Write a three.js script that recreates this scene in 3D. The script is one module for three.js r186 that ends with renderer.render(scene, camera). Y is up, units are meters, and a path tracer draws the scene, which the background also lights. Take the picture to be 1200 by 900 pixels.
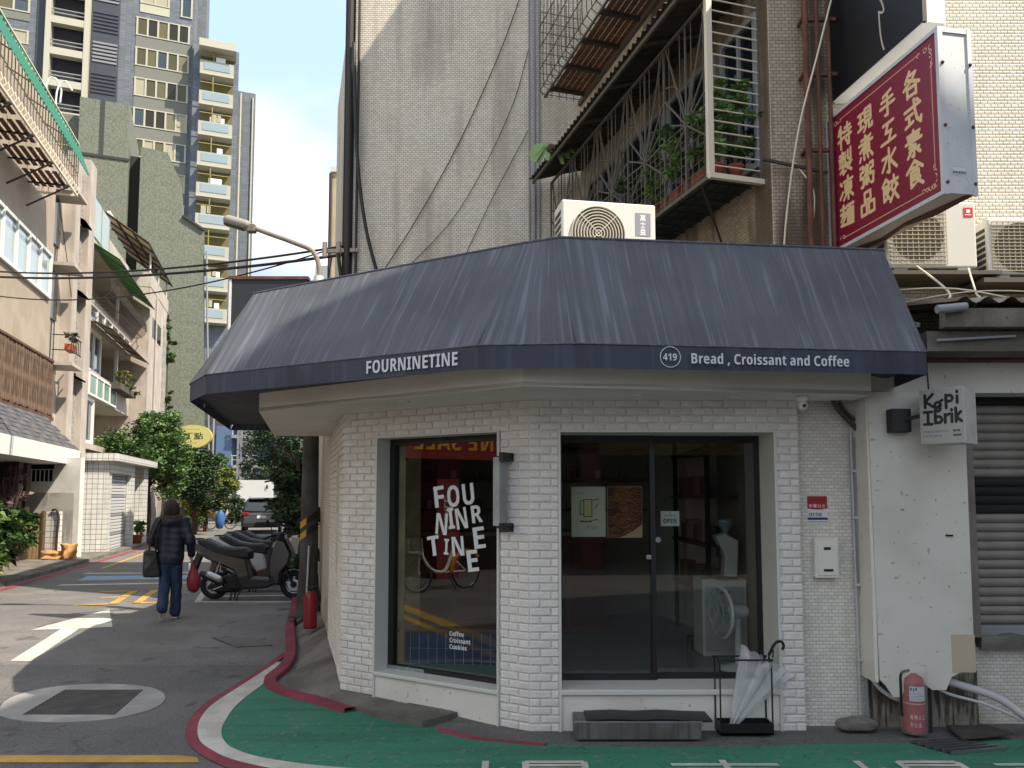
import * as THREE from 'three';
import { mergeGeometries } from 'three/addons/utils/BufferGeometryUtils.js';
import { RoundedBoxGeometry } from 'three/addons/geometries/RoundedBoxGeometry.js';
import { TextGeometry } from 'three/addons/geometries/TextGeometry.js';
import { FontLoader } from 'three/addons/loaders/FontLoader.js';
import { MarchingCubes } from 'three/addons/objects/MarchingCubes.js';

// ---------------------------------------------------------------- camera, sky, sun, exposure
const scene = new THREE.Scene();
const camera = new THREE.PerspectiveCamera(53.13, 4 / 3, 0.05, 600);
camera.position.set(0, 1.7, 0);
camera.rotation.x = Math.atan(68 / 900);
camera.setViewOffset(1200, 900, 0, -65, 1200, 900);
const renderer = new THREE.WebGLRenderer({ antialias: true });
renderer.setSize(1024, 768);
renderer.toneMapping = THREE.LinearToneMapping;
renderer.toneMappingExposure = 2.7;
renderer.shadowMap.enabled = true;

const SUN_AZ = 66 * Math.PI / 180, SUN_EL = 51.3 * Math.PI / 180;   // from +z towards +x, above the horizon
const sun = new THREE.DirectionalLight(0xfff3e2, 2.9);
sun.position.set(Math.sin(SUN_AZ) * Math.cos(SUN_EL), Math.sin(SUN_EL), Math.cos(SUN_AZ) * Math.cos(SUN_EL)).multiplyScalar(80);
sun.target.position.set(-4, 0, -15);
sun.position.add(sun.target.position);
sun.castShadow = true;
Object.assign(sun.shadow.camera, { left: -60, right: 60, top: 60, bottom: -60, near: 1, far: 220 });
sun.shadow.mapSize.set(4096, 4096);
scene.add(sun, sun.target);

// ---------------------------------------------------------------- random numbers and noise
let seedState = 12345;
const rnd = () => { seedState = (seedState + 0x6d2b79f5) | 0; let t = Math.imul(seedState ^ (seedState >>> 15), 1 | seedState); t = (t + Math.imul(t ^ (t >>> 7), 61 | t)) ^ t; return ((t ^ (t >>> 14)) >>> 0) / 4294967296; };
const rr = (a, b) => a + (b - a) * rnd();
const hash2 = (x, y, s) => { let h = Math.imul(x, 374761393) + Math.imul(y, 668265263) + Math.imul(s, 2147483647 ^ 0x5bd1e995); h = Math.imul(h ^ (h >>> 13), 1274126177); return ((h ^ (h >>> 16)) >>> 0) / 4294967296; };
const sm = (t) => t * t * (3 - 2 * t);
function vnoise(u, v, nx, ny, s) {            // tileable value noise on the unit square
  const x = u * nx, y = v * ny, xi = Math.floor(x), yi = Math.floor(y), fx = sm(x - xi), fy = sm(y - yi);
  const m = (a, n) => ((a % n) + n) % n, x0 = m(xi, nx), x1 = m(xi + 1, nx), y0 = m(yi, ny), y1 = m(yi + 1, ny);
  const a = hash2(x0, y0, s), b = hash2(x1, y0, s), c = hash2(x0, y1, s), d = hash2(x1, y1, s);
  return a + (b - a) * fx + (c - a) * fy + (a - b - c + d) * fx * fy;
}
const fbm = (u, v, nx, ny, s, o = 4) => { let r = 0, a = 0.5, t = 0; for (let i = 0; i < o; i++) { r += a * vnoise(u, v, nx << i, ny << i, s + i); t += a; a *= 0.5; } return r / t; };
const n3 = (x, y, z, s) => {
  const xi = Math.floor(x), yi = Math.floor(y), zi = Math.floor(z), fx = sm(x - xi), fy = sm(y - yi), fz = sm(z - zi);
  const h = (a, b, c) => hash2(a + c * 57, b - c * 131, s);
  const l = (a, b, t) => a + (b - a) * t;
  return l(l(l(h(xi, yi, zi), h(xi + 1, yi, zi), fx), l(h(xi, yi + 1, zi), h(xi + 1, yi + 1, zi), fx), fy), l(l(h(xi, yi, zi + 1), h(xi + 1, yi, zi + 1), fx), l(h(xi, yi + 1, zi + 1), h(xi + 1, yi + 1, zi + 1), fx), fy), fz);
};
const f3 = (x, y, z, s, o = 5) => { let r = 0, a = 0.5, t = 0; for (let i = 0; i < o; i++) { r += a * n3(x, y, z, s + i); t += a; a *= 0.5; x *= 2.03; y *= 2.03; z *= 2.03; } return r / t; };

// the sky: pale blue with broken white cloud, the same all round
{
  const W = 1024, H = 512, data = new Float32Array(W * H * 4);
  for (let j = 0; j < H; j++) for (let i = 0; i < W; i++) {
    const th = ((j + 0.5) / H - 0.5) * Math.PI, ph = ((i + 0.5) / W - 0.5) * 2 * Math.PI, y = Math.sin(th), c = Math.cos(th);
    const x = c * Math.cos(ph), z = c * Math.sin(ph), k = 1 / (Math.max(y, 0) + 0.35);
    let cl = f3(x * k * 2.6 + 7, z * k * 2.6 + 3, y * 2, 11, 6);
    cl = Math.min(1, Math.max(0, (cl - 0.37) / 0.2)); cl = sm(cl);
    const det = f3(x * k * 6, z * k * 6, 4, 31, 4), up = Math.max(y, 0), hz = Math.exp(-up * 5);
    const blue = [0.24 + 0.14 * hz, 0.34 + 0.12 * hz, 0.54 + 0.0 * hz], wh = 0.16 + 0.62 * det;
    const o = (j * W + i) * 4;
    for (let q = 0; q < 3; q++) {
      let v = blue[q] * (1 - cl) + wh * [0.97, 0.99, 1.04][q] * cl;
      if (y < 0) v *= Math.max(0.35, 1 + y * 3);
      data[o + q] = v;
    }
    data[o + 3] = 1;
  }
  const t = new THREE.DataTexture(data, W, H, THREE.RGBAFormat, THREE.FloatType);
  t.mapping = THREE.EquirectangularReflectionMapping; t.magFilter = t.minFilter = THREE.LinearFilter; t.needsUpdate = true;
  scene.background = t; scene.environment = t;
}

// ---------------------------------------------------------------- helpers
const taken = {};
function numbered(n) { const k = taken[n] = (taken[n] ?? -1) + 1; return k ? n + '_' + String(k).padStart(3, '0') : n; }
const shade = (o) => { o.traverse((m) => { if (m.isMesh) m.castShadow = m.receiveShadow = true; }); return o; };
function thing(name, label, category, p = [0, 0, 0], turn = 0, group) {
  const o = new THREE.Group(); o.name = numbered(name); scene.add(o); o.position.set(...p); o.rotation.y = turn;
  o.userData = { label, category }; if (group) o.userData.group = group; return o;
}
function frame(o, A, B) { o.position.set(A[0], A[2] ?? 0, A[1]); o.rotation.y = Math.atan2(-(B[1] - A[1]), B[0] - A[0]); return o; }   // local x runs A to B, z points out
const geo = (g) => (Array.isArray(g) ? (g.length === 1 ? flat(g[0]) : mergeGeometries(g.map(flat))) : flat(g));
function flat(g) { const r = g.index ? g.toNonIndexed() : g; for (const k of Object.keys(r.attributes)) if (!['position', 'normal', 'uv', 'color'].includes(k)) r.deleteAttribute(k); if (!r.attributes.uv) r.setAttribute('uv', new THREE.Float32BufferAttribute(new Float32Array(r.attributes.position.count * 2), 2)); return r; }
function muv(g0, keep) {                       // uv in metres from the faces' own planes
  const g = flat(g0); if (keep) return g;
  const p = g.attributes.position, u = new Float32Array(p.count * 2), a = new THREE.Vector3(), b = new THREE.Vector3(), c = new THREE.Vector3();
  for (let i = 0; i < p.count; i += 3) {
    a.fromBufferAttribute(p, i); b.fromBufferAttribute(p, i + 1).sub(a); c.fromBufferAttribute(p, i + 2).sub(a); b.cross(c);
    const x = Math.abs(b.x), y = Math.abs(b.y), z = Math.abs(b.z);
    for (let k = i; k < i + 3; k++) {
      const X = p.getX(k), Y = p.getY(k), Z = p.getZ(k);
      u[k * 2] = y >= x && y >= z ? X : x > z ? Z : X; u[k * 2 + 1] = y >= x && y >= z ? Z : Y;
    }
  }
  g.setAttribute('uv', new THREE.Float32BufferAttribute(u, 2)); return g;
}
function part(parent, name, g, m, o = {}) {
  let q = geo(g); if (!o.uv) q = muv(q);
  const s = new THREE.Mesh(q, m); s.name = name; s.castShadow = s.receiveShadow = true; parent.add(s);
  if (o.label) s.userData.label = o.label; if (o.kind) s.userData.kind = o.kind;
  if (o.at) s.position.set(...o.at); if (o.ry) s.rotation.y = o.ry; return s;
}
function single(name, label, category, g, m, o = {}) {      // a thing that is one mesh
  const s = part(scene, numbered(name), g, m, o); s.userData.label = label; s.userData.category = category; if (o.group) s.userData.group = o.group; return s;
}
function struct(name, g, m, o = {}) { const s = part(scene, numbered(name), g, m, o); s.userData.kind = 'structure'; if (o.text) s.userData.label = o.text; return s; }
const bx = (x0, x1, y0, y1, z0, z1) => new THREE.BoxGeometry(x1 - x0, y1 - y0, z1 - z0).translate((x0 + x1) / 2, (y0 + y1) / 2, (z0 + z1) / 2);
const rb = (x0, x1, y0, y1, z0, z1, r = 0.01, s = 2) => new RoundedBoxGeometry(x1 - x0, y1 - y0, z1 - z0, s, Math.min(r, (x1 - x0) / 2.01, (y1 - y0) / 2.01, (z1 - z0) / 2.01)).translate((x0 + x1) / 2, (y0 + y1) / 2, (z0 + z1) / 2);
const V = (a) => new THREE.Vector3(...a);
function rod(a, b, r, n = 6, r2 = r) { const A = V(a), B = V(b), d = B.clone().sub(A), L = d.length(); const g = new THREE.CylinderGeometry(r2, r, L, n, 1); g.translate(0, L / 2, 0); g.applyQuaternion(new THREE.Quaternion().setFromUnitVectors(new THREE.Vector3(0, 1, 0), d.normalize())); g.translate(...a); return g; }
function bar(a, b, w, h = w) {                // rectangular bar between two points
  const A = V(a), B = V(b), d = B.clone().sub(A), L = d.length(); d.normalize();
  const g = new THREE.BoxGeometry(w, L, h); const up = Math.abs(d.y) > 0.99 ? new THREE.Vector3(1, 0, 0) : new THREE.Vector3(0, 1, 0);
  const X = up.clone().cross(d).normalize(), Z = X.clone().cross(d).normalize();
  g.applyMatrix4(new THREE.Matrix4().makeBasis(X, d, Z)); g.translate((A.x + B.x) / 2, (A.y + B.y) / 2, (A.z + B.z) / 2); return g;
}
function tube(pts, r, n = 6, seg = 0, closed = false) { return new THREE.TubeGeometry(new THREE.CatmullRomCurve3(pts.map(V), closed, 'centripetal'), seg || pts.length * 5, r, n, closed); }
const lathe = (pts, n = 20) => new THREE.LatheGeometry(pts.map((p) => new THREE.Vector2(...p)), n);
function poly(pts, depth, bevel = 0) { const s = new THREE.Shape(pts.map((p) => new THREE.Vector2(...p))); return new THREE.ExtrudeGeometry(s, { depth, bevelEnabled: bevel > 0, bevelThickness: bevel, bevelSize: bevel, bevelSegments: 1, curveSegments: 10 }); }
function slab(pts, y0, y1) { const g = poly(pts.map(([x, z]) => [x, -z]), y1 - y0); g.rotateX(-Math.PI / 2); g.translate(0, y0, 0); return g; }   // outline in (x, z)
function sheet(pts, y, holes = []) {           // flat outline in (x, z) at height y, facing up
  const s = new THREE.Shape(pts.map(([x, z]) => new THREE.Vector2(x, -z))); for (const h of holes) s.holes.push(new THREE.Path(h.map(([x, z]) => new THREE.Vector2(x, -z))));
  return new THREE.ShapeGeometry(s).rotateX(-Math.PI / 2).translate(0, y, 0);
}
function quad(a, b, c, d, nu = 1, nv = 1, w = 0) {   // a-b along the bottom, d-c along the top; uv in metres; w: unevenness
  const A = V(a), B = V(b), C = V(c), D = V(d), pos = [], uv = [], idx = [], L = A.distanceTo(B), H = A.distanceTo(D);
  const N = B.clone().sub(A).cross(D.clone().sub(A)).normalize();
  for (let j = 0; j <= nv; j++) for (let i = 0; i <= nu; i++) {
    const u = i / nu, v = j / nv, p = A.clone().lerp(B, u).lerp(D.clone().lerp(C, u), v);
    if (w) p.addScaledVector(N, w * (f3(u * L * 2.2 + 5, v * H * 1.5, A.x, 71, 3) - 0.5) * Math.sin(Math.PI * Math.min(1, Math.max(0, v))) * Math.min(1, 8 * u, 8 * (1 - u)));
    pos.push(p.x, p.y, p.z); uv.push(u * L, v * H);
  }
  for (let j = 0; j < nv; j++) for (let i = 0; i < nu; i++) { const k = j * (nu + 1) + i; idx.push(k, k + 1, k + nu + 2, k, k + nu + 2, k + nu + 1); }
  const g = new THREE.BufferGeometry(); g.setAttribute('position', new THREE.Float32BufferAttribute(pos, 3)); g.setAttribute('uv', new THREE.Float32BufferAttribute(uv, 2)); g.setIndex(idx); g.computeVertexNormals(); return g;
}
const mv = (g, x, y, z) => g.clone().translate(x, y, z);
const rot = (g, x = 0, y = 0, z = 0) => { if (x) g.rotateX(x); if (y) g.rotateY(y); if (z) g.rotateZ(z); return g; };

// ---------------------------------------------------------------- textures
function dtex(w, h, fn, sx, sy, srgb = true) {       // fn(u, v) gives 0..255 colour; sx, sy: metres that one repeat covers
  const d = new Uint8Array(w * h * 4);
  for (let j = 0; j < h; j++) for (let i = 0; i < w; i++) { const c = fn(i / w, j / h, i, j), o = (j * w + i) * 4; for (let q = 0; q < 3; q++) d[o + q] = Math.max(0, Math.min(255, c[q])); d[o + 3] = 255; }
  const t = new THREE.DataTexture(d, w, h, THREE.RGBAFormat); t.wrapS = t.wrapT = THREE.RepeatWrapping; t.magFilter = THREE.LinearFilter; t.minFilter = THREE.LinearMipmapLinearFilter; t.generateMipmaps = true;
  if (srgb) t.colorSpace = THREE.SRGBColorSpace; t.repeat.set(1 / sx, 1 / sy); t.needsUpdate = true; return t;
}
const grey = (f) => (u, v, i, j) => { const g = f(u, v, i, j); return [g, g, g]; };
const mix3 = (a, b, t) => [a[0] + (b[0] - a[0]) * t, a[1] + (b[1] - a[1]) * t, a[2] + (b[2] - a[2]) * t];
const hex = (s) => [1, 3, 5].map((i) => parseInt(s.slice(i, i + 2), 16));
function M(color, rough = 0.8, o = {}) { return new THREE.MeshStandardMaterial({ color: o.map ? 0xffffff : color, roughness: rough, metalness: o.metal ?? 0, ...Object.fromEntries(Object.entries(o).filter(([k]) => k !== 'metal')) }); }
// mottled surface: two colours, blotches, grain, optional run-down streaks
function mottled(c1, c2, size, { blot = 4, grain = 14, streak = 0, streakC = '#4a463e', spot = 0, n = 512, seed = 1, sh = size } = {}) {
  const a = hex(c1), b = hex(c2), sc = hex(streakC);
  return dtex(n, n, (u, v, i, j) => {
    let c = mix3(a, b, sm(Math.min(1, Math.max(0, (fbm(u, v, blot, blot, seed) - 0.3) / 0.4))));
    if (streak) { const s = Math.max(0, fbm(u, v, 24, 2, seed + 20, 3) - 0.52) * 4 * streak; c = mix3(c, sc, Math.min(0.8, s)); }
    if (spot) { const s = fbm(u, v, 40, 40, seed + 40, 2); if (s > 0.80) c = mix3(c, sc, Math.min(1, (s - 0.80) * 7 * spot)); }
    const g = (hash2(i, j, seed + 9) - 0.5) * grain; return [c[0] + g, c[1] + g, c[2] + g];
  }, size, sh);
}
const bumpTex = (n, s, nx, seed, o = 4) => dtex(n, n, grey((u, v, i, j) => 255 * (0.75 * fbm(u, v, nx, nx, seed, o) + 0.25 * hash2(i, j, seed))), s, s, false);
function mosaic(tile, grout, tw, th, cols, rows, { gw = 0.1, seed = 3, vary = 18, stain = 0.5, stainC = '#6f675a', bond = true, px = 16, py = 8 } = {}) {   // small ceramic tiles too fine to build singly
  const T = hex(tile), G = hex(grout), S = hex(stainC);
  const col = (u, v) => {
    const r = Math.floor(v * rows), x = u * cols + (bond && r % 2 ? 0.5 : 0), cI = Math.floor(x), fx = x - cI, fy = v * rows - r;
    const e = Math.min(fx * tw / th, (1 - fx) * tw / th, fy, 1 - fy), k = hash2(((cI % cols) + cols) % cols, r, seed);
    return [e < gw, k];
  };
  return [dtex(cols * px, rows * py, (u, v, i, j) => {
    const [isG, k] = col(u, v); let c = isG ? G : [T[0] + (k - 0.5) * vary, T[1] + (k - 0.5) * vary, T[2] + (k - 0.5) * vary * 1.3];
    const s = Math.max(0, fbm(u, v, 5, 3, seed + 5) * 0.6 + fbm(u, v, 30, 2, seed + 8, 3) * 0.5 - 0.52) * 3 * stain; c = mix3(c, S, Math.min(0.75, s));
    return c;
  }, cols * tw, rows * th), dtex(cols * px, rows * py, grey((u, v) => (col(u, v)[0] ? 0 : 220 + 30 * col(u, v)[1])), cols * tw, rows * th, false)];
}
function ctex(w, h, draw) { const c = document.createElement('canvas'); c.width = w; c.height = h; const x = c.getContext('2d'); draw(x, w, h); const t = new THREE.CanvasTexture(c); t.colorSpace = THREE.SRGBColorSpace; t.magFilter = THREE.LinearFilter; return t; }
// ---------------------------------------------------------------- handwriting: strokes of the characters on a 10 x 10 grid
const HAN = {
  各: '4,0 1.5,3.5|3.5,1.5 7.5,1.5 5,4 .5,6|3,3 9.5,6.2|2.5,6.5 2.5,10|2.5,6.5 7.5,6.5 7.5,10|2.5,9.6 7.5,9.6',
  式: '.5,3 9.5,2.5|1.2,5.5 5,5.2|3,5.5 3,8.8|.8,9.3 5.2,8.4|6,0 6.4,4 7.5,8 9.6,10 9.8,8|7.6,.6 8.6,1.6',
  素: '1.5,1.2 8.5,1.2|2,2.6 8,2.6|.5,4 9.5,4|5,0 5,4|5,4 2.5,5.8 6,5.8 2.5,7.4 8,7.2|5,7.3 5,10 4,9.6|3,8.2 1.5,9.6|7,8 8.6,9.4',
  食: '5,0 .5,3.6|5,0 9.5,3.6|3.5,2.6 6.5,2.6|2.8,4 7.2,4 7.2,7 2.8,7|2.8,4 2.8,9.6 5,8.8|2.8,5.5 7.2,5.5|5.5,7 9.5,10|8,7.2 6.4,8.4',
  手: '7.5,.3 2.5,1.4|1.5,3.4 8.5,3.2|.5,5.8 9.5,5.6|5.2,1 5.2,9.6 3.6,9.4',
  工: '2,1.5 8.5,1.2|5.2,1.5 3.4,5 7,5 5,9|.5,9 9.5,8.6',
  水: '5,0 5,9.6 3.8,9|.8,3 4,3 .6,8|9,1.6 5.4,4.4 9.6,9',
  餃: '2.4,0 .2,2.4|2.4,0 4.6,2.2|1,3 4,3 4,5.5 1,5.5|1,3 1,8.6 2.6,8|1,4.2 4,4.2|3,6.6 4.4,8.4|7.4,0 7.6,1.2|5,2 9.9,2|6.6,3 5.4,4.6|8.2,3 9.6,4.6|8.6,4.8 5,9.8|6.2,5.2 9.9,9.8',
  現: '.4,1.6 3.8,1.6|.6,4.6 3.6,4.6|.2,8.2 4,7.6|2,1.6 2,8|5,.6 9,.6 9,6 5,6 5,.6|5,2.4 9,2.4|5,4.2 9,4.2|6.2,6 5.8,8 4.2,9.8|7.8,6 7.8,9.2 9.8,9.2 9.8,8',
  煮: '2,1.2 7.6,1.2|.4,3 9.6,3|4.8,0 4.8,3|8.4,.8 1,6|3.4,4.4 7.4,4.4 7.4,7.2 3.4,7.2 3.4,4.4|3.4,5.8 7.4,5.8|1.4,8.4 .8,9.8|3.6,8.4 3.9,9.8|6,8.4 6.5,9.8|8.2,8.2 9.4,9.8',
  粥: '.6,.8 2.6,.8 2.6,3 .8,3 .6,5.4 2.8,5.4 2.4,9.4 1.2,9.2|5,1 5,9|3.6,4.6 6.6,4.6|3.8,1.6 4.4,3.4|6.2,1.6 5.6,3.4|4.8,5 3.6,8.4|5.2,5 6.6,8.4|7.4,.8 9.4,.8 9.4,3 7.6,3 7.4,5.4 9.6,5.4 9.2,9.4 8,9.2',
  品: '3,.4 7,.4 7,3.8 3,3.8 3,.4|.6,5.2 4.2,5.2 4.2,9.6 .6,9.6 .6,5.2|5.8,5.2 9.4,5.2 9.4,9.6 5.8,9.6 5.8,5.2',
  特: '1.2,1 .6,3.4|.4,3 3.8,3|.2,6.4 4,5.6|2.2,0 2.2,10|5.2,1.6 9.2,1.6|7.2,0 7.2,3.4|4.6,3.4 9.9,3.4|4.8,5.6 9.9,5.6|8.2,4 8.2,9.6 7,9.2|5.8,6.8 6.6,8',
  製: '.8,1 5,1|.4,2.6 5.4,2.6|2.8,0 2.8,5|1,3.6 1,5|1,3.6 4.8,3.6 4.8,5|7,.6 7,4|9,0 9,4.8 8,4.6|5,5 5.2,6|.6,6.2 9.6,6.2|4.8,6.4 1,8.8|3.2,7.6 3.2,9.8 5,9|5,6.6 9.4,9.8|8.4,7 6.6,8.2',
  凍: '.8,1.6 1.8,2.8|.4,8.4 2.4,6|3.2,1.8 9.8,1.8|6.4,0 6.4,10|4.2,3.4 8.8,3.4 8.8,6.2 4.2,6.2 4.2,3.4|4.2,4.8 8.8,4.8|6.2,6.4 3,9.6|6.6,6.4 9.9,9.4',
  麵: '2.4,0 2.4,4|.4,1.4 4.6,1.4|.2,3.6 4.8,3.6|2.4,4 .4,6.6|1.4,5 4.2,5 1.4,8|.4,8.6 9.6,9.4|5.2,1 9.9,1|7.4,1 6.8,2.8|5.4,2.8 9.6,2.8 9.6,8 5.4,8 5.4,2.8|6.8,2.8 6.8,8|8.2,2.8 8.2,8',
  原: '1,.8 9.4,.8|1.4,.8 1.2,6 .2,9.8|5.4,1 4.8,2.2|3,2.4 8,2.4 8,6 3,6 3,2.4|3,4.2 8,4.2|5.5,6 5.5,9.8 4.6,9.4|3.6,7 2.4,9|7.2,7 8.8,9',
  點: '.6,.8 4.6,.8 4.6,4 .6,4 .6,.8|2.6,.8 2.6,7|.4,5.4 4.8,5.4|.2,7 5,7|.4,8.4 .2,9.8|1.8,8.4 2,9.6|3.2,8.4 3.5,9.6|4.6,8.2 5.2,9.6|7,0 7,5|7,2.4 9.8,2.4|5.8,5 9.4,5 9.4,9 5.8,9 5.8,5',
  萬: '.4,1.4 9.6,1.4|3.2,0 3.2,2.6|6.8,0 6.8,2.6|2.4,3.2 7.6,3.2 7.6,6 2.4,6 2.4,3.2|2.4,4.6 7.6,4.6|5,3.2 5,8.6|1,7 1,10|1,7 9,7 9,9.8 8,9.6|3.4,9 6.8,8.6',
  士: '.8,3.4 9.2,3.4|5,.4 5,9.4|1.8,9.4 8.2,9.4',
  益: '3,0 4,1.6|7,0 6,1.6|.6,2.4 9.4,2.4|4.4,2.8 1.4,5.2|5.6,2.8 8.8,5.2|1.8,6 8.2,6 8.2,9.4|1.8,6 1.8,9.4|4,6 4,9.4|6,6 6,9.4|.4,9.6 9.6,9.6',
  歐: '.4,.6 5,.6|.6,.6 .6,9.4 5.2,9.4|1.8,2 4.2,2 4.2,4 1.8,4 1.8,2|1.2,5.4 2.6,5.4 2.6,7.8 1.2,7.8 1.2,5.4|3.4,5.4 4.8,5.4 4.8,7.8 3.4,7.8 3.4,5.4|7,.2 6,3|6.6,2 9.6,2 8.8,4|7.8,3.6 7.4,6.6 5.6,9.8|7.8,5.4 9.8,9.8',
  州: '1,3 .4,5.4|2.6,.6 2.4,6 1,9.8|3.8,3 4.4,4.6|5.2,.6 5.2,9.6|6.6,3 7.2,4.6|8.4,.4 8.4,9.8',
  中: '1.4,2.4 8.6,2.4 8.6,6.4 1.4,6.4 1.4,2.4|5,.2 5,9.8', 保: '2.6,.2 .6,4.4|1.8,3 1.8,9.8|4,.8 8.8,.8 8.8,3.6 4,3.6 4,.8|3.2,5.4 9.6,5.4|6.4,3.6 6.4,9.8|6.2,5.8 3.4,9|6.6,5.8 9.6,9',
  消: '.8,1 2,2.2|.4,3.8 1.6,5|.4,9 2.2,6.4|6.4,0 6.4,3.4|4.2,.8 5,2.4|9,.8 8,2.4|4.2,3.8 4.2,9.8|4.2,3.8 8.8,3.8 8.8,9.6 7.8,9.4|4.2,5.6 8.8,5.6|4.2,7.4 8.8,7.4',
  火: '2,3 1,5.4|8.4,2.6 7,5|5,.2 4.8,5 .8,9.8|5,5 9.4,9.8', 公: '3.6,1 .6,5|6.2,1 9.6,5|4.8,4.8 2,9 8,8.4|6.8,6.8 9,9.8',
  慢: '1.6,.2 1.6,9.8|.4,3 .2,5|2.8,2.6 3.2,4.4|4.6,.6 9,.6 9,3 4.6,3 4.6,.6|4.6,1.8 9,1.8|4,4 9.6,4 9.6,6 4,6 4,4|4.6,7 8.8,7 4.2,9.8|4.8,7.4 9.6,9.8',
};
function han(x, ch, px, py, s, lw, h = s) {
  x.lineWidth = lw; x.lineCap = x.lineJoin = 'round';
  for (const st of HAN[ch].split('|')) { x.beginPath(); st.split(' ').forEach((p, i) => { const [a, b] = p.split(',').map(Number); x[i ? 'lineTo' : 'moveTo'](px + a * s / 10, py + b * h / 10); }); x.stroke(); }
}
const font = await new FontLoader().loadAsync('fonts/droid/droid_sans_bold.typeface.json');
function text(str, size, depth = 0.002, wide = 1) { const g = new TextGeometry(str, { font, size, depth, curveSegments: 4, bevelEnabled: false }); g.scale(wide, 1, 1); g.computeBoundingBox(); return g; }

// ---------------------------------------------------------------- materials
const [tileMap, tileBump] = mosaic('#d8cfbc', '#665e50', 0.066, 0.034, 56, 112, { stain: 0.45 });
const [cTileMap, cTileBump] = mosaic('#c9c3b3', '#7a7263', 0.066, 0.034, 56, 112, { stain: 0.3, seed: 17, stainC: '#8b7d62' });
const [wTileMap, wTileBump] = mosaic('#d9d5c9', '#aaa497', 0.05, 0.026, 64, 112, { stain: 0.3, seed: 37, stainC: '#9a9182', gw: 0.12 });
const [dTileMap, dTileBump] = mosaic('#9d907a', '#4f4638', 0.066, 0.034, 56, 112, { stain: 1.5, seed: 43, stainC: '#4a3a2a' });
const [sqMap, sqBump] = mosaic('#d9d8d2', '#77756f', 0.15, 0.15, 16, 16, { stain: 0.25, seed: 23, bond: false, px: 32, py: 32, gw: 0.06, vary: 10 });
const roadTex = (c1, c2, seed) => { const a = hex(c1), b = hex(c2), d = hex('#3c3b3a'), l = hex('#8f8c86'); return dtex(1024, 1024, (u, v, i, j) => { let c = mix3(a, b, sm(Math.min(1, Math.max(0, (fbm(u, v, 4, 4, seed) - 0.3) / 0.4)))); const ag = vnoise(u, v, 340, 340, seed + 3); c = ag > 0.7 ? mix3(c, l, Math.min(0.5, (ag - 0.7) * 2.6)) : ag < 0.28 ? mix3(c, d, Math.min(0.6, (0.28 - ag) * 3)) : c; const cr = Math.abs(fbm(u, v, 3, 3, seed + 9, 6) - 0.5); if (cr < 0.0022) c = mix3(c, d, 0.7); const oil = fbm(u, v, 10, 10, seed + 15, 3); if (oil > 0.72) c = mix3(c, d, Math.min(0.5, (oil - 0.72) * 5)); const g = (hash2(i, j, seed + 20) - 0.5) * 34; return [c[0] + g, c[1] + g, c[2] + g]; }, 2.4, 2.4); };
const asphalt = roadTex('#676562', '#75726e', 5);
const asphaltDark = roadTex('#5d5c5a', '#696764', 8);
const grainBump = bumpTex(512, 0.6, 64, 41, 2);
const concMap = mottled('#7b766d', '#5c5850', 1.7, { grain: 26, blot: 5, seed: 12, spot: 0.8, streakC: '#4f4a42' });
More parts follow.
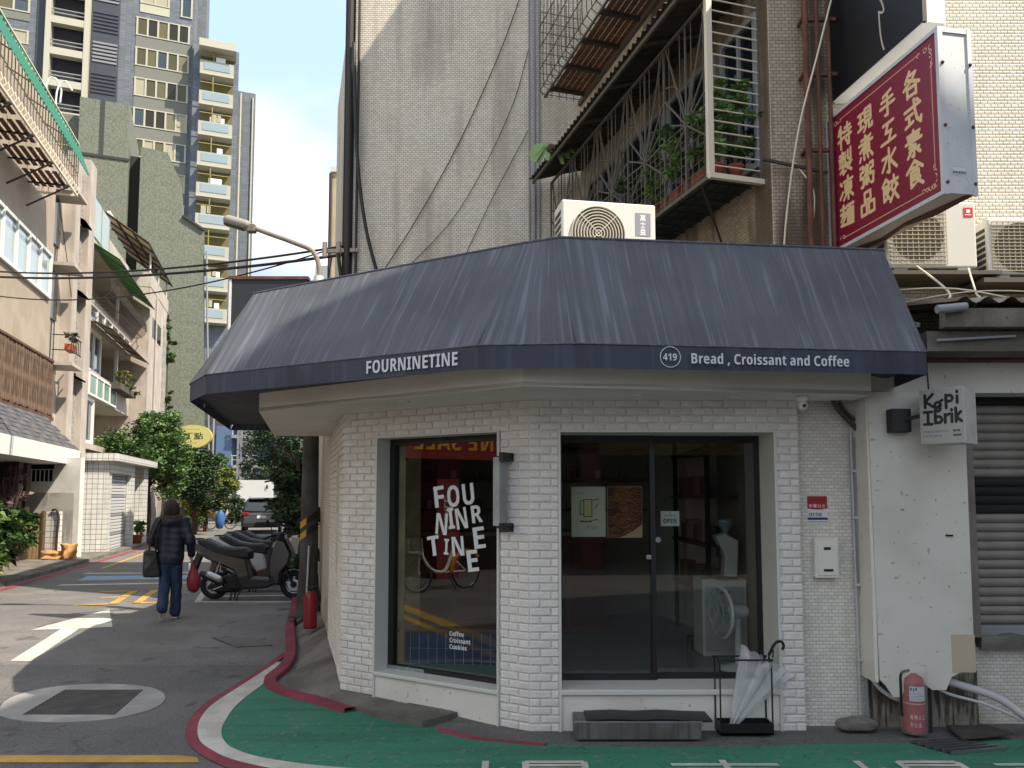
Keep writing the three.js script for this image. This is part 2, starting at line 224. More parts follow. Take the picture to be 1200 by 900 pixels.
const m = {
  tile: M(0, 0.45, { map: tileMap, bumpMap: tileBump, bumpScale: 0.004 }),
  creamTile: M(0, 0.45, { map: cTileMap, bumpMap: cTileBump, bumpScale: 0.004 }),
  whiteTile: M(0, 0.4, { map: wTileMap, bumpMap: wTileBump, bumpScale: 0.003 }),
  dirtyShadeTile: M(0, 0.55, { map: dTileMap, bumpMap: dTileBump, bumpScale: 0.004 }),  // brown dirty tiling whose dark tone also carries shade behind the cage
  sqTile: M(0, 0.35, { map: sqMap, bumpMap: sqBump, bumpScale: 0.003 }),
  asphalt: M(0, 0.92, { map: asphalt, bumpMap: grainBump, bumpScale: 0.004 }),
  asphaltDark: M(0, 0.9, { map: asphaltDark, bumpMap: grainBump, bumpScale: 0.004 }),
  concrete: M(0, 0.92, { map: concMap, bumpMap: bumpTex(256, 1.2, 16, 44), bumpScale: 0.008 }),
  paleConcrete: M(0, 0.9, { map: mottled('#a5a39c', '#8f8d88', 1.1, { grain: 26, seed: 15 }) }),
  green: M(0, 0.85, { map: (() => { const g1 = hex('#2f7159'), g2 = hex('#3a8066'), dk = hex('#27463b'), wr = hex('#6d7a70'); return dtex(1152, 768, (u, v, i, j) => { let c = mix3(g1, g2, fbm(u, v, 6, 4, 18)); const ty = Math.max(0, fbm(u, v, 2, 14, 301, 4) - 0.5) * 1.5; c = mix3(c, dk, Math.min(0.4, ty)); const w = fbm(u, v, 60, 40, 305, 3); if (w > 0.68) c = mix3(c, wr, Math.min(0.7, (w - 0.68) * 6)); const cr = Math.abs(fbm(u, v, 9, 6, 311, 5) - 0.5); if (cr < 0.004) c = mix3(c, dk, 0.6); const g = (hash2(i, j, 3) - 0.5) * 44; return [c[0] + g * 0.8, c[1] + g, c[2] + g * 0.9]; }, 3.0, 2.0); })(), bumpMap: grainBump, bumpScale: 0.003 }),
  whitePaint: M(0, 0.8, { map: mottled('#c9c6ba', '#b3afa3', 0.9, { grain: 38, seed: 21, spot: 1.2, streakC: '#7e7b74' }), bumpMap: grainBump, bumpScale: 0.002 }),
  redPaint: M(0, 0.82, { map: mottled('#8f3d4a', '#7c3440', 0.9, { grain: 30, seed: 24, spot: 0.9, streakC: '#5b4644' }) }),
  yellowPaint: M(0, 0.8, { map: mottled('#c39a45', '#b08a40', 0.8, { grain: 30, seed: 27, spot: 1, streakC: '#6f6550' }) }),
  brick: M(0, 0.75, { map: mottled('#e2dfd8', '#d3cfc7', 0.7, { grain: 18, seed: 30, spot: 0.5, streakC: '#98918a' }), bumpMap: bumpTex(256, 0.3, 24, 47), bumpScale: 0.006 }),
  brick2: M(0, 0.75, { map: mottled('#e6e4de', '#d9d5ce', 0.9, { grain: 18, seed: 31, spot: 0.6, streakC: '#8f8983' }), bumpMap: bumpTex(256, 0.3, 24, 48), bumpScale: 0.006 }),
  mortar: M(0, 0.9, { map: mottled('#dcd8d0', '#cdc8c0', 0.6, { grain: 26, seed: 33 }) }),
  plaster: M(0, 0.8, { map: mottled('#d9d7cc', '#cecbbf', 1.3, { grain: 10, seed: 36, spot: 0.7, streakC: '#8a7f6c' }) }),
  soffit: M(0, 0.7, { map: mottled('#dddbd0', '#d3d1c5', 1.6, { grain: 8, seed: 37 }) }),
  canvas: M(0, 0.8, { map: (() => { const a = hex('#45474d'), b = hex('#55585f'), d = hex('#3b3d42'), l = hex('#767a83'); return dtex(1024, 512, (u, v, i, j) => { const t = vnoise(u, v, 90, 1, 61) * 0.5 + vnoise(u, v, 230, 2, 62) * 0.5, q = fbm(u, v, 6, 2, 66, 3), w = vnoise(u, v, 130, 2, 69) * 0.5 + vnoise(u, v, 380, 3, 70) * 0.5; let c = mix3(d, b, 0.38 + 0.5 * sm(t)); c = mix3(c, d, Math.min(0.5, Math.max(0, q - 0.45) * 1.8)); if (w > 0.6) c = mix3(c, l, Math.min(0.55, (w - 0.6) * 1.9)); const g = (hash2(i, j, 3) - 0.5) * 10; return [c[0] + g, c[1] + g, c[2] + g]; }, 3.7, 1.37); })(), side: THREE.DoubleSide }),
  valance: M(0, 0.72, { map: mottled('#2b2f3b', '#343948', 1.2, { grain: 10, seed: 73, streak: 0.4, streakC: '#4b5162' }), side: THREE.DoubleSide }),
  letter: M('#c3c8cd', 0.6), black: M('#141416', 0.45), blackMatte: M('#1b1b1d', 0.8), darkMetal: M('#2a2a2c', 0.5, { metal: 0.6 }),
  grey: M('#86888a', 0.6), lightGrey: M('#b9bbba', 0.6), white: M('#dcdcd6', 0.55), whitePlastic: M('#d8d6cb', 0.45), steel: M('#a9abad', 0.35, { metal: 0.9 }),
  rust: M(0, 0.85, { map: mottled('#54352a', '#6f4a38', 0.8, { grain: 30, seed: 78 }) }), brownWood: M(0, 0.8, { map: mottled('#775235', '#5e4129', 0.5, { grain: 24, seed: 80, streak: 0.6, streakC: '#3b2415' }) }),
  iron: M('#5b564b', 0.75), ironPale: M('#d3cab2', 0.6), ironDark: M('#3e3a34', 0.7, { metal: 0.3 }),
  frameGrey: M('#c9cac2', 0.5), glass: new THREE.MeshPhysicalMaterial({ color: '#d3d9d7', roughness: 0.0, transmission: 1, thickness: 0, ior: 1.68 }),
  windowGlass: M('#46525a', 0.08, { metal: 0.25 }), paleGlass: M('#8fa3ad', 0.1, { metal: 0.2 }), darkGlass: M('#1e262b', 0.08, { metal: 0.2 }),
  rubber: M('#161617', 0.85), leaf: null, terracotta: M(0, 0.8, { map: mottled('#a4532f', '#8e4629', 0.3, { grain: 20, seed: 84 }) }),
  beige: M(0, 0.9, { map: mottled('#9f9382', '#aa9e8c', 2.2, { grain: 26, seed: 88, streak: 0.12, streakC: '#8b7459' }) }),
  pink: M(0, 0.9, { map: mottled('#a69d92', '#b4aba0', 2.6, { grain: 22, seed: 91, streak: 0.22, streakC: '#7e6c5c' }) }),
  pebble: M(0, 0.95, { map: mottled('#a59f97', '#77726b', 0.5, { blot: 12, grain: 60, seed: 93 }) }),
  stucco: M(0, 0.95, { map: mottled('#62675a', '#777c6d', 1.6, { blot: 30, grain: 46, seed: 95, n: 1024, streak: 0.15, streakC: '#4e523f' }) }),
  towerTile: M(0, 0.6, { map: mosaic('#666c72', '#555b60', 0.6, 0.3, 16, 32, { stain: 0.15, seed: 99, bond: false, stainC: '#4c545b' })[0] }),
  towerDark: M('#383e46', 0.5), towerOlive: M('#74766c', 0.8), towerPale: M('#b3b19e', 0.75), slate: M(0, 0.8, { map: mottled('#3f4044', '#55565a', 0.8, { grain: 26, seed: 103 }) }),
  slate2: M(0, 0.8, { map: mottled('#4b4b4e', '#5d5a58', 0.8, { grain: 26, seed: 104 }) }),
  shutterSteel: M(0, 0.5, { metal: 0.3, map: mottled('#8f8a82', '#7a746b', 1.2, { grain: 16, seed: 106, streak: 0.12, streakC: '#5b5044' }) }),
  blueTile: M('#1f3c63', 0.25), orange: M('#c47a1e', 0.4), terrazzo: M(0, 0.4, { map: mottled('#6f7a78', '#87908c', 0.4, { blot: 20, grain: 50, seed: 109 }) }),
};
const leafMat = (c) => new THREE.MeshPhysicalMaterial({ color: c, roughness: 0.7, side: THREE.DoubleSide, vertexColors: true });
m.leaf = leafMat('#ffffff');

// ---------------------------------------------------------------- ground, road, painted markings
const S = [-0.2817, -0.9595];                                // the side street runs this way
const along = (x, z, d, off = 0) => [x + S[0] * d - S[1] * off, z + S[1] * d + S[0] * off];   // off: to the right of the street direction
struct('ground', new THREE.PlaneGeometry(500, 500, 1, 1).rotateX(-Math.PI / 2), m.asphalt);
struct('crossing_road', sheet([[-60, 6], [-60, -8.0], [-5.2, -7.98], [-2.5, -7.95], [5, -7.95], [60, -7.9], [60, 6]], 0.004), m.asphaltDark);
const spline = (pts, n = 40) => new THREE.CatmullRomCurve3(pts.map(([x, z]) => new THREE.Vector3(x, 0, z)), false, 'centripetal').getPoints(n).map((p) => [p.x, p.z]);
const redOut = spline([[-2.5, -8.6], [-2.49, -7.94], [-2.5, -7.17], [-2.53, -6.53], [-2.49, -6.15], [-2.41, -5.83], [-2.27, -5.5], [-2.1, -5.26], [-1.93, -5.08], [-1.7, -4.9], [-1.3, -4.72], [-0.6, -4.6], [1, -4.55], [8, -4.6], [30, -4.7]], 90);
const redIn = spline([[-2.43, -8.6], [-2.42, -7.91], [-2.44, -7.11], [-2.45, -6.4], [-2.39, -6.04], [-2.3, -5.76], [-2.16, -5.47], [-2.0, -5.28], [-1.85, -5.14], [-1.6, -4.99], [-1.25, -4.85], [-0.55, -4.72], [1, -4.67], [8, -4.72], [30, -4.82]], 90);
const whIn = spline([[-2.28, -8.0], [-2.26, -7.5], [-2.26, -7.17], [-2.25, -6.44], [-2.19, -6.04], [-2.11, -5.72], [-1.98, -5.45], [-1.86, -5.31], [-1.69, -5.18], [-1.45, -5.07], [-1.2, -4.99], [-0.5, -4.87], [1, -4.82], [8, -4.87], [30, -4.97]], 90);
const kerbEdge = spline([[-2.3, -8.3], [-2.2, -7.7], [-2.17, -7.2], [-1.93, -6.84], [-1.57, -6.55], [-1.22, -6.23], [-0.85, -5.95], [-0.5, -5.76], [-0.24, -5.58], [0.29, -5.42], [0.75, -5.37], [1.45, -5.37], [2.05, -5.42], [2.74, -5.46], [3.6, -5.53], [8, -5.6], [30, -5.7]], 90);
struct('green_lane', sheet([...whIn, ...kerbEdge.slice().reverse()], 0.008), m.green);
struct('white_edge_line', sheet([...redIn.slice(5), ...whIn.slice().reverse()], 0.0125), m.whitePaint);
struct('red_kerb_line', sheet([...redOut, ...redIn.slice().reverse()], 0.0125), m.redPaint);
struct('yellow_road_line', [sheet([[-60, -5.19], [-2.2, -5.2], [-2.06, -5.16], [-2.0, -5.06], [-60, -5.03]], 0.0085), sheet([[-60, -4.92], [-2.05, -4.93], [-1.62, -4.82], [-1.3, -4.7], [-60, -4.76]], 0.0085)], m.yellowPaint);
// white arrow, speed figure, parking bays and patches on the side street
struct('white_arrow', sheet([[-5.22, -8.14], [-5.0, -8.14], [-5.62, -10.13], [-5.25, -10.25], [-6.14, -11.87], [-6.18, -10.02], [-5.83, -10.08]], 0.0045), m.whitePaint);
{
  const at = (u, v) => along(-6.55, -12.3, v, u);             // local metres across / along the street
  const stroke = (p, w = 0.13) => p.slice(1).map((q, i) => { const [a, b] = [p[i], q], L = Math.hypot(b[0] - a[0], b[1] - a[1]), nx = -(b[1] - a[1]) / L * w / 2, ny = (b[0] - a[0]) / L * w / 2, ex = (b[0] - a[0]) / L * w / 2, ey = (b[1] - a[1]) / L * w / 2;
    return sheet([[a[0] + nx - ex, a[1] + ny - ey], [b[0] + nx + ex, b[1] + ny + ey], [b[0] - nx + ex, b[1] - ny + ey], [a[0] - nx - ex, a[1] - ny - ey]].map(([u, v]) => at(u, v)), 0.005); });
  struct('speed_limit_marking', [...stroke([[-0.3, 0.1], [0.2, 0.1], [0.2, 1.9], [-0.3, 1.9]]), ...stroke([[-0.1, 1.0], [0.2, 1.0]])], m.yellowPaint);
  struct('speed_limit_marking', [...stroke([[0.55, 0.1], [0.95, 0.1], [0.95, 1.9], [0.55, 1.9], [0.55, 0.1]])], m.yellowPaint);
}
struct('parking_bay_line', [sheet([[-5.15, -12.62], [-3.6, -12.62], [-3.6, -12.74], [-5.2, -12.74]], 0.0045), sheet([[-5.2, -12.75], [-5.09, -12.75], [-5.5, -14.0], [-5.6, -14.0]], 0.0045), sheet([[-5.35, -13.3], [-3.9, -13.45], [-3.9, -13.57], [-5.38, -13.42]], 0.0045)], m.whitePaint);
struct('parking_bay_line', [sheet([[-9.6, -17.3], [-7.3, -17.45], [-7.3, -17.65], [-9.6, -17.5]], 0.0045), sheet([[-8.8, -15.0], [-6.4, -15.4], [-6.4, -15.6], [-8.8, -15.2]], 0.0045)], m.whitePaint);
struct('blue_bay_patch', sheet([[-8.9, -15.9], [-6.8, -16.25], [-6.9, -17.0], [-9.2, -16.8]], 0.005), M('#7d97ab', 0.85));
struct('red_kerb_line', sheet([[-9.2, -13.2], [-9.05, -13.2], [-10.1, -17.5], [-12.7, -27.5], [-18, -46], [-18.2, -46], [-12.9, -27.5], [-10.3, -17.5]], 0.0045), m.redPaint);
struct('yellow_edge_line', sheet([[-9.9, -18.6], [-9.78, -18.6], [-10.5, -21.2], [-12.2, -27.5], [-12.32, -27.5]], 0.0045), m.yellowPaint);
// left footway: a low concrete slab in front of the houses
struct('left_pavement', slab([[-9.3, -13.0], [-10.3, -17.2], [-12.95, -27.3], [-17.8, -44.2], [-21, -44.2], [-14.6, -22], [-12, -13.0]], -0.05, 0.09), m.concrete);
// corner pavement of worn concrete, rising towards the side street
{
  const W = [[0.13, -5.74], [-1.47, -6.73], [-2.2, -9.2], [-3.6, -14]], pos = [], uv = [], idx = [];
  const inner = spline([[30, -7.5], [8, -7.4], [3.6, -7.3], [2, -7.2], [0.6, -7.0], [0.0, -6.9], [-0.8, -7.4], [-1.3, -8.2], [-1.7, -9.4], [-2.6, -12], [-3.4, -15]], 90);
  const outer = [...kerbEdge.slice().reverse(), ...spline([[-2.3, -8.3], [-2.55, -9.2], [-2.85, -10.2], [-3.2, -11.6], [-4.1, -15]], 40).slice(1)];
  const inn = spline(inner, outer.length - 1), N = outer.length, K = 8;
  const hgt = (x, z) => 0.03 + 0.14 * sm(Math.min(1, Math.max(0, (-x + 0.1) / 1.9)));
  for (let i = 0; i < N; i++) for (let k = 0; k <= K; k++) {
    const t = k / K, x = outer[i][0] + (inn[i][0] - outer[i][0]) * t, z = outer[i][1] + (inn[i][1] - outer[i][1]) * t, e = Math.min(1, t * 6);
    const y = -0.02 + (hgt(x, z) + 0.02) * sm(Math.min(1, 0.12 + t * 1.9)) + 0.012 * (f3(x * 3, 0, z * 3, 55, 3) - 0.5);
    pos.push(x, k ? y : -0.02, z); uv.push(x, z);
  }
  for (let i = 0; i < N - 1; i++) for (let k = 0; k < K; k++) { const a = i * (K + 1) + k; idx.push(a, a + 1, a + K + 2, a, a + K + 2, a + K + 1); }
  const g = new THREE.BufferGeometry(); g.setAttribute('position', new THREE.Float32BufferAttribute(pos, 3)); g.setAttribute('uv', new THREE.Float32BufferAttribute(uv, 2)); g.setIndex(idx); g.computeVertexNormals();
  const f = flat(g); m.concrete.side = THREE.DoubleSide;
  struct('corner_pavement', f, m.concrete, { uv: true });
}
// red-painted kerb along the edge of the pavement
const paveH = (x) => 0.01 + 0.03 * sm(Math.min(1, Math.max(0, (-x + 0.1) / 1.9)));
function kerb(pts, w) {            // pts run with the pavement on their right-hand side
  const pos = [], idx = [], uv = []; let run = 0;
  pts.forEach(([x, z], i) => { const a = pts[Math.max(0, i - 1)], b = pts[Math.min(pts.length - 1, i + 1)], L = Math.hypot(b[0] - a[0], b[1] - a[1]) || 1, nx = (b[1] - a[1]) / L, nz = -(b[0] - a[0]) / L, h = paveH(x); if (i) run += Math.hypot(x - pts[i - 1][0], z - pts[i - 1][1]); const wob = 0.012 * (f3(x * 9, 0, z * 9, 5, 2) - 0.5); for (const [k, y] of [[-0.01, -0.015], [-0.006, h * 0.8], [0.008, h + 0.004], [w + wob, h + 0.012], [w + wob + 0.01, h - 0.03]]) { pos.push(x + nx * k, y, z + nz * k); uv.push(run, k + y); } });
  for (let i = 0; i < pts.length - 1; i++) for (let k = 0; k < 4; k++) { const q = i * 5 + k; idx.push(q, q + 5, q + 6, q, q + 6, q + 1); }
  const g = new THREE.BufferGeometry(); g.setAttribute('position', new THREE.Float32BufferAttribute(pos, 3)); g.setAttribute('uv', new THREE.Float32BufferAttribute(uv, 2)); g.setIndex(idx); const f = g.toNonIndexed(); f.computeVertexNormals(); return f;
}
m.redPaint.side = THREE.DoubleSide;
struct('red_kerb_stone', kerb(spline([[-4.1, -15], [-3.2, -11.6], [-2.85, -10.2], [-2.55, -9.2], [-2.3, -8.3], [-2.2, -7.7], [-2.17, -7.2], [-1.93, -6.84], [-1.57, -6.55], [-1.25, -6.26]], 60).reverse(), 0.1), m.redPaint, { uv: true });
struct('red_kerb_stone', kerb(spline([[-0.5, -5.76], [-0.24, -5.58], [0.02, -5.5], [0.24, -5.435]], 16).reverse(), 0.06), m.redPaint, { uv: true });
// white characters painted on the lane
for (const [cx, ch] of [[0.12, '慢'], [1.35, '車'], [2.5, '慢'], [3.4, '車']]) {
  const st = (ch === '車' ? '1,1.4 9,1.4|2,3 8,3 8,6.4 2,6.4 2,3|2,4.6 8,4.6|.4,8 9.6,8|5,0 5,10' : HAN['慢']).split('|'), gs = [];
  for (const s of st) { const p = s.split(' ').map((q) => q.split(',').map(Number)); for (let i = 1; i < p.length; i++) { const A = [cx + (5 - p[i - 1][0]) * -0.085, -5.09 + p[i - 1][1] * 0.055], B = [cx + (5 - p[i][0]) * -0.085, -5.09 + p[i][1] * 0.055], L = Math.hypot(B[0] - A[0], B[1] - A[1]), nx = -(B[1] - A[1]) / L * 0.022, nz = (B[0] - A[0]) / L * 0.022; gs.push(sheet([[A[0] + nx, A[1] + nz], [B[0] + nx, B[1] + nz], [B[0] - nx, B[1] - nz], [A[0] - nx, A[1] - nz]], 0.0122 + 0.0004 * gs.length)); } }
  struct('white_lane_lettering', gs, m.whitePaint);
}
// manhole with its concrete collar
{
  const t = thing('manhole_cover', 'square ribbed iron manhole cover set in a pale concrete collar in the road', 'manhole cover', [-3.55, 0.004, -6.52]);
  const ring = spline([[-4.02, -6.14], [-4.24, -6.6], [-4.2, -6.92], [-3.98, -7.1], [-3.6, -7.13], [-3.22, -7.0], [-2.96, -6.7], [-2.88, -6.33], [-3.05, -6.05], [-3.35, -5.95], [-3.75, -5.99], [-4.02, -6.14]], 40).map(([x, z]) => [x + 3.55, z + 6.52]);
  part(t, 'concrete_collar', slab(ring, -0.03, 0.006), m.paleConcrete);
  const q = [[-0.27, 0.38], [0.45, 0.38], [0.3, -0.39], [-0.39, -0.39]], lerp = (u, v) => [0, 1].map((k) => (q[0][k] * (1 - u) + q[1][k] * u) * (1 - v) + (q[3][k] * (1 - u) + q[2][k] * u) * v);
  const im = M(0, 0.7, { map: mottled('#56534f', '#454341', 0.4, { grain: 26, seed: 119 }) }); part(t, 'cover_plate', slab([q[0], q[1], q[2], q[3]], -0.02, 0.009), im);
  const ribs = []; for (let i = 0; i < 22; i++) for (let j = 0; j < 12; j++) { const [x, z] = lerp((i + 0.5) / 22, (j + 0.5) / 12); ribs.push(bx(x - 0.011, x + 0.011, 0.0085, 0.0125, z - 0.022, z + 0.022)); }
  part(t, 'tread_pattern', ribs, im, { kind: 'stuff' });
}
single('access_plate', 'worn steel access plate let into the shaded side street', 'plate', slab([[-3.63, -9.45], [-3.2, -9.45], [-2.75, -8.97], [-3.13, -8.87]], -0.02, 0.012), M(0, 0.6, { metal: 0.3, map: mottled('#5e574f', '#4c4742', 0.5, { grain: 26, seed: 121 }) }));
single('concrete_drain_cover', 'grey concrete drain cover below the shop window', 'drain cover', slab([[-1.15, -6.13], [-0.8, -6.33], [-0.42, -6.05], [-0.66, -5.8]], 0.0, 0.055), M(0, 0.9, { map: mottled('#6c6a63', '#5a5852', 0.6, { grain: 26, seed: 122 }) }));
single('rubber_plate', 'loose dark plate lying on the pavement by the drain grating', 'plate', slab([[3.16, -5.73], [3.47, -5.72], [3.52, -5.53], [3.1, -5.43]], 0.035, 0.05), M(0, 0.8, { map: mottled('#4c4742', '#3d3935', 0.4, { grain: 26, seed: 124 }) }));
{
  const t = thing('drain_grating', 'iron drain grating in the green lane beside the red fire extinguisher', 'grating', [3.05, 0.01, -5.33]);
  part(t, 'pit', slab([[-0.3, -0.12], [0.05, -0.16], [0.28, 0.02], [-0.15, 0.12]], -0.01, 0.001), m.black);
  for (let i = 0; i < 6; i++) { const k = i / 5, a = [-0.3 + 0.15 * k, 0.01, -0.12 + 0.24 * k], b = [0.05 + 0.23 * k, 0.01, -0.16 + 0.18 * k]; part(t, 'bar', bar(a, b, 0.014, 0.02), m.steel); }
}
// ================================================================ the corner shop
const shop = thing('corner_shop', 'single-storey corner cafe of white painted brick with a dark blue-grey awning', 'building');
const brickGeos = {};
function brickGeo(L, H, d = 0.011) {           // bevelled brick face, 18 triangles, a few variants
  const key = Math.round(L * 200) + '_' + Math.round(H * 200) + '_' + Math.floor(rnd() * 3); if (brickGeos[key]) return brickGeos[key];
  const b = 0.005 + rnd() * 0.003, j = () => (rnd() - 0.5) * 0.004, x0 = j(), x1 = L + j(), y0 = j(), y1 = H + j();
  const o = [[x0, y0, 0], [x1, y0, 0], [x1, y1, 0], [x0, y1, 0]], p = o.map(([x, y]) => [x, y, d - b + j() * 0.5]), q = [[x0 + b, y0 + b, d], [x1 - b, y0 + b, d + j() * 0.6], [x1 - b, y1 - b, d + j() * 0.6], [x0 + b, y1 - b, d]];
  const P = []; const f = (a, b2, c, e) => P.push(...a, ...b2, ...c, ...a, ...c, ...e); f(...q);
  for (let i = 0; i < 4; i++) { const k = (i + 1) % 4; f(p[i], p[k], q[k], q[i]); f(o[i], o[k], p[k], p[i]); }
  const g = new THREE.BufferGeometry(); g.setAttribute('position', new THREE.Float32BufferAttribute(P, 3)); g.computeVertexNormals(); return (brickGeos[key] = muv(g));
}
function layBricks(wall, regions, merged, seed) {   // regions [x0, x1, y0, y1] in the wall's own plane
  const P = 0.163, R = 0.0595, J = 0.0075, loose = [[], []];
  for (let r = 0; r < 42; r++) {
    const y0 = r * R, y1 = y0 + R - J;
    for (const [a, b, c, d] of regions) {
      if (y0 < c - 0.03 || y0 + R * 0.5 > d) continue;
      const top = Math.min(y1, d - 0.002); let x = a - ((a + (r % 2 ? P / 2 : 0)) % P); if (x > a) x -= P;
      for (; x < b - 0.012; x += P) {
        let s = Math.max(x, a), e = Math.min(x + P - J, b); if (e - s < 0.012) continue; if (x + P > b - 0.012) e = b;
        const g = brickGeo(e - s, top - y0), k = rnd() < 0.5 ? 0 : 1;
        if (merged) loose[k].push(mv(g, s, y0, 0)); else { const q = new THREE.Mesh(g, k ? m.brick : m.brick2); q.name = 'brick'; q.position.set(s, y0, 0); q.castShadow = q.receiveShadow = true; wall.add(q); }
      }
    }
  }
  if (merged) { const all = [...loose[0], ...loose[1]]; part(wall, 'bricks', all, m.brick, { kind: 'stuff' }); }
}
// --- wall with the sliding door
const doorWall = frame(new THREE.Group(), [0.13, -5.74], [2.15, -5.76]); doorWall.name = 'door_wall'; shop.add(doorWall);
part(doorWall, 'wall_core', [bx(0, 0.22, 0, 2.5, -0.3, -0.001), bx(1.84, 2.02, 0, 2.5, -0.3, -0.001), bx(0.22, 1.84, 2.2, 2.5, -0.3, -0.001)], m.mortar);
layBricks(doorWall, [[0.0, 0.215, 0, 2.19], [1.845, 2.02, 0, 2.19], [0.0, 2.02, 2.21, 2.44]], false);
part(doorWall, 'opening_trim', [bx(0.214, 0.232, 0, 2.205, -0.32, 0.028), bx(1.828, 1.846, 0, 2.205, -0.32, 0.028), bx(0.232, 1.828, 2.187, 2.205, -0.32, 0.028)], m.frameGrey);
part(doorWall, 'door_plinth', [bx(0.232, 1.828, 0, 0.262, -0.3, 0.004)], m.plaster);
part(doorWall, 'door_sill', rb(0.226, 1.834, 0.262, 0.302, -0.33, 0.03, 0.008), m.frameGrey);
// --- wall with the shop window
const winWall = frame(new THREE.Group(), [-1.47, -6.73], [0.13, -5.74]); winWall.name = 'window_wall'; shop.add(winWall);
const WL = 1.8815;
part(winWall, 'wall_core', [bx(0, 0.39, 0, 2.5, -0.3, -0.001), bx(1.62, WL, 0, 2.5, -0.24, -0.001), bx(0.39, 1.62, 2.21, 2.5, -0.3, -0.001)], m.mortar);
layBricks(winWall, [[1.625, WL, 0, 2.19], [0, WL, 2.215, 2.44]], false);
layBricks(winWall, [[0, 0.385, 0.08, 2.2]], true);
part(winWall, 'opening_trim', [bx(0.384, 0.4, 0.05, 2.215, -0.2, 0.028), bx(1.61, 1.626, 0, 2.215, -0.2, 0.028), bx(0.4, 1.61, 2.2, 2.215, -0.2, 0.028)], m.frameGrey);
part(winWall, 'window_plinth', bx(0.4, 1.61, 0, 0.23, -0.3, 0.012), m.plaster);
part(winWall, 'window_sill', rb(0.392, 1.618, 0.23, 0.262, -0.22, 0.034, 0.008), m.frameGrey);
// --- side wall on the street
const sideWall = frame(new THREE.Group(), along(-1.47, -6.73, 7), [-1.47, -6.73]); sideWall.name = 'side_wall'; shop.add(sideWall);
part(sideWall, 'wall_core', [bx(5.0, 6.1, 0, 2.5, -0.25, -0.001), bx(6.1, 6.55, 2.1, 2.5, -0.25, -0.001), bx(6.1, 6.55, 0, 0.75, -0.25, -0.001), bx(6.55, 7, 0, 2.5, -0.25, -0.001)], m.mortar);
part(sideWall, 'tiled_wall', bx(0, 4.995, 0, 3.5, -0.25, 0.0), m.creamTile);
layBricks(sideWall, [[6.56, 7.0, 0.1, 2.44], [6.1, 6.56, 0.1, 0.75], [5.0, 6.1, 0.1, 2.4], [6.1, 6.56, 2.12, 2.4]], true);
part(sideWall, 'niche_back', bx(6.1, 6.55, 0.75, 2.1, -0.25, -0.12), m.plaster);
// --- shop window
const win = new THREE.Group(); win.name = 'shop_window'; winWall.add(win);
part(win, 'window_frame', [bx(0.4, 0.455, 0.262, 2.2, -0.2, -0.14), bx(1.585, 1.61, 0.262, 2.2, -0.2, -0.14), bx(0.455, 1.585, 0.262, 0.292, -0.2, -0.14), bx(0.455, 1.585, 2.15, 2.2, -0.2, -0.14)], m.black);
part(win, 'pane', new THREE.PlaneGeometry(1.13, 1.858).translate(1.02, 1.221, -0.165), m.glass);
part(win, 'inner_jamb', bx(0.43, 0.52, 0.262, 2.15, -0.42, -0.205), M(0, 0.7, { map: mottled('#a89878', '#927f60', 0.6, { grain: 16, seed: 131 }) }));
{ // vinyl letters on the glass, each tilted its own way
  const m2 = M('#cfd6d4', 0.6);
  for (const [ch, x, y, s, a, w] of [['F', 0.858, 1.61, 0.176, 8, 1.049], ['O', 1.0, 1.62, 0.172, 5, 0.793], ['U', 1.15, 1.635, 0.172, 7, 0.862], ['R', 1.238, 1.49, 0.141, 8, 0.991], ['N', 0.865, 1.40, 0.176, -4, 0.793], ['I', 1.015, 1.44, 0.172, 8, 0.839], ['N', 1.09, 1.435, 0.172, 10, 0.770], ['E', 1.255, 1.285, 0.172, 8, 1.108], ['T', 0.815, 1.21, 0.165, 9, 1.026], ['I', 0.965, 1.235, 0.130, -3, 0.816], ['N', 1.045, 1.22, 0.158, 6, 0.887], ['E', 1.195, 1.1, 0.172, 8, 1.073]]) {
    const g = text(ch, s, 0.002, w); g.rotateZ(a * Math.PI / 180); g.translate(x, y, -0.162); part(win, 'letter', g, m2);
  }
  for (const [i, w] of ['Coffee', 'Croissant', 'Cookies'].entries()) part(win, 'small_lettering', text(w, 0.036, 0.001, 0.92).translate(1.03, 0.585 - i * 0.052, -0.163), m2);
}
// --- glazed sliding doors
for (const [x0, x1, z, n] of [[0.232, 0.99, -0.27, 'left'], [0.95, 1.83, -0.31, 'right']]) {
  const d = new THREE.Group(); d.name = 'sliding_door'; doorWall.add(d);
  part(d, 'door_frame', [bx(x0, x0 + 0.03, 0.302, 2.187, z - 0.035, z), bx(x1 - 0.035, x1, 0.302, 2.187, z - 0.035, z), bx(x0 + 0.03, x1 - 0.035, 0.302, 0.345, z - 0.035, z), bx(x0 + 0.03, x1 - 0.035, 2.13, 2.187, z - 0.035, z)], m.black);
  part(d, 'pane', new THREE.PlaneGeometry(x1 - x0 - 0.065, 1.785).translate((x0 + x1) / 2, 1.2375, z - 0.018), m.glass);
  if (n === 'left') part(d, 'handle', rb(x1 - 0.075, x1 - 0.035, 1.22, 1.255, z, z + 0.014, 0.006), m.steel);
  else { part(d, 'lock', new THREE.CylinderGeometry(0.022, 0.022, 0.014, 16).rotateX(Math.PI / 2).translate(x0 + 0.065, 1.37, z + 0.006), m.steel); }
}
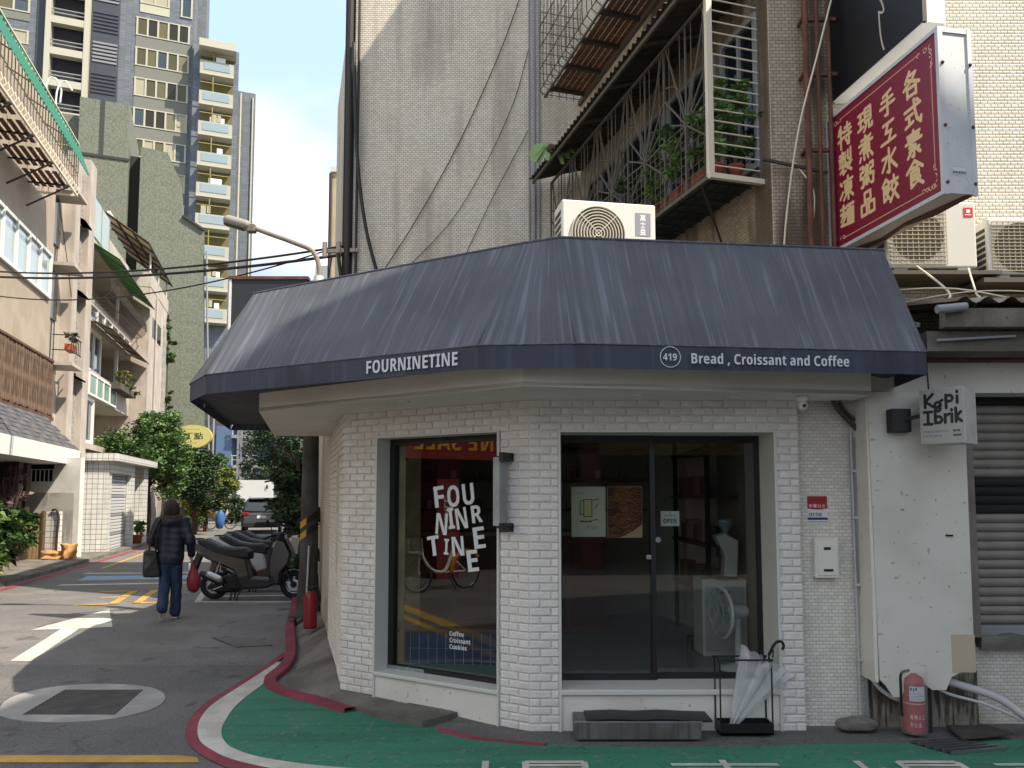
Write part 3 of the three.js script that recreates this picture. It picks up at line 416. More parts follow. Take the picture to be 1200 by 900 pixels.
// --- soffit and fascia
const F = [[-2.83, -9.12], [-2.15, -6.49], [0.07, -4.99], [2.57, -5.45], [2.57, -5.74]];
part(shop, 'soffit', slab([...F, [2.15, -5.8], [0.13, -5.8], [-1.42, -6.8], [-2.05, -9.12]], 2.43, 2.46), m.soffit);
part(shop, 'fascia', [[0, 1], [1, 2], [2, 3], [3, 4]].map(([a, b]) => { const A = F[a], B = F[b], L = Math.hypot(B[0] - A[0], B[1] - A[1]), g = bx(0, L, 2.428, 2.64, -0.03, 0); g.rotateY(Math.atan2(-(B[1] - A[1]), B[0] - A[0])); return g.translate(A[0], 0, A[1]); }), m.soffit);
for (const [x, z] of [[-0.82, -5.83], [0.9, -5.47], [1.6, -5.52], [-1.75, -7.4]]) { const d = new THREE.Group(); d.name = 'downlight'; shop.add(d); part(d, 'ring', new THREE.TorusGeometry(0.036, 0.008, 6, 20).rotateX(Math.PI / 2).translate(x, 2.429, z), m.white); part(d, 'lens', new THREE.CylinderGeometry(0.034, 0.034, 0.004, 18).translate(x, 2.4285, z), m.whitePlastic); }
part(shop, 'roof_slab', slab([[-2.39, -7.1], [0.09, -5.68], [0.34, -5.56], [2.82, -5.85], [2.8, -7.15], [2.3, -11.9], [-2.5, -11.9], [-3.1, -11.4], [-2.92, -9.3]], 3.46, 3.575), m.concrete);
// --- awning of stretched cloth
const awn = new THREE.Group(); awn.name = 'awning'; shop.add(awn);
const P = [[-3.42, -9.3], [-2.75, -6.51], [-2.42, -6.02], [-0.22, -4.85], [0.40, -4.79], [2.76, -5.06]], RG = [[-2.95, -9.3], [-2.41, -7.05], [-2.41, -7.05], [0.08, -5.63], [0.34, -5.50], [2.86, -5.79]];
for (let i = 0; i < 5; i++) {
  const [a, b] = [P[i], P[i + 1]], [c, d] = [RG[i + 1], RG[i]];
  if (i === 1) { const g = new THREE.BufferGeometry(); g.setAttribute('position', new THREE.Float32BufferAttribute([a[0], 2.67, a[1], b[0], 2.67, b[1], c[0], 3.6, c[1]], 3)); g.setAttribute('uv', new THREE.Float32BufferAttribute([0, 0, 0.59, 0, 0.3, 1.2], 2)); g.computeVertexNormals(); part(awn, 'cloth_panel', g, m.canvas, { uv: true }); }
  else part(awn, 'cloth_panel', quad([a[0], 2.67, a[1]], [b[0], 2.67, b[1]], [c[0], 3.6, c[1]], [d[0], 3.6, d[1]], 40, 18, 0.045), m.canvas, { uv: true });
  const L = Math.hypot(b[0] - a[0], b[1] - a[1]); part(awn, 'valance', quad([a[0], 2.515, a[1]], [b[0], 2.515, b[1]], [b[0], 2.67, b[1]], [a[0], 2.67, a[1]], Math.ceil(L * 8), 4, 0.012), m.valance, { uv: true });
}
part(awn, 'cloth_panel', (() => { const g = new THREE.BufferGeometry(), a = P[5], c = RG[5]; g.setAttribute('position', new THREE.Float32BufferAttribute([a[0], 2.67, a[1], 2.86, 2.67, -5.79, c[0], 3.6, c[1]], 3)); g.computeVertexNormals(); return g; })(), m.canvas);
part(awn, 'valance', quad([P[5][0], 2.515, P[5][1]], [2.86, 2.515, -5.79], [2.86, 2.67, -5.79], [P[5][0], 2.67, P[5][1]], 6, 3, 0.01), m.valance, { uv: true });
part(awn, 'ridge_tube', [...[1, 3, 4].map((i) => rod([RG[i][0], 3.6, RG[i][1]], [RG[i + 1][0], 3.6, RG[i + 1][1]], 0.012)), rod([RG[1][0], 3.6, RG[1][1]], [RG[3][0], 3.6, RG[3][1]], 0.012)], m.canvas);
part(awn, 'added_lining', sheet([...P.map(([x, z]) => [x * 0.995, z - 0.01]), [2.8, -5.7], [2.57, -5.5], [0.07, -5.03], [-2.12, -6.52], [-2.8, -9.2]], 2.585), m.canvas);  // cloth sheet added under the awning to keep light out of its inside
part(awn, 'end_panel', [quad([P[0][0], 2.515, P[0][1]], [-2.3, 2.515, -9.3], [-2.3, 3.6, -9.3], [RG[0][0], 3.6, RG[0][1]], 2, 2)], m.canvas, { uv: true });
part(awn, 'hem', P.slice(1).map((p, i) => (i ? rod([P[i][0], 2.67, P[i][1]], [p[0], 2.67, p[1]], 0.006, 5) : null)).filter(Boolean), m.canvas);
for (const i of [1, 2, 3, 4, 5]) { part(awn, 'support_tube', rod([P[i][0], 2.66, P[i][1]], [RG[i][0], 3.57, RG[i][1] - 0.02], 0.012), m.ironDark); part(awn, 'support_tube', rod([P[i][0] * 0.99, 2.62, P[i][1] - 0.03], [RG[i][0], 2.62, RG[i][1]], 0.012), m.ironDark); }
{ // lettering along the valance
  const put = (str, A, B, u, y, size, wide, name) => { const th = Math.atan2(-(B[1] - A[1]), B[0] - A[0]), g = text(str, size, 0.002, wide); g.translate(u, y, 0.012); g.rotateY(th); g.translate(A[0], 0, A[1]); return part(awn, name, g, m.letter); };
  put('FOURNINETINE', P[2], P[3], 1.60, 2.552, 0.088, 0.83, 'lettering');
  put('Bread , Croissant and Coffee', P[4], P[5], 0.745, 2.556, 0.066, 0.86, 'lettering');
  put('419', P[4], P[5], 0.565, 2.572, 0.045, 0.9, 'lettering');
  const th = Math.atan2(-(P[5][1] - P[4][1]), P[5][0] - P[4][0]), g = new THREE.TorusGeometry(0.066, 0.0028, 4, 36); g.translate(0.613, 2.594, 0.014); g.rotateY(th); g.translate(P[4][0], 0, P[4][1]); part(awn, 'emblem_ring', g, m.letter);
}
// --- the room inside
const dark = M('#a2988b', 0.85);
part(shop, 'shop_floor', slab([[-1.35, -6.8], [0.1, -5.95], [2.1, -6.0], [2.1, -9.4], [-2.0, -9.4]], 0.2, 0.29), m.terrazzo);
part(shop, 'room_walls', [bx(-2.0, 2.3, 0, 2.9, -9.6, -9.4), bx(2.12, 2.3, 0, 2.9, -9.4, -6.1)], dark);
part(shop, 'room_ceiling', slab([[-1.4, -6.85], [0.1, -5.95], [2.12, -6.0], [2.12, -9.4], [-2.1, -9.4]], 2.6, 2.7), M('#b5afa4', 0.9));
{
  const c = thing('tiled_counter', 'low counter faced with dark blue tiles inside the shop window', 'counter', [-0.5, 0.29, -6.62], -0.1);
  part(c, 'counter_body', bx(-0.75, 0.55, 0, 0.262, -0.6, -0.012), M('#cfd2d2', 0.6));
  part(c, 'counter_top', rb(-0.76, 0.56, 0.262, 0.3, -0.62, 0.01, 0.008), M('#5b4636', 0.6));
  for (let r = 0; r < 2; r++) for (let i = 0; i < 17; i++) part(c, 'tile', rb(-0.748 + i * 0.0764, -0.678 + i * 0.0764, 0.004 + r * 0.129, 0.129 + r * 0.129, -0.014, -0.002, 0.003, 1), m.blueTile);
  const b = thing('serving_bar', 'brown panelled serving bar standing deep in the cafe', 'counter', [-0.2, 0.29, -8.2]);
  part(b, 'front', bx(-1.2, 1.2, 0, 1.0, -0.5, 0), M('#5a3b2c', 0.7)); part(b, 'worktop', rb(-1.25, 1.25, 1.0, 1.05, -0.55, 0.05, 0.01), M('#7d6a55', 0.5));
  for (let i = 0; i < 6; i++) part(b, 'panel', bx(-1.18 + i * 0.4, -0.82 + i * 0.4, 0.06, 0.94, 0, 0.012), M('#4c3226', 0.7));
  const s = thing('wall_shelf', 'dark wooden wall shelf of cups behind the serving bar', 'shelf', [0.2, 0.29, -9.35]);
  for (const y of [1.25, 1.6, 1.95]) part(s, 'board', bx(-1.4, 1.4, y, y + 0.03, 0, 0.25), M('#6b5440', 0.7));
  for (let i = 0; i < 18; i++) { const y = [1.28, 1.63][i % 2], x = -1.2 + (i >> 1) * 0.29; single('paper_cup', 'small cup standing on the shelf behind the serving bar', 'cup', lathe([[0, 0], [0.03, 0], [0.04, 0.1], [0.036, 0.1], [0.028, 0.008], [0, 0.008]], 12).translate(0.2 + x, 0.29 + y, -9.22), [m.white, m.terracotta, M('#9b8a6a', 0.7)][i % 3], { group: 'cups on the cafe shelf' }); }
}
{
  const s = thing('side_shelf', 'dark shelf rack of jars and boxes along the right wall of the cafe', 'shelf', [2.1, 0.29, -7.7]); part(s, 'upright', bx(-0.3, -0.26, 0, 2.1, -0.9, -0.86), m.blackMatte); part(s, 'upright', bx(-0.3, -0.26, 0, 2.1, 0.5, 0.54), m.blackMatte);
  for (const y of [0.5, 0.95, 1.4, 1.85]) part(s, 'board', bx(-0.32, 0, y, y + 0.03, -0.9, 0.54), M('#40342a', 0.7));
  const cols = ['#6b5a3c', '#3b4650', '#7a6a58', '#4c2c22', '#83806f', '#2d3a33']; for (let i = 0; i < 14; i++) { const y = 0.29 + [0.53, 0.98, 1.43][i % 3], z = -8.5 + (i / 3 | 0) * 0.28; single(i % 2 ? 'storage_tin' : 'goods_box', (i % 2 ? 'small tin' : 'small box') + ' on the dark shelf rack inside the cafe', i % 2 ? 'tin' : 'box', i % 2 ? new THREE.CylinderGeometry(0.05, 0.05, 0.16, 14).translate(1.92, y + 0.08, z) : rb(1.86, 2.0, y, y + 0.2, z - 0.08, z + 0.08, 0.006), M(cols[i % 6], 0.6), { group: i % 2 ? 'tins on the shelf rack' : 'boxes on the shelf rack' }); }
}
{ // posters behind the door glass and the hanging sign
  const print = (name, label, x0, y0, w, h, tx, z = -6.1) => { const t = thing(name, label, name === 'open_sign' ? 'sign' : 'poster', [x0, y0, z]); part(t, 'board', bx(0, w, 0, h, -0.012, 0), m.whitePlastic); part(t, 'print', new THREE.PlaneGeometry(w - 0.004, h - 0.004).translate(w / 2, h / 2, 0.002), M(0, 0.7, { map: tx }), { uv: true }); return t; };
  print('drink_poster', 'pale poster with a line drawing of a drink, hung inside the glass door', 0.47, 1.39, 0.27, 0.395, ctex(256, 384, (x, w, h) => { x.fillStyle = '#cbc7ae'; x.fillRect(0, 0, w, h); x.fillStyle = '#c9c48f'; x.fillRect(92, 98, 62, 132); x.strokeStyle = '#4b4a36'; x.lineWidth = 6; x.strokeRect(92, 98, 62, 132); x.beginPath(); x.moveTo(92, 104); x.lineTo(66, 110); x.lineTo(64, 214); x.lineTo(92, 208); x.moveTo(160, 104); x.lineTo(206, 92); x.moveTo(200, 128); x.lineTo(176, 166); x.moveTo(66, 262); x.lineTo(120, 268); x.lineTo(196, 250); x.stroke(); x.lineWidth = 10; x.beginPath(); x.moveTo(66, 268); x.lineTo(150, 268); x.stroke(); x.fillStyle = '#8a887a'; x.font = '22px sans-serif'; x.fillText('Coffee', 38, 56); x.font = 'italic 34px serif'; x.fillText('Kopi..', 110, 320); }));
  print('bread_poster', 'orange brown poster of swirled bread, hung beside the drink poster', 0.755, 1.385, 0.275, 0.4, ctex(256, 384, (x, w, h) => { x.fillStyle = '#4f2611'; x.fillRect(0, 0, w, h); let s = 7; const r = () => ((s = (s * 16807) % 2147483647) / 2147483647); for (let k = 0; k < 26; k++) { const cx = r() * w, cy = r() * h, R = 30 + r() * 60; for (let q = 0; q < 6; q++) { x.strokeStyle = ['#8a4a24', '#6b3518', '#a56a40', '#472009'][(q + k) % 4]; x.lineWidth = 5; x.beginPath(); x.ellipse(cx, cy, R * (1 - q * 0.15), R * 0.7 * (1 - q * 0.15), r(), 0, 5.4); x.stroke(); } } x.fillStyle = '#c9a77d'; x.beginPath(); x.moveTo(90, h); x.quadraticCurveTo(200, 340, w, 280); x.lineTo(w, h); x.fill(); }));
  print('open_sign', 'small white sign reading OPEN hung on the sliding glass door', 1.175, 1.475, 0.148, 0.118, ctex(256, 192, (x, w, h) => { x.fillStyle = '#d8d8d2'; x.fillRect(0, 0, w, h); x.fillStyle = '#1a1a1a'; x.fillRect(44, 56, 170, 7); x.font = 'bold 84px sans-serif'; x.textAlign = 'center'; x.save(); x.scale(0.86, 1); x.fillText('OPEN', 128 / 0.86, 158); x.restore(); x.beginPath(); x.arc(128, 24, 9, 0, 7); x.fill(); }));
}
{ // pedestal fan
  const t = thing('pedestal_fan', 'white pedestal fan standing inside the sliding glass door', 'fan', [1.86, 0.29, -6.42], -1.35);
  part(t, 'base', lathe([[0, 0], [0.16, 0], [0.165, 0.02], [0.05, 0.05], [0, 0.05]], 24), m.white);
  part(t, 'pole', rod([0, 0.04, 0], [0, 0.42, 0], 0.03, 12, 0.024), m.white);
  part(t, 'motor_housing', new THREE.CapsuleGeometry(0.055, 0.1, 6, 14).rotateX(Math.PI / 2).translate(0, 0.47, 0.0), m.white);
  const gr = []; for (const [R, z] of [[0.195, 0.17], [0.15, 0.205], [0.1, 0.22], [0.05, 0.225], [0.19, 0.13], [0.14, 0.1], [0.09, 0.09]]) gr.push(new THREE.TorusGeometry(R, 0.003, 4, 30).translate(0, 0.47, z));
  for (let i = 0; i < 36; i++) { const a = i * Math.PI / 18, c = Math.cos(a), s = Math.sin(a); gr.push(tube([[0.04 * c, 0.47 + 0.04 * s, 0.225], [0.12 * c, 0.47 + 0.12 * s, 0.215], [0.195 * c, 0.47 + 0.195 * s, 0.165], [0.19 * c, 0.47 + 0.19 * s, 0.13], [0.05 * c, 0.47 + 0.05 * s, 0.08]], 0.0016, 3, 8)); }
  part(t, 'guard', gr, m.lightGrey); part(t, 'guard_rim', new THREE.TorusGeometry(0.2, 0.014, 8, 40).translate(0, 0.47, 0.15), m.white);
  for (let i = 0; i < 3; i++) { const g = new THREE.CircleGeometry(0.085, 16); g.scale(1, 0.75, 1).rotateX(0.35).translate(0.085, 0, 0).rotateZ(i * 2.094).translate(0, 0.47, 0.155); part(t, 'blade', g, M('#9aa7ac', 0.3, { side: THREE.DoubleSide })); }
}
{ // coffee machine on its white cabinet
  const t = thing('white_cabinet', 'white equipment cabinet just inside the cafe door', 'cabinet', [1.9, 0.29, -7.0]);
  part(t, 'body', rb(-0.2, 0.2, 0, 0.68, -0.3, 0.05, 0.01), m.whitePlastic); part(t, 'door', rb(-0.18, 0.17, 0.05, 0.62, 0.05, 0.062, 0.005), m.lightGrey); part(t, 'handle', bx(-0.04, 0.04, 0.56, 0.575, 0.062, 0.078), m.black);
  const g = thing('coffee_grinder', 'tall white coffee grinder standing on the white cabinet', 'machine', [1.9, 0.97, -7.05]);
  part(g, 'housing', poly([[0, 0], [0.1, 0], [0.12, 0.34], [0.0, 0.4], [-0.06, 0.38], [0.02, 0.2]], 0.12, 0.01), m.whitePlastic); part(g, 'foot', rb(-0.08, 0.12, 0, 0.03, -0.02, 0.14, 0.008), m.black); part(g, 'hopper', lathe([[0.02, 0], [0.07, 0.1], [0.07, 0.14], [0, 0.14]], 16).translate(0.03, 0.4, 0.06), m.paleGlass); part(g, 'spout', rod([-0.03, 0.3, 0.06], [-0.05, 0.2, 0.06], 0.014), m.black);
}
{ // blade sign on the brick pier, held by two black brackets
  const t = frame(thing('blade_sign', 'narrow grey sign panel held between two black brackets on the brick pier', 'sign'), [-1.47, -6.73, 0], [0.13, -5.74]);
  part(t, 'panel', rb(1.66, 1.72, 1.49, 2.0, 0.05, 0.16, 0.004), M(0, 0.7, { map: mottled('#9fa2a0', '#8d908e', 0.4, { grain: 14, seed: 140 }) }));
  for (const y of [1.475, 2.0]) part(t, 'bracket', [bx(1.72, 1.755, y - 0.03, y + 0.035, 0.02, 0.17), bx(1.65, 1.755, y - 0.004, y + 0.012, 0.02, 0.1)], m.black);
}
{ // doorstep and mat
  const t = thing('door_step', 'grey metal-faced portable step in front of the cafe door', 'step', [0.88, 0.02, -5.6]);
  part(t, 'body', [rb(-0.44, 0.44, 0, 0.125, -0.13, 0.12, 0.006)], M(0, 0.5, { metal: 0.35, map: mottled('#71706a', '#605f59', 0.7, { grain: 14, seed: 142, streak: 0.5, streakC: '#4a4a45' }) }));
  part(t, 'lip', bx(-0.445, 0.445, 0.118, 0.128, 0.12, 0.124), m.grey);
  const k = quad([-0.36, 0.148, 0.127], [0.4, 0.148, 0.127], [0.4, 0.15, -0.12], [-0.36, 0.15, -0.12], 24, 8), p = k.attributes.position;
  const r = thing('door_mat', 'black rubber mat on the step, one corner hanging over', 'mat', [0.88, 0.02, -5.6]);
  for (let i = 0; i < p.count; i++) { const x = p.getX(i), z = p.getZ(i); p.setY(i, 0.136 + 0.006 * Math.sin(x * 9) ** 2 + (x > 0.25 ? -0.35 * (x - 0.25) ** 2 : 0)); if (x > 0.3) p.setX(i, x + (x - 0.3) * 1.2); }
  k.computeVertexNormals(); const k2 = k.clone().translate(0, -0.01, 0); part(r, 'sheet', [k, k2], M('#17181a', 0.5, { side: THREE.DoubleSide }));
}
{ // umbrella stand and umbrella
  const t = thing('umbrella_stand', 'black wire umbrella stand with a shallow tray beside the door', 'umbrella stand', [1.67, 0.02, -5.66]);
  part(t, 'tray', [bx(-0.19, 0.19, 0, 0.012, -0.09, 0.07), bx(-0.19, 0.19, 0, 0.075, 0.06, 0.07), bx(-0.19, 0.19, 0, 0.075, -0.09, -0.08), bx(-0.19, -0.18, 0, 0.075, -0.08, 0.06), bx(0.18, 0.19, 0, 0.075, -0.08, 0.06)], m.black);
  for (const [x, z] of [[-0.185, 0.062], [0.185, 0.062], [-0.185, -0.082], [0.185, -0.082]]) part(t, 'leg', rod([x, 0, z], [x, 0.52, z], 0.006), m.black);
  part(t, 'rail', [rod([-0.2, 0.52, 0.062], [0.2, 0.52, 0.062], 0.007), rod([-0.2, 0.52, -0.082], [0.2, 0.52, -0.082], 0.006), rod([-0.185, 0.52, 0.062], [-0.185, 0.52, -0.082], 0.006), rod([0.185, 0.52, 0.062], [0.185, 0.52, -0.082], 0.006)], m.black);
  const u = thing('clear_umbrella', 'folded clear plastic umbrella leaning in the black stand', 'umbrella', [1.57, 0.035, -5.66]); u.rotation.z = -0.50;
  const N = 64, H = 26, pos = [], idx = [];
  for (let j = 0; j <= H; j++) for (let i = 0; i <= N; i++) { const t2 = j / H, a = i / N * Math.PI * 2, fold = Math.cos(a * 8) * (0.22 + 0.25 * t2) + 0.3 * (f3(Math.cos(a) * 3, Math.sin(a) * 3, t2 * 5, 7, 3) - 0.5), r = (0.012 + 0.155 * t2 ** 1.0 + (t2 > 0.9 ? 0.02 * Math.sin(a * 5) : 0)) * (1 + fold * 0.5); pos.push(Math.cos(a) * r * 1.05, t2 * 0.55 + (t2 > 0.8 ? 0.03 * Math.cos(a * 8 + 1) : 0), Math.sin(a) * r * 0.42); }
  for (let j = 0; j < H; j++) for (let i = 0; i < N; i++) { const k = j * (N + 1) + i; idx.push(k, k + N + 1, k + N + 2, k, k + N + 2, k + 1); }
  const g = new THREE.BufferGeometry(); g.setAttribute('position', new THREE.Float32BufferAttribute(pos, 3)); g.setIndex(idx); g.computeVertexNormals();
  part(u, 'canopy', g, new THREE.MeshPhysicalMaterial({ color: '#f4f6f7', roughness: 0.15, transmission: 0.74, thickness: 0, side: THREE.DoubleSide, ior: 1.45 }));
  part(u, 'shaft', rod([0, -0.02, 0], [0, 0.66, 0], 0.006), m.steel);
  part(u, 'handle', tube([[0, 0.6, 0], [0, 0.68, 0], [0.01, 0.715, 0], [0.04, 0.73, 0], [0.065, 0.71, 0], [0.068, 0.68, 0]], 0.0105, 8, 24), m.blackMatte);
  part(u, 'clasp_strap', tube([[0.02, 0.55, 0.03], [-0.02, 0.62, 0.035], [0.0, 0.65, 0.02], [0.02, 0.6, 0.035]], 0.006, 5, 16), m.blackMatte);
}
{ // little lamp under the soffit
  const t = thing('security_camera', 'small white dome camera under the soffit above the tiled wall', 'camera', [2.09, 2.43, -5.5]);
  part(t, 'mount', lathe([[0, 0], [0.042, 0], [0.045, -0.02], [0.03, -0.045], [0, -0.045]], 18), m.white); part(t, 'dome', new THREE.SphereGeometry(0.036, 18, 12).translate(0, -0.07, 0.01), m.whitePlastic); part(t, 'lens', new THREE.SphereGeometry(0.014, 10, 8).translate(0, -0.075, 0.038), m.darkGlass);
}
// ================================================================ the tiled apartment building behind and above the cafe
const apt = thing('apartment_building', 'old apartment building clad in small cream mosaic tiles behind the corner cafe', 'building');
const wingX = (z) => 2.51 + 0.2936 * (z + 7.2);
part(apt, 'rear_block', slab([[-2.55, -12], [14, -12], [14, -17], [-4.0, -17]], 0, 10.6), m.tile);
part(apt, 'stair_tower', slab([[wingX(-9.8), -9.8], [14, -9.8], [14, -11.995], [wingX(-11.995), -11.995]], 0, 14.4), m.tile);
part(apt, 'front_wing', slab([[2.51, -7.2], [14, -7.2], [14, -9.795], [wingX(-9.795), -9.795]], 2.5, 10.3), m.creamTile);
part(apt, 'ground_storey', slab([[2.3, -7.25], [14, -7.25], [14, -10.8], [1.4, -10.8]], 0, 2.49), m.plaster);
part(apt, 'stained_shade_tiling', [bx(2.515, 3.12, 3.4, 10.2, -7.2, -7.196)], m.dirtyShadeTile);
part(apt, 'downpipe', [rod([-2.62, 0, -11.93], [-2.62, 13.6, -11.93], 0.05, 10), rod([-2.48, 3, -11.94], [-2.48, 13.6, -11.94], 0.022, 8)], m.ironDark);
part(apt, 'corner_strip', bx(-2.72, -2.55, 3.5, 13.6, -12.4, -12.02), M('#26272a', 0.7));
part(apt, 'conduit', [rod([0.36, 3.6, -11.96], [0.36, 13, -11.96], 0.022, 8), rod([0.28, 3.6, -11.97], [0.28, 13, -11.97], 0.014, 6), rod([0.44, 3.6, -11.97], [0.44, 13, -11.97], 0.012, 6)], m.grey);
part(apt, 'cable', [tube([[-2.3, 4.9, -11.97], [-1.6, 6.0, -11.96], [-0.9, 7.3, -11.97], [-0.2, 8.9, -11.96], [0.25, 10.2, -11.97]], 0.008, 5), tube([[-1.9, 5.1, -11.97], [-0.9, 6.2, -11.96], [0.0, 8.0, -11.97], [0.28, 9.0, -11.97]], 0.006, 5), tube([[-0.9, 5.2, -11.97], [-0.3, 6.5, -11.96], [0.26, 7.6, -11.97]], 0.006, 5)], m.ironDark);
// local frame of the wing's street side: x from the back (0) to the front (5), z out over the street
const wing = frame(new THREE.Group(), [1.10, -12], [2.51, -7.2]); wing.name = 'wing_side'; apt.add(wing);
part(wing, 'stained_shade_tiling', bx(2.3, 4.995, 3.4, 10.2, 0, 0.004), m.dirtyShadeTile);  // darker tiling laid over the side wall, standing in for shade behind the cage
for (const [x0, x1, y0, y1] of [[0.4, 1.5, 4.95, 6.55], [1.6, 2.9, 4.95, 6.55], [3.0, 4.1, 4.95, 6.55], [4.2, 4.85, 4.95, 6.55]]) { part(wing, 'window_frame', [bx(x0, x1, y0, y0 + 0.06, 0, 0.05), bx(x0, x1, y1 - 0.06, y1, 0, 0.05), bx(x0, x0 + 0.05, y0 + 0.06, y1 - 0.06, 0, 0.05), bx(x1 - 0.05, x1, y0 + 0.06, y1 - 0.06, 0, 0.05), bx((x0 + x1) / 2 - 0.02, (x0 + x1) / 2 + 0.02, y0 + 0.06, y1 - 0.06, 0, 0.04)], m.grey); part(wing, 'window_pane', bx(x0 + 0.05, x1 - 0.05, y0 + 0.06, y1 - 0.06, 0.003, 0.012), m.darkGlass); }
// --- window cage of the first floor: sunburst ironwork on the street side, plain bars at the end
{
  const t = frame(thing('window_cage', 'rusty iron window cage with sunburst grilles and potted plants inside', 'window cage'), [1.10, -12], [2.51, -7.2]);
  const Y0 = 4.79, Y1 = 6.58, D = 0.57, X0 = 0.2, X1 = 4.86;
  part(t, 'corner_post', [bx(X1 - 0.045, X1 + 0.005, Y0, Y1, D - 0.03, D + 0.03)], m.ironPale); part(t, 'corner_post', bx(X1 - 0.03, X1, Y0, Y1 + 0.1, 0.0, 0.03), m.iron);
  for (let i = 0; i < 16; i++) part(t, 'end_bar', rod([X1 - 0.01, Y0 + 0.11 + i * 0.112, 0.02], [X1 - 0.01, Y0 + 0.11 + i * 0.112, D - 0.02], 0.0085), m.ironPale);
  part(t, 'rail', [bar([X0, Y0, D], [X1, Y0, D], 0.045, 0.04), bar([X1, Y0, 0], [X1, Y0, D], 0.045, 0.04), bar([X0, Y1, D], [X1, Y1, D], 0.03)], m.iron);
  part(t, 'end_ledge', bx(X1 - 0.02, X1 + 0.03, Y0 - 0.03, Y0 + 0.02, 0.0, D + 0.03), m.ironPale);
  const n = 5, bw = (X1 - X0) / n;
  for (let b = 0; b < n; b++) {
    const x0 = X0 + b * bw, cx = x0 + bw / 2, cy = Y0 + 0.72, g = [bar([x0, Y0, D], [x0, Y1, D], 0.022)];
    for (let k = 0; k < 9; k++) { const a = Math.PI * (0.02 + 0.12 * k), ex = cx + Math.cos(a) * bw * 0.62, r = Math.min(Math.abs((bw / 2 - 0.02) / (Math.cos(a) || 1e-6)), (Y1 - cy) / Math.max(Math.sin(a), 0.02)); g.push(bar([cx, cy, D], [cx + Math.cos(a) * r, cy + Math.sin(a) * r, D], 0.016)); }
    for (const s of [-1, 1]) g.push(tube([[cx, cy + 0.1, D], [cx + s * bw * 0.2, cy + 0.5, D], [cx + s * bw * 0.46, cy + 0.62, D]], 0.008, 4, 8), bar([cx, cy, D], [cx + s * bw / 2, cy - 0.34, D], 0.016));
    for (let k = 0; k < 8; k++) g.push(rod([x0, Y0 + 0.06 + k * 0.085, D], [x0 + bw, Y0 + 0.06 + k * 0.085, D], 0.006, 5));
    g.push(bar([cx, Y0, D], [cx, cy, D], 0.03)); for (let k = 1; k < 8; k++) if (k !== 4) g.push(rod([x0 + bw * k / 8, Y0, D], [x0 + bw * k / 8, k % 2 ? Y1 : cy, D], 0.006, 5)); part(t, 'sunburst_panel', g, m.iron);
  }
  const fl = []; for (let i = 0; i <= 24; i++) fl.push(rod([X0 + (X1 - X0) * i / 24, Y0 + 0.015, 0], [X0 + (X1 - X0) * i / 24, Y0 + 0.015, D], 0.007, 5)); for (let k = 1; k < 5; k++) fl.push(rod([X0, Y0 + 0.02, D * k / 5], [X1, Y0 + 0.02, D * k / 5], 0.007, 5));
  part(t, 'floor_grid', fl, m.ironDark); part(t, 'floor_sheet', bx(X0, X1 - 0.03, Y0 + 0.03, Y0 + 0.045, 0.0, D - 0.03), M(0, 0.7, { map: mottled('#3c4a45', '#2c3532', 0.6, { grain: 22, seed: 151 }) }));
  part(t, 'strut', rod([X1 - 0.2, Y0, D], [X1 - 0.7, Y0 - 0.5, 0.0], 0.012), m.ironDark); part(t, 'strut', rod([2.4, Y0, D], [1.9, Y0 - 0.5, 0.0], 0.012), m.ironDark);
}
function corrugated(L, W, pitch, amp, nx) { const nu = Math.ceil(L / pitch) * 6, g = new THREE.PlaneGeometry(L, W, nu, nx).rotateX(-Math.PI / 2), p = g.attributes.position; for (let i = 0; i < p.count; i++) p.setY(i, amp * Math.sin((p.getX(i) / pitch) * 2 * Math.PI)); g.computeVertexNormals(); return g; }
{
  const t = frame(thing('corrugated_canopy', 'dark corrugated canopy sheltering the sunburst window cage', 'canopy'), [1.10, -12], [2.51, -7.2]);
  const mt = M(0, 0.7, { side: THREE.DoubleSide, map: mottled('#4d473d', '#38332d', 0.8, { grain: 24, seed: 155 }) });
  const g = corrugated(4.8, 0.95, 0.12, 0.02, 1); g.rotateX(0.28); g.translate(2.45, 6.80, 0.42); part(t, 'sheet', g, mt);
  part(t, 'edge_beam', bar([0.05, 6.63, 0.82], [4.85, 6.63, 0.82], 0.03, 0.05), m.iron);
  for (let i = 0; i < 6; i++) part(t, 'bracket', bar([0.2 + i * 0.92, 6.9, 0.0], [0.2 + i * 0.92, 6.63, 0.82], 0.03), m.iron);
}
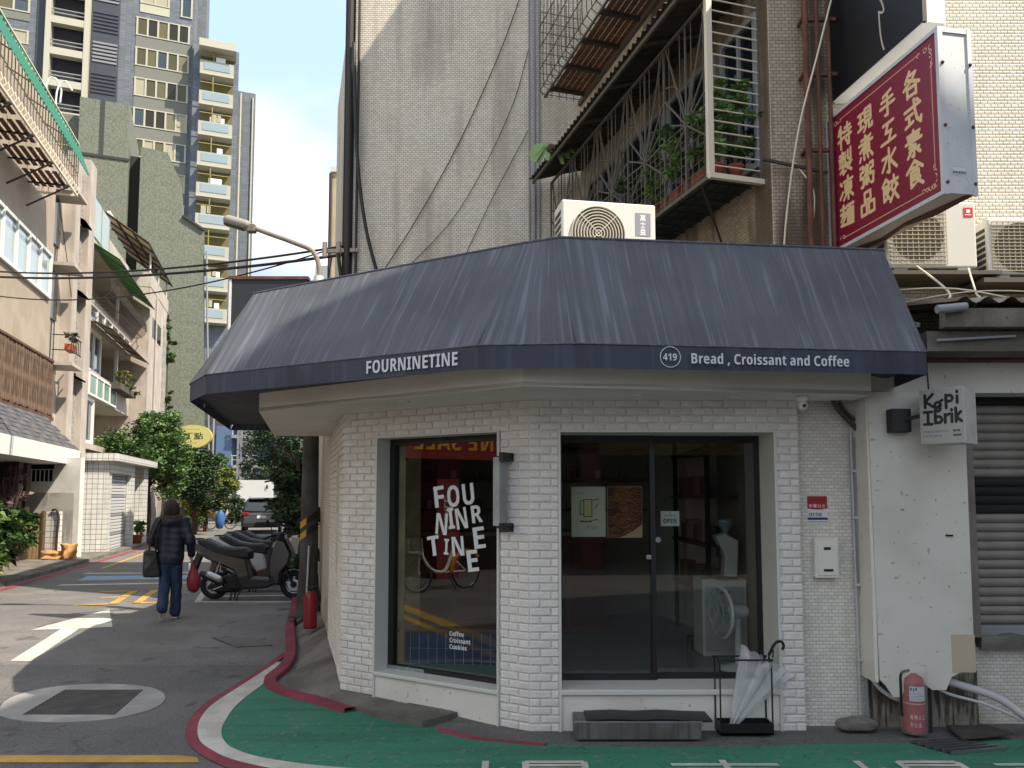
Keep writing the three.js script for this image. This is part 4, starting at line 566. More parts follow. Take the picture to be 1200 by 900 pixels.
{ // second-floor balcony cage with a wooden slat floor
  const t = frame(thing('balcony_cage', 'iron balcony cage with a brown wooden slat floor high on the building', 'balcony cage'), [1.10, -12], [2.51, -7.2]);
  const Y = 8.05, D = 0.62, X0 = 0.05, X1 = 3.6;
  for (let i = 0; i < 5; i++) for (let k = 0; k < 6; k++) part(t, 'slat', bx(X0 + 0.3 + i * 0.66, X0 + 0.9 + i * 0.66, Y + 0.02, Y + 0.035, 0.03 + k * 0.09, 0.108 + k * 0.09), m.brownWood);
  for (let i = 0; i <= 5; i++) part(t, 'joist', bx(X0 + 0.25 + i * 0.66, X0 + 0.3 + i * 0.66, Y - 0.03, Y + 0.04, 0, D), m.ironDark);
  part(t, 'floor_beam', [bar([X0, Y - 0.02, 0.02], [X1, Y - 0.02, 0.02], 0.07), bar([X0, Y, D], [X1, Y, D], 0.03)], m.iron);
  const g = []; for (let i = 0; i < 22; i++) { const x = X0 + i * 0.165; g.push(tube([[x, Y + 0.0, D - 0.06], [x, Y + 0.05, D + 0.05], [x, Y + 0.4, D + 0.08], [x, Y + 1.6, D + 0.06]], 0.008, 5, 10)); } for (let k = 0; k < 4; k++) g.push(rod([X0, Y + 0.1 + k * 0.35, D + 0.08], [X1, Y + 0.1 + k * 0.35, D + 0.08], 0.008, 5));
  for (let k = 0; k < 9; k++) g.push(rod([X0, Y + 0.05 + k * 0.17, 0], [X0, Y + 0.05 + k * 0.17, D + 0.06], 0.007, 5)); for (let k = 0; k < 5; k++) g.push(rod([X0, Y, D * k / 5], [X0, Y + 1.6, D * k / 5], 0.007, 5));
  part(t, 'bars', g, m.iron);
}
// --- air conditioners
function airCon(name, label, p, turn, w, h, d, style) {
  const t = thing(name, label, 'air conditioner', p, turn, undefined);
  part(t, 'casing', rb(-w / 2, w / 2, 0.03, h, -d, 0, 0.02, 2), m.whitePlastic);
  for (const x of [-w * 0.35, w * 0.35]) part(t, 'foot', bx(x - 0.06, x + 0.06, 0, 0.03, -d + 0.02, 0.0), m.grey);
  const fx = style === 'round' ? -w * 0.12 : -w * 0.15, R = Math.min(h * 0.43, w * 0.28);
  part(t, 'fan_recess', new THREE.CylinderGeometry(R, R, 0.012, 40).rotateX(Math.PI / 2).translate(fx, h / 2, 0.0), M('#6d665c', 0.7));
  if (style === 'round') { const g = []; for (let k = 1; k <= 9; k++) g.push(new THREE.TorusGeometry(R * k / 9, 0.0055, 5, 48).translate(fx, h / 2, 0.014)); for (let k = 0; k < 4; k++) g.push(bar([fx, h / 2, 0.012], [fx + Math.cos(k * 1.57 + 0.785) * R, h / 2 + Math.sin(k * 1.57 + 0.785) * R, 0.012], 0.012, 0.006)); part(t, 'fan_grille', g, M('#c9c2ad', 0.5)); }
  else { const g = [], gw = w * 0.31; for (let k = 0; k <= 14; k++) g.push(bx(fx - gw, fx + gw, 0.06 + (h - 0.1) * k / 14 - 0.003, 0.06 + (h - 0.1) * k / 14 + 0.003, 0.008, 0.016)); for (let k = 0; k <= 10; k++) g.push(bx(fx - gw + gw * 2 * k / 10 - 0.003, fx - gw + gw * 2 * k / 10 + 0.003, 0.06, h - 0.04, 0.006, 0.012)); part(t, 'fan_grille', g, M('#b5aa90', 0.6)); }
  const sl = []; for (let k = 0; k < 7; k++) sl.push(bx(-w / 2 - 0.004, -w / 2 + 0.01, 0.09 + k * (h - 0.15) / 7, 0.09 + (k + 0.6) * (h - 0.15) / 7, -d + 0.05, -0.04)); part(t, 'side_louvre', sl, M('#3e3b35', 0.7));
  return t;
}
{
  const t = airCon('outdoor_unit', 'cream outdoor air conditioner unit on the flat roof behind the awning ridge', [0.86, 3.72, -6.62], 0.17, 0.86, 0.59, 0.3, 'round');
  part(t, 'name_plate', new THREE.PlaneGeometry(0.14, 0.21).translate(0.31, 0.4, 0.003), M(0, 0.5, { map: ctex(128, 192, (x, w, h) => { x.fillStyle = '#8c8f92'; x.fillRect(0, 0, w, h); x.strokeStyle = '#e6e6e2'; for (const [i, c] of ['萬', '士', '益'].entries()) han(x, c, 38, 14 + i * 58, 50, 6); }) }), { uv: true });
  part(t, 'roof_stand', [bx(-0.35, -0.3, -0.17, 0, -0.28, -0.02), bx(0.3, 0.35, -0.17, 0, -0.28, -0.02)], m.ironDark);
  const u = airCon('outdoor_unit', 'white outdoor air conditioner unit with a red sticker below the red signboard', [3.8, 3.74, -6.8], 0, 0.82, 0.64, 0.3, 'grid');
  part(u, 'red_sticker', new THREE.PlaneGeometry(0.085, 0.09).translate(0.34, 0.54, 0.003), M(0, 0.5, { map: ctex(64, 64, (x) => { x.fillStyle = '#c32a2e'; x.fillRect(0, 0, 64, 64); x.fillStyle = '#eee'; x.fillRect(20, 12, 26, 22); x.fillRect(10, 44, 44, 5); }) }), { uv: true });
  part(u, 'shelf', bx(-0.5, 0.6, -0.04, -0.005, -0.4, 0.04), m.iron);
  const v = airCon('outdoor_unit', 'grey outdoor air conditioner unit on the tiled wall, right of the stickered one', [4.72, 3.68, -6.8], 0, 0.82, 0.55, 0.3, 'grid'); part(v, 'shelf', bx(-0.48, 0.48, -0.05, -0.005, -0.38, 0.03), m.iron);
}
// --- red signboard standing out from the wall
{
  const t = frame(thing('red_signboard', 'red projecting signboard with cream handwritten characters and a white metal side', 'sign'), [3.05, -7.19, 0], [3.30, -5.7]);
  const L = 1.51, Y0 = 4.02, Y1 = 5.33, T = 0.27, wm = M(0, 0.5, { metal: 0.2, map: mottled('#c6c9ca', '#babdbe', 0.9, { grain: 8, seed: 160, spot: 0.6, streakC: '#6c6258' }) });
  part(t, 'box', bx(0, L, Y0, Y1, -T, -0.006), wm);
  part(t, 'frame', [bx(0, L + 0.012, Y0 - 0.012, Y0 + 0.02, -0.03, 0.012), bx(0, L + 0.012, Y1 - 0.02, Y1 + 0.012, -0.03, 0.012), bx(L - 0.02, L + 0.012, Y0 + 0.02, Y1 - 0.02, -0.03, 0.012), bx(0, 0.02, Y0 + 0.02, Y1 - 0.02, -0.03, 0.012), bx(L - 0.01, L + 0.012, Y0 - 0.012, Y1 + 0.012, -T - 0.012, -T + 0.025), bx(L - 0.001, L + 0.01, Y1 - 0.03, Y1 + 0.012, -T + 0.025, -0.03)], wm);
  for (const y of [4.1, 4.55, 5.05]) part(t, 'bolt', [new THREE.SphereGeometry(0.014, 8, 6).translate(L + 0.014, y, -0.02), new THREE.SphereGeometry(0.014, 8, 6).translate(L + 0.014, y, -T + 0.01)], m.rust);
  part(t, 'red_face', new THREE.PlaneGeometry(L - 0.04, Y1 - Y0 - 0.04).translate(L / 2, (Y0 + Y1) / 2, 0.001), M(0, 0.35, { map: ctex(1024, 896, (x, w, h) => {
    x.fillStyle = '#7c1530'; x.fillRect(0, 0, w, h); x.strokeStyle = '#d8b98a'; x.lineWidth = 5; x.strokeRect(46, 46, w - 92, h - 92);
    x.fillStyle = '#7c1530'; for (const [cx, cy] of [[46, 46], [w - 46, 46], [46, h - 46], [w - 46, h - 46]]) x.fillRect(cx - 90, cy - 90, 180, 180);
    let s = 3; const r = () => ((s = (s * 16807) % 2147483647) / 2147483647);
    for (const [cx, cy, dx, dy] of [[40, 46, 1, 1], [w - 40, 46, -1, 1], [40, h - 46, 1, -1], [w - 40, h - 46, -1, -1]]) for (let k = 0; k < 9; k++) { x.lineWidth = 5; x.beginPath(); x.arc(cx + dx * (k % 2 ? 8 + k * 13 : 6), cy + dy * (k % 2 ? 6 : 8 + k * 13), 9 + r() * 4, r() * 6, r() * 6 + 4); x.stroke(); }
    x.strokeStyle = '#dcc08c'; const cols = [['各', '式', '素', '食'], ['手', '工', '水', '餃'], ['現', '煮', '粥', '品'], ['特', '製', '凍', '麵']];
    for (const [c, l] of cols.entries()) for (const [k, q] of l.entries()) han(x, q, w - 276 - c * 213, 102 + k * 178 + (c === 1 ? 6 : 0), 142, 21, 150);
  }) }), { uv: true });
  part(t, 'maker_label', new THREE.PlaneGeometry(0.13, 0.07).rotateY(Math.PI / 2).translate(L + 0.002, 4.2, -T / 2), M(0, 0.6, { map: ctex(128, 64, (x) => { x.fillStyle = '#c9cccd'; x.fillRect(0, 0, 128, 64); x.strokeStyle = '#333'; x.strokeRect(4, 4, 120, 56); x.fillStyle = '#222'; for (let i = 0; i < 9; i++) x.fillRect(10 + i * 12.5, 34, 8, 20); }) }), { uv: true });
  part(t, 'rusty_underside', slab([[0.0, 0], [0, -0.2], [0.5, -0.24], [0.8, -0.18], [1.1, -0.26], [1.5, -0.25], [1.5, -0.2], [0.9, -0.13], [0.5, -0.18], [0.2, -0.1]], Y0 - 0.008, Y0 - 0.003), m.rust);
  part(t, 'wall_bracket', [bar([0, 4.2, -0.1], [-0.12, 4.2, -0.1], 0.05), bar([0, 5.2, -0.1], [-0.12, 5.2, -0.1], 0.05)], m.rust);
}
{
  const t = frame(thing('black_signboard', 'black projecting signboard with pale script above the red signboard', 'sign'), [3.1, -7.19, 0], [3.31, -5.9]);
  const L = 1.3, Y0 = 5.52, Y1 = 8.2, T = 0.2; part(t, 'box', bx(0, L, Y0, Y1, -T, -0.004), m.white); part(t, 'edge_trim', [bx(0, 0.02, Y0, Y1, -0.03, 0.008), bx(L - 0.02, L + 0.006, Y0, Y1, -0.03, 0.008)], m.black);
  part(t, 'black_face', new THREE.PlaneGeometry(L - 0.04, Y1 - Y0).translate(L / 2, (Y0 + Y1) / 2, 0.001), M(0, 0.4, { map: ctex(512, 1024, (x, w, h) => { x.fillStyle = '#0d0f14'; x.fillRect(0, 0, w, h); x.strokeStyle = '#b8b39c'; x.lineWidth = 8; x.lineCap = 'round'; x.beginPath(); x.moveTo(270, 300); for (let k = 0; k < 9; k++) x.quadraticCurveTo(250 + (k % 2) * 70, 340 + k * 55, 285 + (k % 3) * 10, 370 + k * 55); x.quadraticCurveTo(350, 900, 300, 860); x.quadraticCurveTo(300, 960, 320, 1000); x.stroke(); x.fillStyle = '#a9a48e'; x.font = '30px sans-serif'; x.save(); x.translate(190, 560); x.rotate(Math.PI / 2); x.fillText('IN UMBRIA', 0, 0); x.restore(); x.strokeStyle = '#c9c3ab'; for (const [i, c] of ['士', '歐', '州', '工'].entries()) han(x, c, 436, 470 + i * 112, 60, 8, 84); }) }), { uv: true });
}
{ // pipes, rusty brackets and cables on the tiled wall beside the signs
  const t = thing('rusty_pipe_rack', 'rusty brown pipes and brackets on the tiled wall left of the signs', 'pipes', [0, 0, -7.19]);
  for (const [x, r] of [[2.82, 0.03], [2.93, 0.022], [3.04, 0.02]]) part(t, 'pipe', rod([x, 3.5, 0.12], [x, 9, 0.12], r, 8), m.rust);
  for (const y of [5.0, 5.75, 6.3]) part(t, 'bracket', [bar([2.78, y, 0.1], [3.2, y, 0.1], 0.035), bar([2.8, y, 0], [2.8, y, 0.12], 0.03)], m.rust);
  part(t, 'cable', [tube([[2.55, 3.6, 0.03], [2.62, 4.4, 0.05], [2.72, 5.2, 0.16], [2.9, 5.9, 0.2], [3.1, 6.6, 0.16]], 0.01, 5), tube([[2.7, 4.9, 0.06], [2.85, 4.6, 0.12], [2.84, 4.2, 0.1], [2.86, 3.8, 0.08]], 0.008, 5)], m.ironPale);
  part(t, 'rail', bar([2.4, 4.92, 0.08], [3.0, 4.78, 0.1], 0.025), m.ironDark);
}
// ================================================================ the shuttered shop next door
const nb = thing('shuttered_shop', 'shabby ground-floor shop with a steel roller shutter and white panelled front', 'building');
part(nb, 'tiled_wall', bx(2.13, 2.64, 0, 2.75, -6.1, -5.85), m.whiteTile);
part(nb, 'front_wall', [bx(2.55, 9, 2.475, 2.72, -6.1, -5.66), bx(2.64, 3.31, 0, 2.475, -6.1, -5.87), bx(3.31, 3.46, 0, 2.475, -6.1, -5.87)], m.plaster);
part(nb, 'white_panel', [poly([[2.61, 2.474], [2.63, 0.4], [2.67, 0.36], [2.72, 0.28], [2.78, 0.28], [2.82, 0.38], [2.88, 0.42], [2.96, 0.36], [3.0, 0.33], [3.1, 0.33], [3.14, 0.42], [3.22, 0.46], [3.31, 0.46], [3.32, 2.474]], 0.012).translate(0, 0, -5.612)], M(0, 0.55, { map: mottled('#cfcdc2', '#c3c1b5', 1.4, { grain: 8, seed: 171, spot: 0.8, streakC: '#7d6f60' }) }));
part(nb, 'patch_panel', bx(3.15, 3.315, 0.455, 0.72, -5.6, -5.594), M('#b7aa94', 0.7));
part(nb, 'door_latch', bx(3.14, 3.19, 1.42, 1.432, -5.6, -5.59), m.black);
part(nb, 'panel_return', bx(2.6, 2.625, 0.38, 2.474, -5.86, -5.612), m.plaster);
const sh = new THREE.Group(); sh.name = 'roller_shutter'; nb.add(sh);
part(sh, 'guide_rail', [bx(3.44, 3.5, 0.66, 2.475, -5.9, -5.82)], m.shutterSteel); part(sh, 'lower_rail', rb(3.5, 8.9, 0.66, 0.74, -5.93, -5.86, 0.008), m.grey);
{ const sg = (() => { const q = []; for (let k = 0; k <= 8; k++) { const t = k / 8; q.push([t * 0.066, 0.016 * Math.sin(t * Math.PI) ** 0.7]); } return poly([...q, [0.066, -0.01], [0, -0.01]].map(([y, z]) => [-z, y]), 5.4).rotateY(Math.PI / 2); })();
  for (let r = 0; r < 25; r++) { const dk = r >= 12 && r <= 15 || r >= 24; const s = part(sh, 'slat', sg, dk ? m.blackMatte : m.shutterSteel); s.position.set(3.5, 0.745 + r * 0.0695, -5.91 + (r % 5 === 2 ? 0.004 : 0)); } }
part(nb, 'shutter_backing', bx(3.45, 8.95, 0.6, 2.475, -6.0, -5.94), m.black);
part(nb, 'lower_wall', bx(3.46, 9, 0, 0.6, -6.1, -5.9), m.whiteTile); part(nb, 'rough_sill', (() => { const g = new THREE.BoxGeometry(5.6, 0.1, 0.16, 90, 3, 3), p = g.attributes.position; for (let i = 0; i < p.count; i++) { const q = f3(p.getX(i) * 7, p.getY(i) * 20, p.getZ(i) * 20, 91, 3) - 0.5; p.setY(i, p.getY(i) + q * 0.06); p.setZ(i, p.getZ(i) + q * 0.05); } g.computeVertexNormals(); return g.translate(6.3, 0.62, -5.9); })(), m.concrete);
part(nb, 'stained_base', bx(2.64, 3.46, 0, 0.42, -5.86, -5.83), M(0, 0.9, { map: mottled('#8d887c', '#5c564b', 0.5, { grain: 26, seed: 175, streak: 1.2, streakC: '#3b372f' }) }));
{ // tin roof over the shop front
  const t = new THREE.Group(); t.name = 'tin_roof'; nb.add(t);
  const g = corrugated(6.1, 2.1, 0.16, 0.022, 1); g.rotateX(0.2); g.translate(6.1, 3.26, -6.2); part(t, 'tin_sheet', g, M(0, 0.6, { side: THREE.DoubleSide, map: mottled('#8d857a', '#5f4a3c', 1.3, { grain: 20, seed: 178, streak: 0.8, streakC: '#4d3325' }) }));
  part(t, 'front_beam', bx(2.98, 9, 2.87, 3.0, -5.28, -5.2), m.concrete); part(t, 'gutter', [rod([2.9, 2.98, -5.16], [3.1, 3.0, -5.16], 0.03, 8)], m.grey);
  part(t, 'canopy_soffit', bx(2.9, 9, 2.72, 2.86, -5.66, -5.3), m.concrete); part(t, 'rust_band', bx(2.9, 9, 2.70, 2.745, -5.66, -5.56), m.rust);
  part(t, 'bracing', [bar([2.95, 2.79, -5.27], [3.5, 2.82, -5.27], 0.015), bar([2.95, 2.95, -5.5], [2.95, 3.3, -6.6], 0.03)], m.grey);
}
for (const [k, [pts, r]] of [[[[2.8, 3.3, -5.9], [3.2, 3.22, -5.5], [3.7, 3.08, -5.35], [4.6, 2.98, -5.3]], 0.006], [[[2.9, 3.2, -6.0], [3.4, 3.2, -5.5], [4.6, 3.05, -5.28]], 0.005], [[[3.55, 3.72, -6.6], [3.4, 3.4, -6.0], [3.25, 3.2, -5.6], [3.15, 3.12, -5.45]], 0.009], [[[4.0, 3.7, -6.6], [3.75, 3.35, -6.1], [3.4, 3.14, -5.5], [3.3, 3.06, -5.4]], 0.009]].entries()) single('loose_cable', ['thick pale cable lying along the front edge of the tin roof', 'thin pale cable lying behind the thick one on the tin roof', 'pale drain hose dropping from the stickered air conditioner to the tin roof', 'pale hose dropping beside the grey air conditioner to the tin roof'][k], 'cable', tube(pts, r, 6), m.ironPale, { group: 'cables on the tin roof' });
{ // conduits on the tiled wall
  const t = thing('wall_conduits', 'bundle of conduits running down the tiled wall from under the awning', 'pipes', [0, 0, -5.84]);
  part(t, 'bent_hose', [tube([[2.4, 2.5, 0.08], [2.46, 2.38, 0.06], [2.56, 2.27, 0.05], [2.62, 2.2, 0.04], [2.62, 2.1, 0.04]], 0.02, 8, 24), tube([[2.45, 2.5, 0.06], [2.52, 2.36, 0.05], [2.61, 2.28, 0.04]], 0.014, 8, 20)], M('#4c4338', 0.8));
  part(t, 'conduit', tube([[2.6, 2.15, 0.03], [2.6, 1.2, 0.03], [2.62, 0.8, 0.03], [2.63, 0.02, 0.03]], 0.013, 8, 30), m.grey); part(t, 'conduit', rod([2.575, 2.2, 0.02], [2.58, 0.1, 0.02], 0.009, 6), m.lightGrey); part(t, 'rusty_edge', bx(2.615, 2.64, 2.0, 2.5, 0.0, 0.02), m.rust);
  for (const y of [1.9, 1.55, 1.05, 0.5]) part(t, 'clip', bx(2.56, 2.645, y - 0.01, y + 0.01, 0.01, 0.048), m.lightGrey);
  part(t, 'drain_pipe', [tube([[2.63, 0.42, 0.02], [2.7, 0.3, 0.1], [2.8, 0.24, 0.14], [2.9, 0.25, 0.14]], 0.016, 8), tube([[3.0, 0.42, 0.12], [3.2, 0.36, 0.16], [3.5, 0.26, 0.2], [3.7, 0.12, 0.28], [4.1, 0.06, 0.3]], 0.028, 8), tube([[3.0, 0.4, 0.1], [3.12, 0.3, 0.15], [3.4, 0.22, 0.2], [3.7, 0.09, 0.26]], 0.012, 6)], m.lightGrey);
  part(t, 'black_pipe', rod([3.01, 0, 0.1], [3.01, 0.36, 0.1], 0.05, 12), M(0, 0.7, { map: mottled('#232323', '#35332f', 0.3, { grain: 40, seed: 181 }) }));
}
{
  const t = thing('wall_sticker', 'red white and blue security company sticker on the tiled wall', 'sticker', [2.24, 1.5, -5.848]);
  part(t, 'print', new THREE.PlaneGeometry(0.15, 0.21).translate(0.075, 0.105, 0.003), M(0, 0.5, { map: ctex(192, 256, (x, w, h) => { x.fillStyle = '#cfcfca'; x.fillRect(0, 0, w, h); x.fillStyle = '#8e1420'; x.beginPath(); x.moveTo(0, 0); x.lineTo(w, 0); x.lineTo(w, 112); x.quadraticCurveTo(96, 136, 0, 112); x.fill(); x.strokeStyle = '#e0c9c9'; for (const [i, c] of ['中', '保', '公', '士'].entries()) han(x, c, 12 + i * 43, 72, 36, 5, 34); x.fillStyle = '#20242e'; x.font = 'bold 46px sans-serif'; x.save(); x.scale(0.82, 1); x.fillText('SECOM', 12, 186); x.restore(); x.fillStyle = '#1d2a56'; x.fillRect(0, 196, w, 22); x.fillStyle = '#777'; for (let i = 0; i < 9; i++) x.fillRect(10 + i * 20, 230, 14, 12); }) }), { uv: true });
  const b = thing('meter_box', 'grey white metal box on the tiled wall below the sticker', 'box', [2.265, 1.1, -5.85]);
  part(b, 'case', rb(0, 0.18, 0, 0.3, 0, 0.06, 0.008), m.plaster); part(b, 'door', rb(0.02, 0.165, 0.02, 0.25, 0.06, 0.068, 0.004), m.whitePlastic); part(b, 'slot', bx(0.065, 0.115, 0.21, 0.23, 0.068, 0.072), m.black); part(b, 'slot', bx(0.06, 0.13, 0.05, 0.068, 0.068, 0.072), m.blackMatte);
}
{ // hanging light box
  const t = frame(thing('light_box_sign', 'square white projecting sign reading Kopi Ibrik beside the shutter', 'sign'), [2.80, -5.42, 0], [2.985, -5.2]); t.position.set(2.89, 0, -5.42); t.rotation.y = -0.872;
  const L = 0.29, T = 0.21, Y0 = 2.07, Y1 = 2.46; part(t, 'case', rb(0, L, Y0, Y1, -T, -0.004, 0.004, 1), M('#b3b5ae', 0.5)); part(t, 'edge', [bx(L - 0.004, L + 0.003, Y0, Y1, -T, -0.002)], M(0, 0.5, { map: mottled('#bcbdb6', '#aeb0a9', 0.3, { grain: 8, seed: 185 }) }));
  part(t, 'face', new THREE.PlaneGeometry(L - 0.008, Y1 - Y0 - 0.01).translate(L / 2, (Y0 + Y1) / 2, 0.001), M(0, 0.5, { map: ctex(300, 400, (x, w, h) => { x.fillStyle = '#a2a49c'; x.fillRect(0, 0, w, h); x.strokeStyle = '#14161e'; x.lineWidth = 21; x.lineCap = 'round'; const L2 = (...p) => { x.beginPath(); x.moveTo(p[0], p[1]); for (let i = 2; i < p.length; i += 2) x.lineTo(p[i], p[i + 1]); x.stroke(); }; L2(40, 40, 40, 130); L2(95, 35, 42, 88, 100, 130); x.beginPath(); x.arc(128, 118, 20, 0, 7); x.arc(128, 118 + 30, 16, -1.5, 4); x.stroke(); L2(140, 96, 160, 84); L2(186, 50, 186, 145); x.beginPath(); x.arc(208, 75, 22, 0, 7); x.stroke(); L2(262, 62, 262, 112); L2(262, 28, 262, 34); L2(30, 165, 85, 165); L2(57, 165, 57, 255); L2(30, 255, 85, 255); L2(108, 155, 108, 250); x.beginPath(); x.arc(130, 226, 23, 0, 7); x.stroke(); L2(176, 190, 176, 250); L2(176, 205, 205, 188); L2(222, 190, 222, 248); L2(222, 158, 222, 164); L2(250, 150, 250, 248); L2(282, 178, 252, 212, 286, 246); x.fillStyle = '#50534e'; x.font = '22px sans-serif'; x.fillText('TAIWAN ROASTED', 16, 320); x.fillText('COFFEE BEAN', 16, 352); x.fillRect(225, 304, 22, 16); x.fillRect(252, 304, 22, 16); x.fillRect(225, 336, 56, 16); }) }), { uv: true });
  const b = thing('wall_speaker', 'small black box on the white panel behind the Kopi Ibrik sign', 'speaker', [2.74, 2.17, -5.6]); part(b, 'case', rb(0, 0.14, 0, 0.17, 0, 0.09, 0.006), m.black); part(b, 'arm', bar([0.1, 0.09, 0.08], [0.2, 0.12, 0.2], 0.025), m.black);
  part(t, 'hanger', rod([0.03, 2.46, -0.1], [0.02, 2.72, -0.1], 0.006), m.ironDark);
}
{ // fire extinguisher in a plastic bag
  const t = thing('fire_extinguisher', 'red fire extinguisher wrapped in a clear plastic bag on the pavement', 'fire extinguisher', [2.87, 0.03, -5.62]);
  part(t, 'cylinder', lathe([[0, 0], [0.07, 0], [0.078, 0.012], [0.078, 0.34], [0.07, 0.385], [0.035, 0.41], [0.025, 0.42], [0, 0.42]], 28), M('#8e1822', 0.35));
  part(t, 'valve', [rod([0, 0.41, 0], [0, 0.45, 0], 0.018, 10), bar([-0.04, 0.45, 0], [0.06, 0.465, 0], 0.016), bar([-0.03, 0.43, 0], [0.06, 0.435, 0], 0.014)], m.black);
  part(t, 'hose', tube([[-0.03, 0.44, 0.02], [-0.085, 0.42, 0.02], [-0.095, 0.3, 0.02], [-0.093, 0.12, 0.02]], 0.01, 8, 24), m.rubber);
  const lab = new THREE.CylinderGeometry(0.0788, 0.0788, 0.1, 24, 1, true, -0.75, 1.5).translate(0, 0.285, 0); part(t, 'paper_label', lab, M(0, 0.6, { map: ctex(256, 128, (x, w, h) => { x.fillStyle = '#b9bdbf'; x.fillRect(0, 0, w, h); x.fillStyle = '#222'; for (const [a, b, c] of [[10, 10, 26], [50, 14, 22], [84, 8, 24]]) x.fillRect(a, b, c, 26); x.fillStyle = '#6d7680'; for (let i = 0; i < 5; i++) x.fillRect(14, 54 + i * 14, 120 + (i % 3) * 40, 5); }) }), { uv: true });
  part(t, 'band', new THREE.CylinderGeometry(0.079, 0.079, 0.007, 24, 1, true).translate(0, 0.215, 0), M('#c98f7c', 0.5));
  part(t, 'printed_text', new THREE.CylinderGeometry(0.0787, 0.0787, 0.12, 24, 1, true, -0.9, 1.6).translate(0, 0.09, 0), M(0, 0.4, { map: ctex(256, 128, (x, w, h) => { x.fillStyle = '#8e1822'; x.fillRect(0, 0, w, h); x.strokeStyle = '#d9b7b5'; for (const [i, c] of ['消', '特', '火', '工', '中', '公', '品'].entries()) han(x, c, 20 + (i % 4) * 56, i < 4 ? 10 : 66, 40, 4, 36); }) }), { uv: true });
  const bag = lathe([[0.084, 0.0], [0.09, 0.05], [0.092, 0.2], [0.093, 0.36], [0.096, 0.42], [0.09, 0.475], [0.05, 0.49], [0.0, 0.485]], 40), p = bag.attributes.position; for (let i = 0; i < p.count; i++) { const y = p.getY(i), q = (f3(p.getX(i) * 40, y * 16, p.getZ(i) * 40, 19, 3) - 0.5) * (y > 0.36 ? 0.05 : 0.012); p.setX(i, p.getX(i) * (1 + q * 5)); p.setZ(i, p.getZ(i) * (1 + q * 5)); p.setY(i, y + (y > 0.4 ? q : 0)); } bag.computeVertexNormals();
  part(t, 'plastic_bag', bag, new THREE.MeshPhysicalMaterial({ color: '#ffffff', roughness: 0.2, transmission: 0.9, thickness: 0, side: THREE.DoubleSide, ior: 1.3 }));
}
single('broken_stone', 'lump of broken concrete lying against the tiled wall', 'stone', (() => { const g = new THREE.SphereGeometry(0.1, 20, 12), p = g.attributes.position; for (let i = 0; i < p.count; i++) { const q = 1 + 0.5 * (f3(p.getX(i) * 14, p.getY(i) * 14, p.getZ(i) * 14, 33, 3) - 0.5); p.setXYZ(i, p.getX(i) * q * 1.5, Math.max(-0.03, p.getY(i) * q * 0.55), p.getZ(i) * q * 0.8); } g.computeVertexNormals(); return g.translate(2.5, 0.055, -5.72); })(), m.concrete);
// ================================================================ plants
const GREENS = { mid: [[0.06, 0.12, 0.03], [0.09, 0.17, 0.04], [0.13, 0.2, 0.05], [0.04, 0.085, 0.025]], dark: [[0.02, 0.045, 0.016], [0.03, 0.065, 0.022], [0.045, 0.08, 0.025]], yellow: [[0.16, 0.19, 0.04], [0.24, 0.24, 0.055], [0.1, 0.16, 0.035]], fresh: [[0.09, 0.18, 0.045], [0.13, 0.23, 0.06], [0.06, 0.12, 0.035]] };
function leaves(blobs, n, size, pal, { long = 1.6, droop = 0.2, gap = 0.5, shell = 0.45 } = {}) {   // folded leaf quads spread through clumps
  const clumps = []; let vol = 0; for (const b of blobs) vol += b[3] * b[4] * b[5];
  for (const b of blobs) { const k = Math.max(3, Math.round(n / 70 * b[3] * b[4] * b[5] / vol)); for (let i = 0; i < k; i++) { const a = rnd() * 6.283, c = rr(-1, 1), s = Math.sqrt(1 - c * c), r = (shell + (1 - shell) * Math.cbrt(rnd())) * rr(0.75, 1.08); clumps.push([b[0] + b[3] * r * s * Math.cos(a), b[1] + b[4] * r * c, b[2] + b[5] * r * s * Math.sin(a), Math.min(b[3], b[4], b[5]) * rr(0.2, 0.42)]); } }
  const pos = [], col = [], q = new THREE.Quaternion(), e = new THREE.Euler(), v = new THREE.Vector3(); const per = Math.ceil(n / clumps.length);
  for (const c of clumps) { const base = pal[Math.floor(rnd() * pal.length)];
    for (let k = 0; k < per; k++) {
      const s = size * rr(0.6, 1.3), a = rnd() * 6.283, r = c[3] * Math.cbrt(rnd()), ph = Math.acos(rr(-1, 1)); const px = c[0] + r * Math.sin(ph) * Math.cos(a), py = c[1] + r * Math.cos(ph) * 0.8, pz = c[2] + r * Math.sin(ph) * Math.sin(a);
      e.set(rr(-0.9, 0.9) - droop, rnd() * 6.283, rr(-0.9, 0.9)); q.setFromEuler(e); const w = s / long / 2, f = s * 0.18, L = [[0, 0, 0], [w, f, s * 0.45], [0, 0, s], [-w, f, s * 0.45]].map((p) => v.set(...p).applyQuaternion(q).toArray().map((t, i) => t + [px, py, pz][i]));
      for (const i of [0, 1, 2, 0, 2, 3]) pos.push(...L[i]); const j = rr(0.7, 1.3); for (let i = 0; i < 6; i++) col.push(base[0] * j, base[1] * j, base[2] * j);
    } }
  const g = new THREE.BufferGeometry(); g.setAttribute('position', new THREE.Float32BufferAttribute(pos, 3)); g.setAttribute('color', new THREE.Float32BufferAttribute(col, 3)); g.computeVertexNormals(); return g;
}
const bark = M(0, 0.95, { map: mottled('#5a4a3a', '#43372b', 0.4, { grain: 30, seed: 201, streak: 1, streakC: '#2d251d' }) });
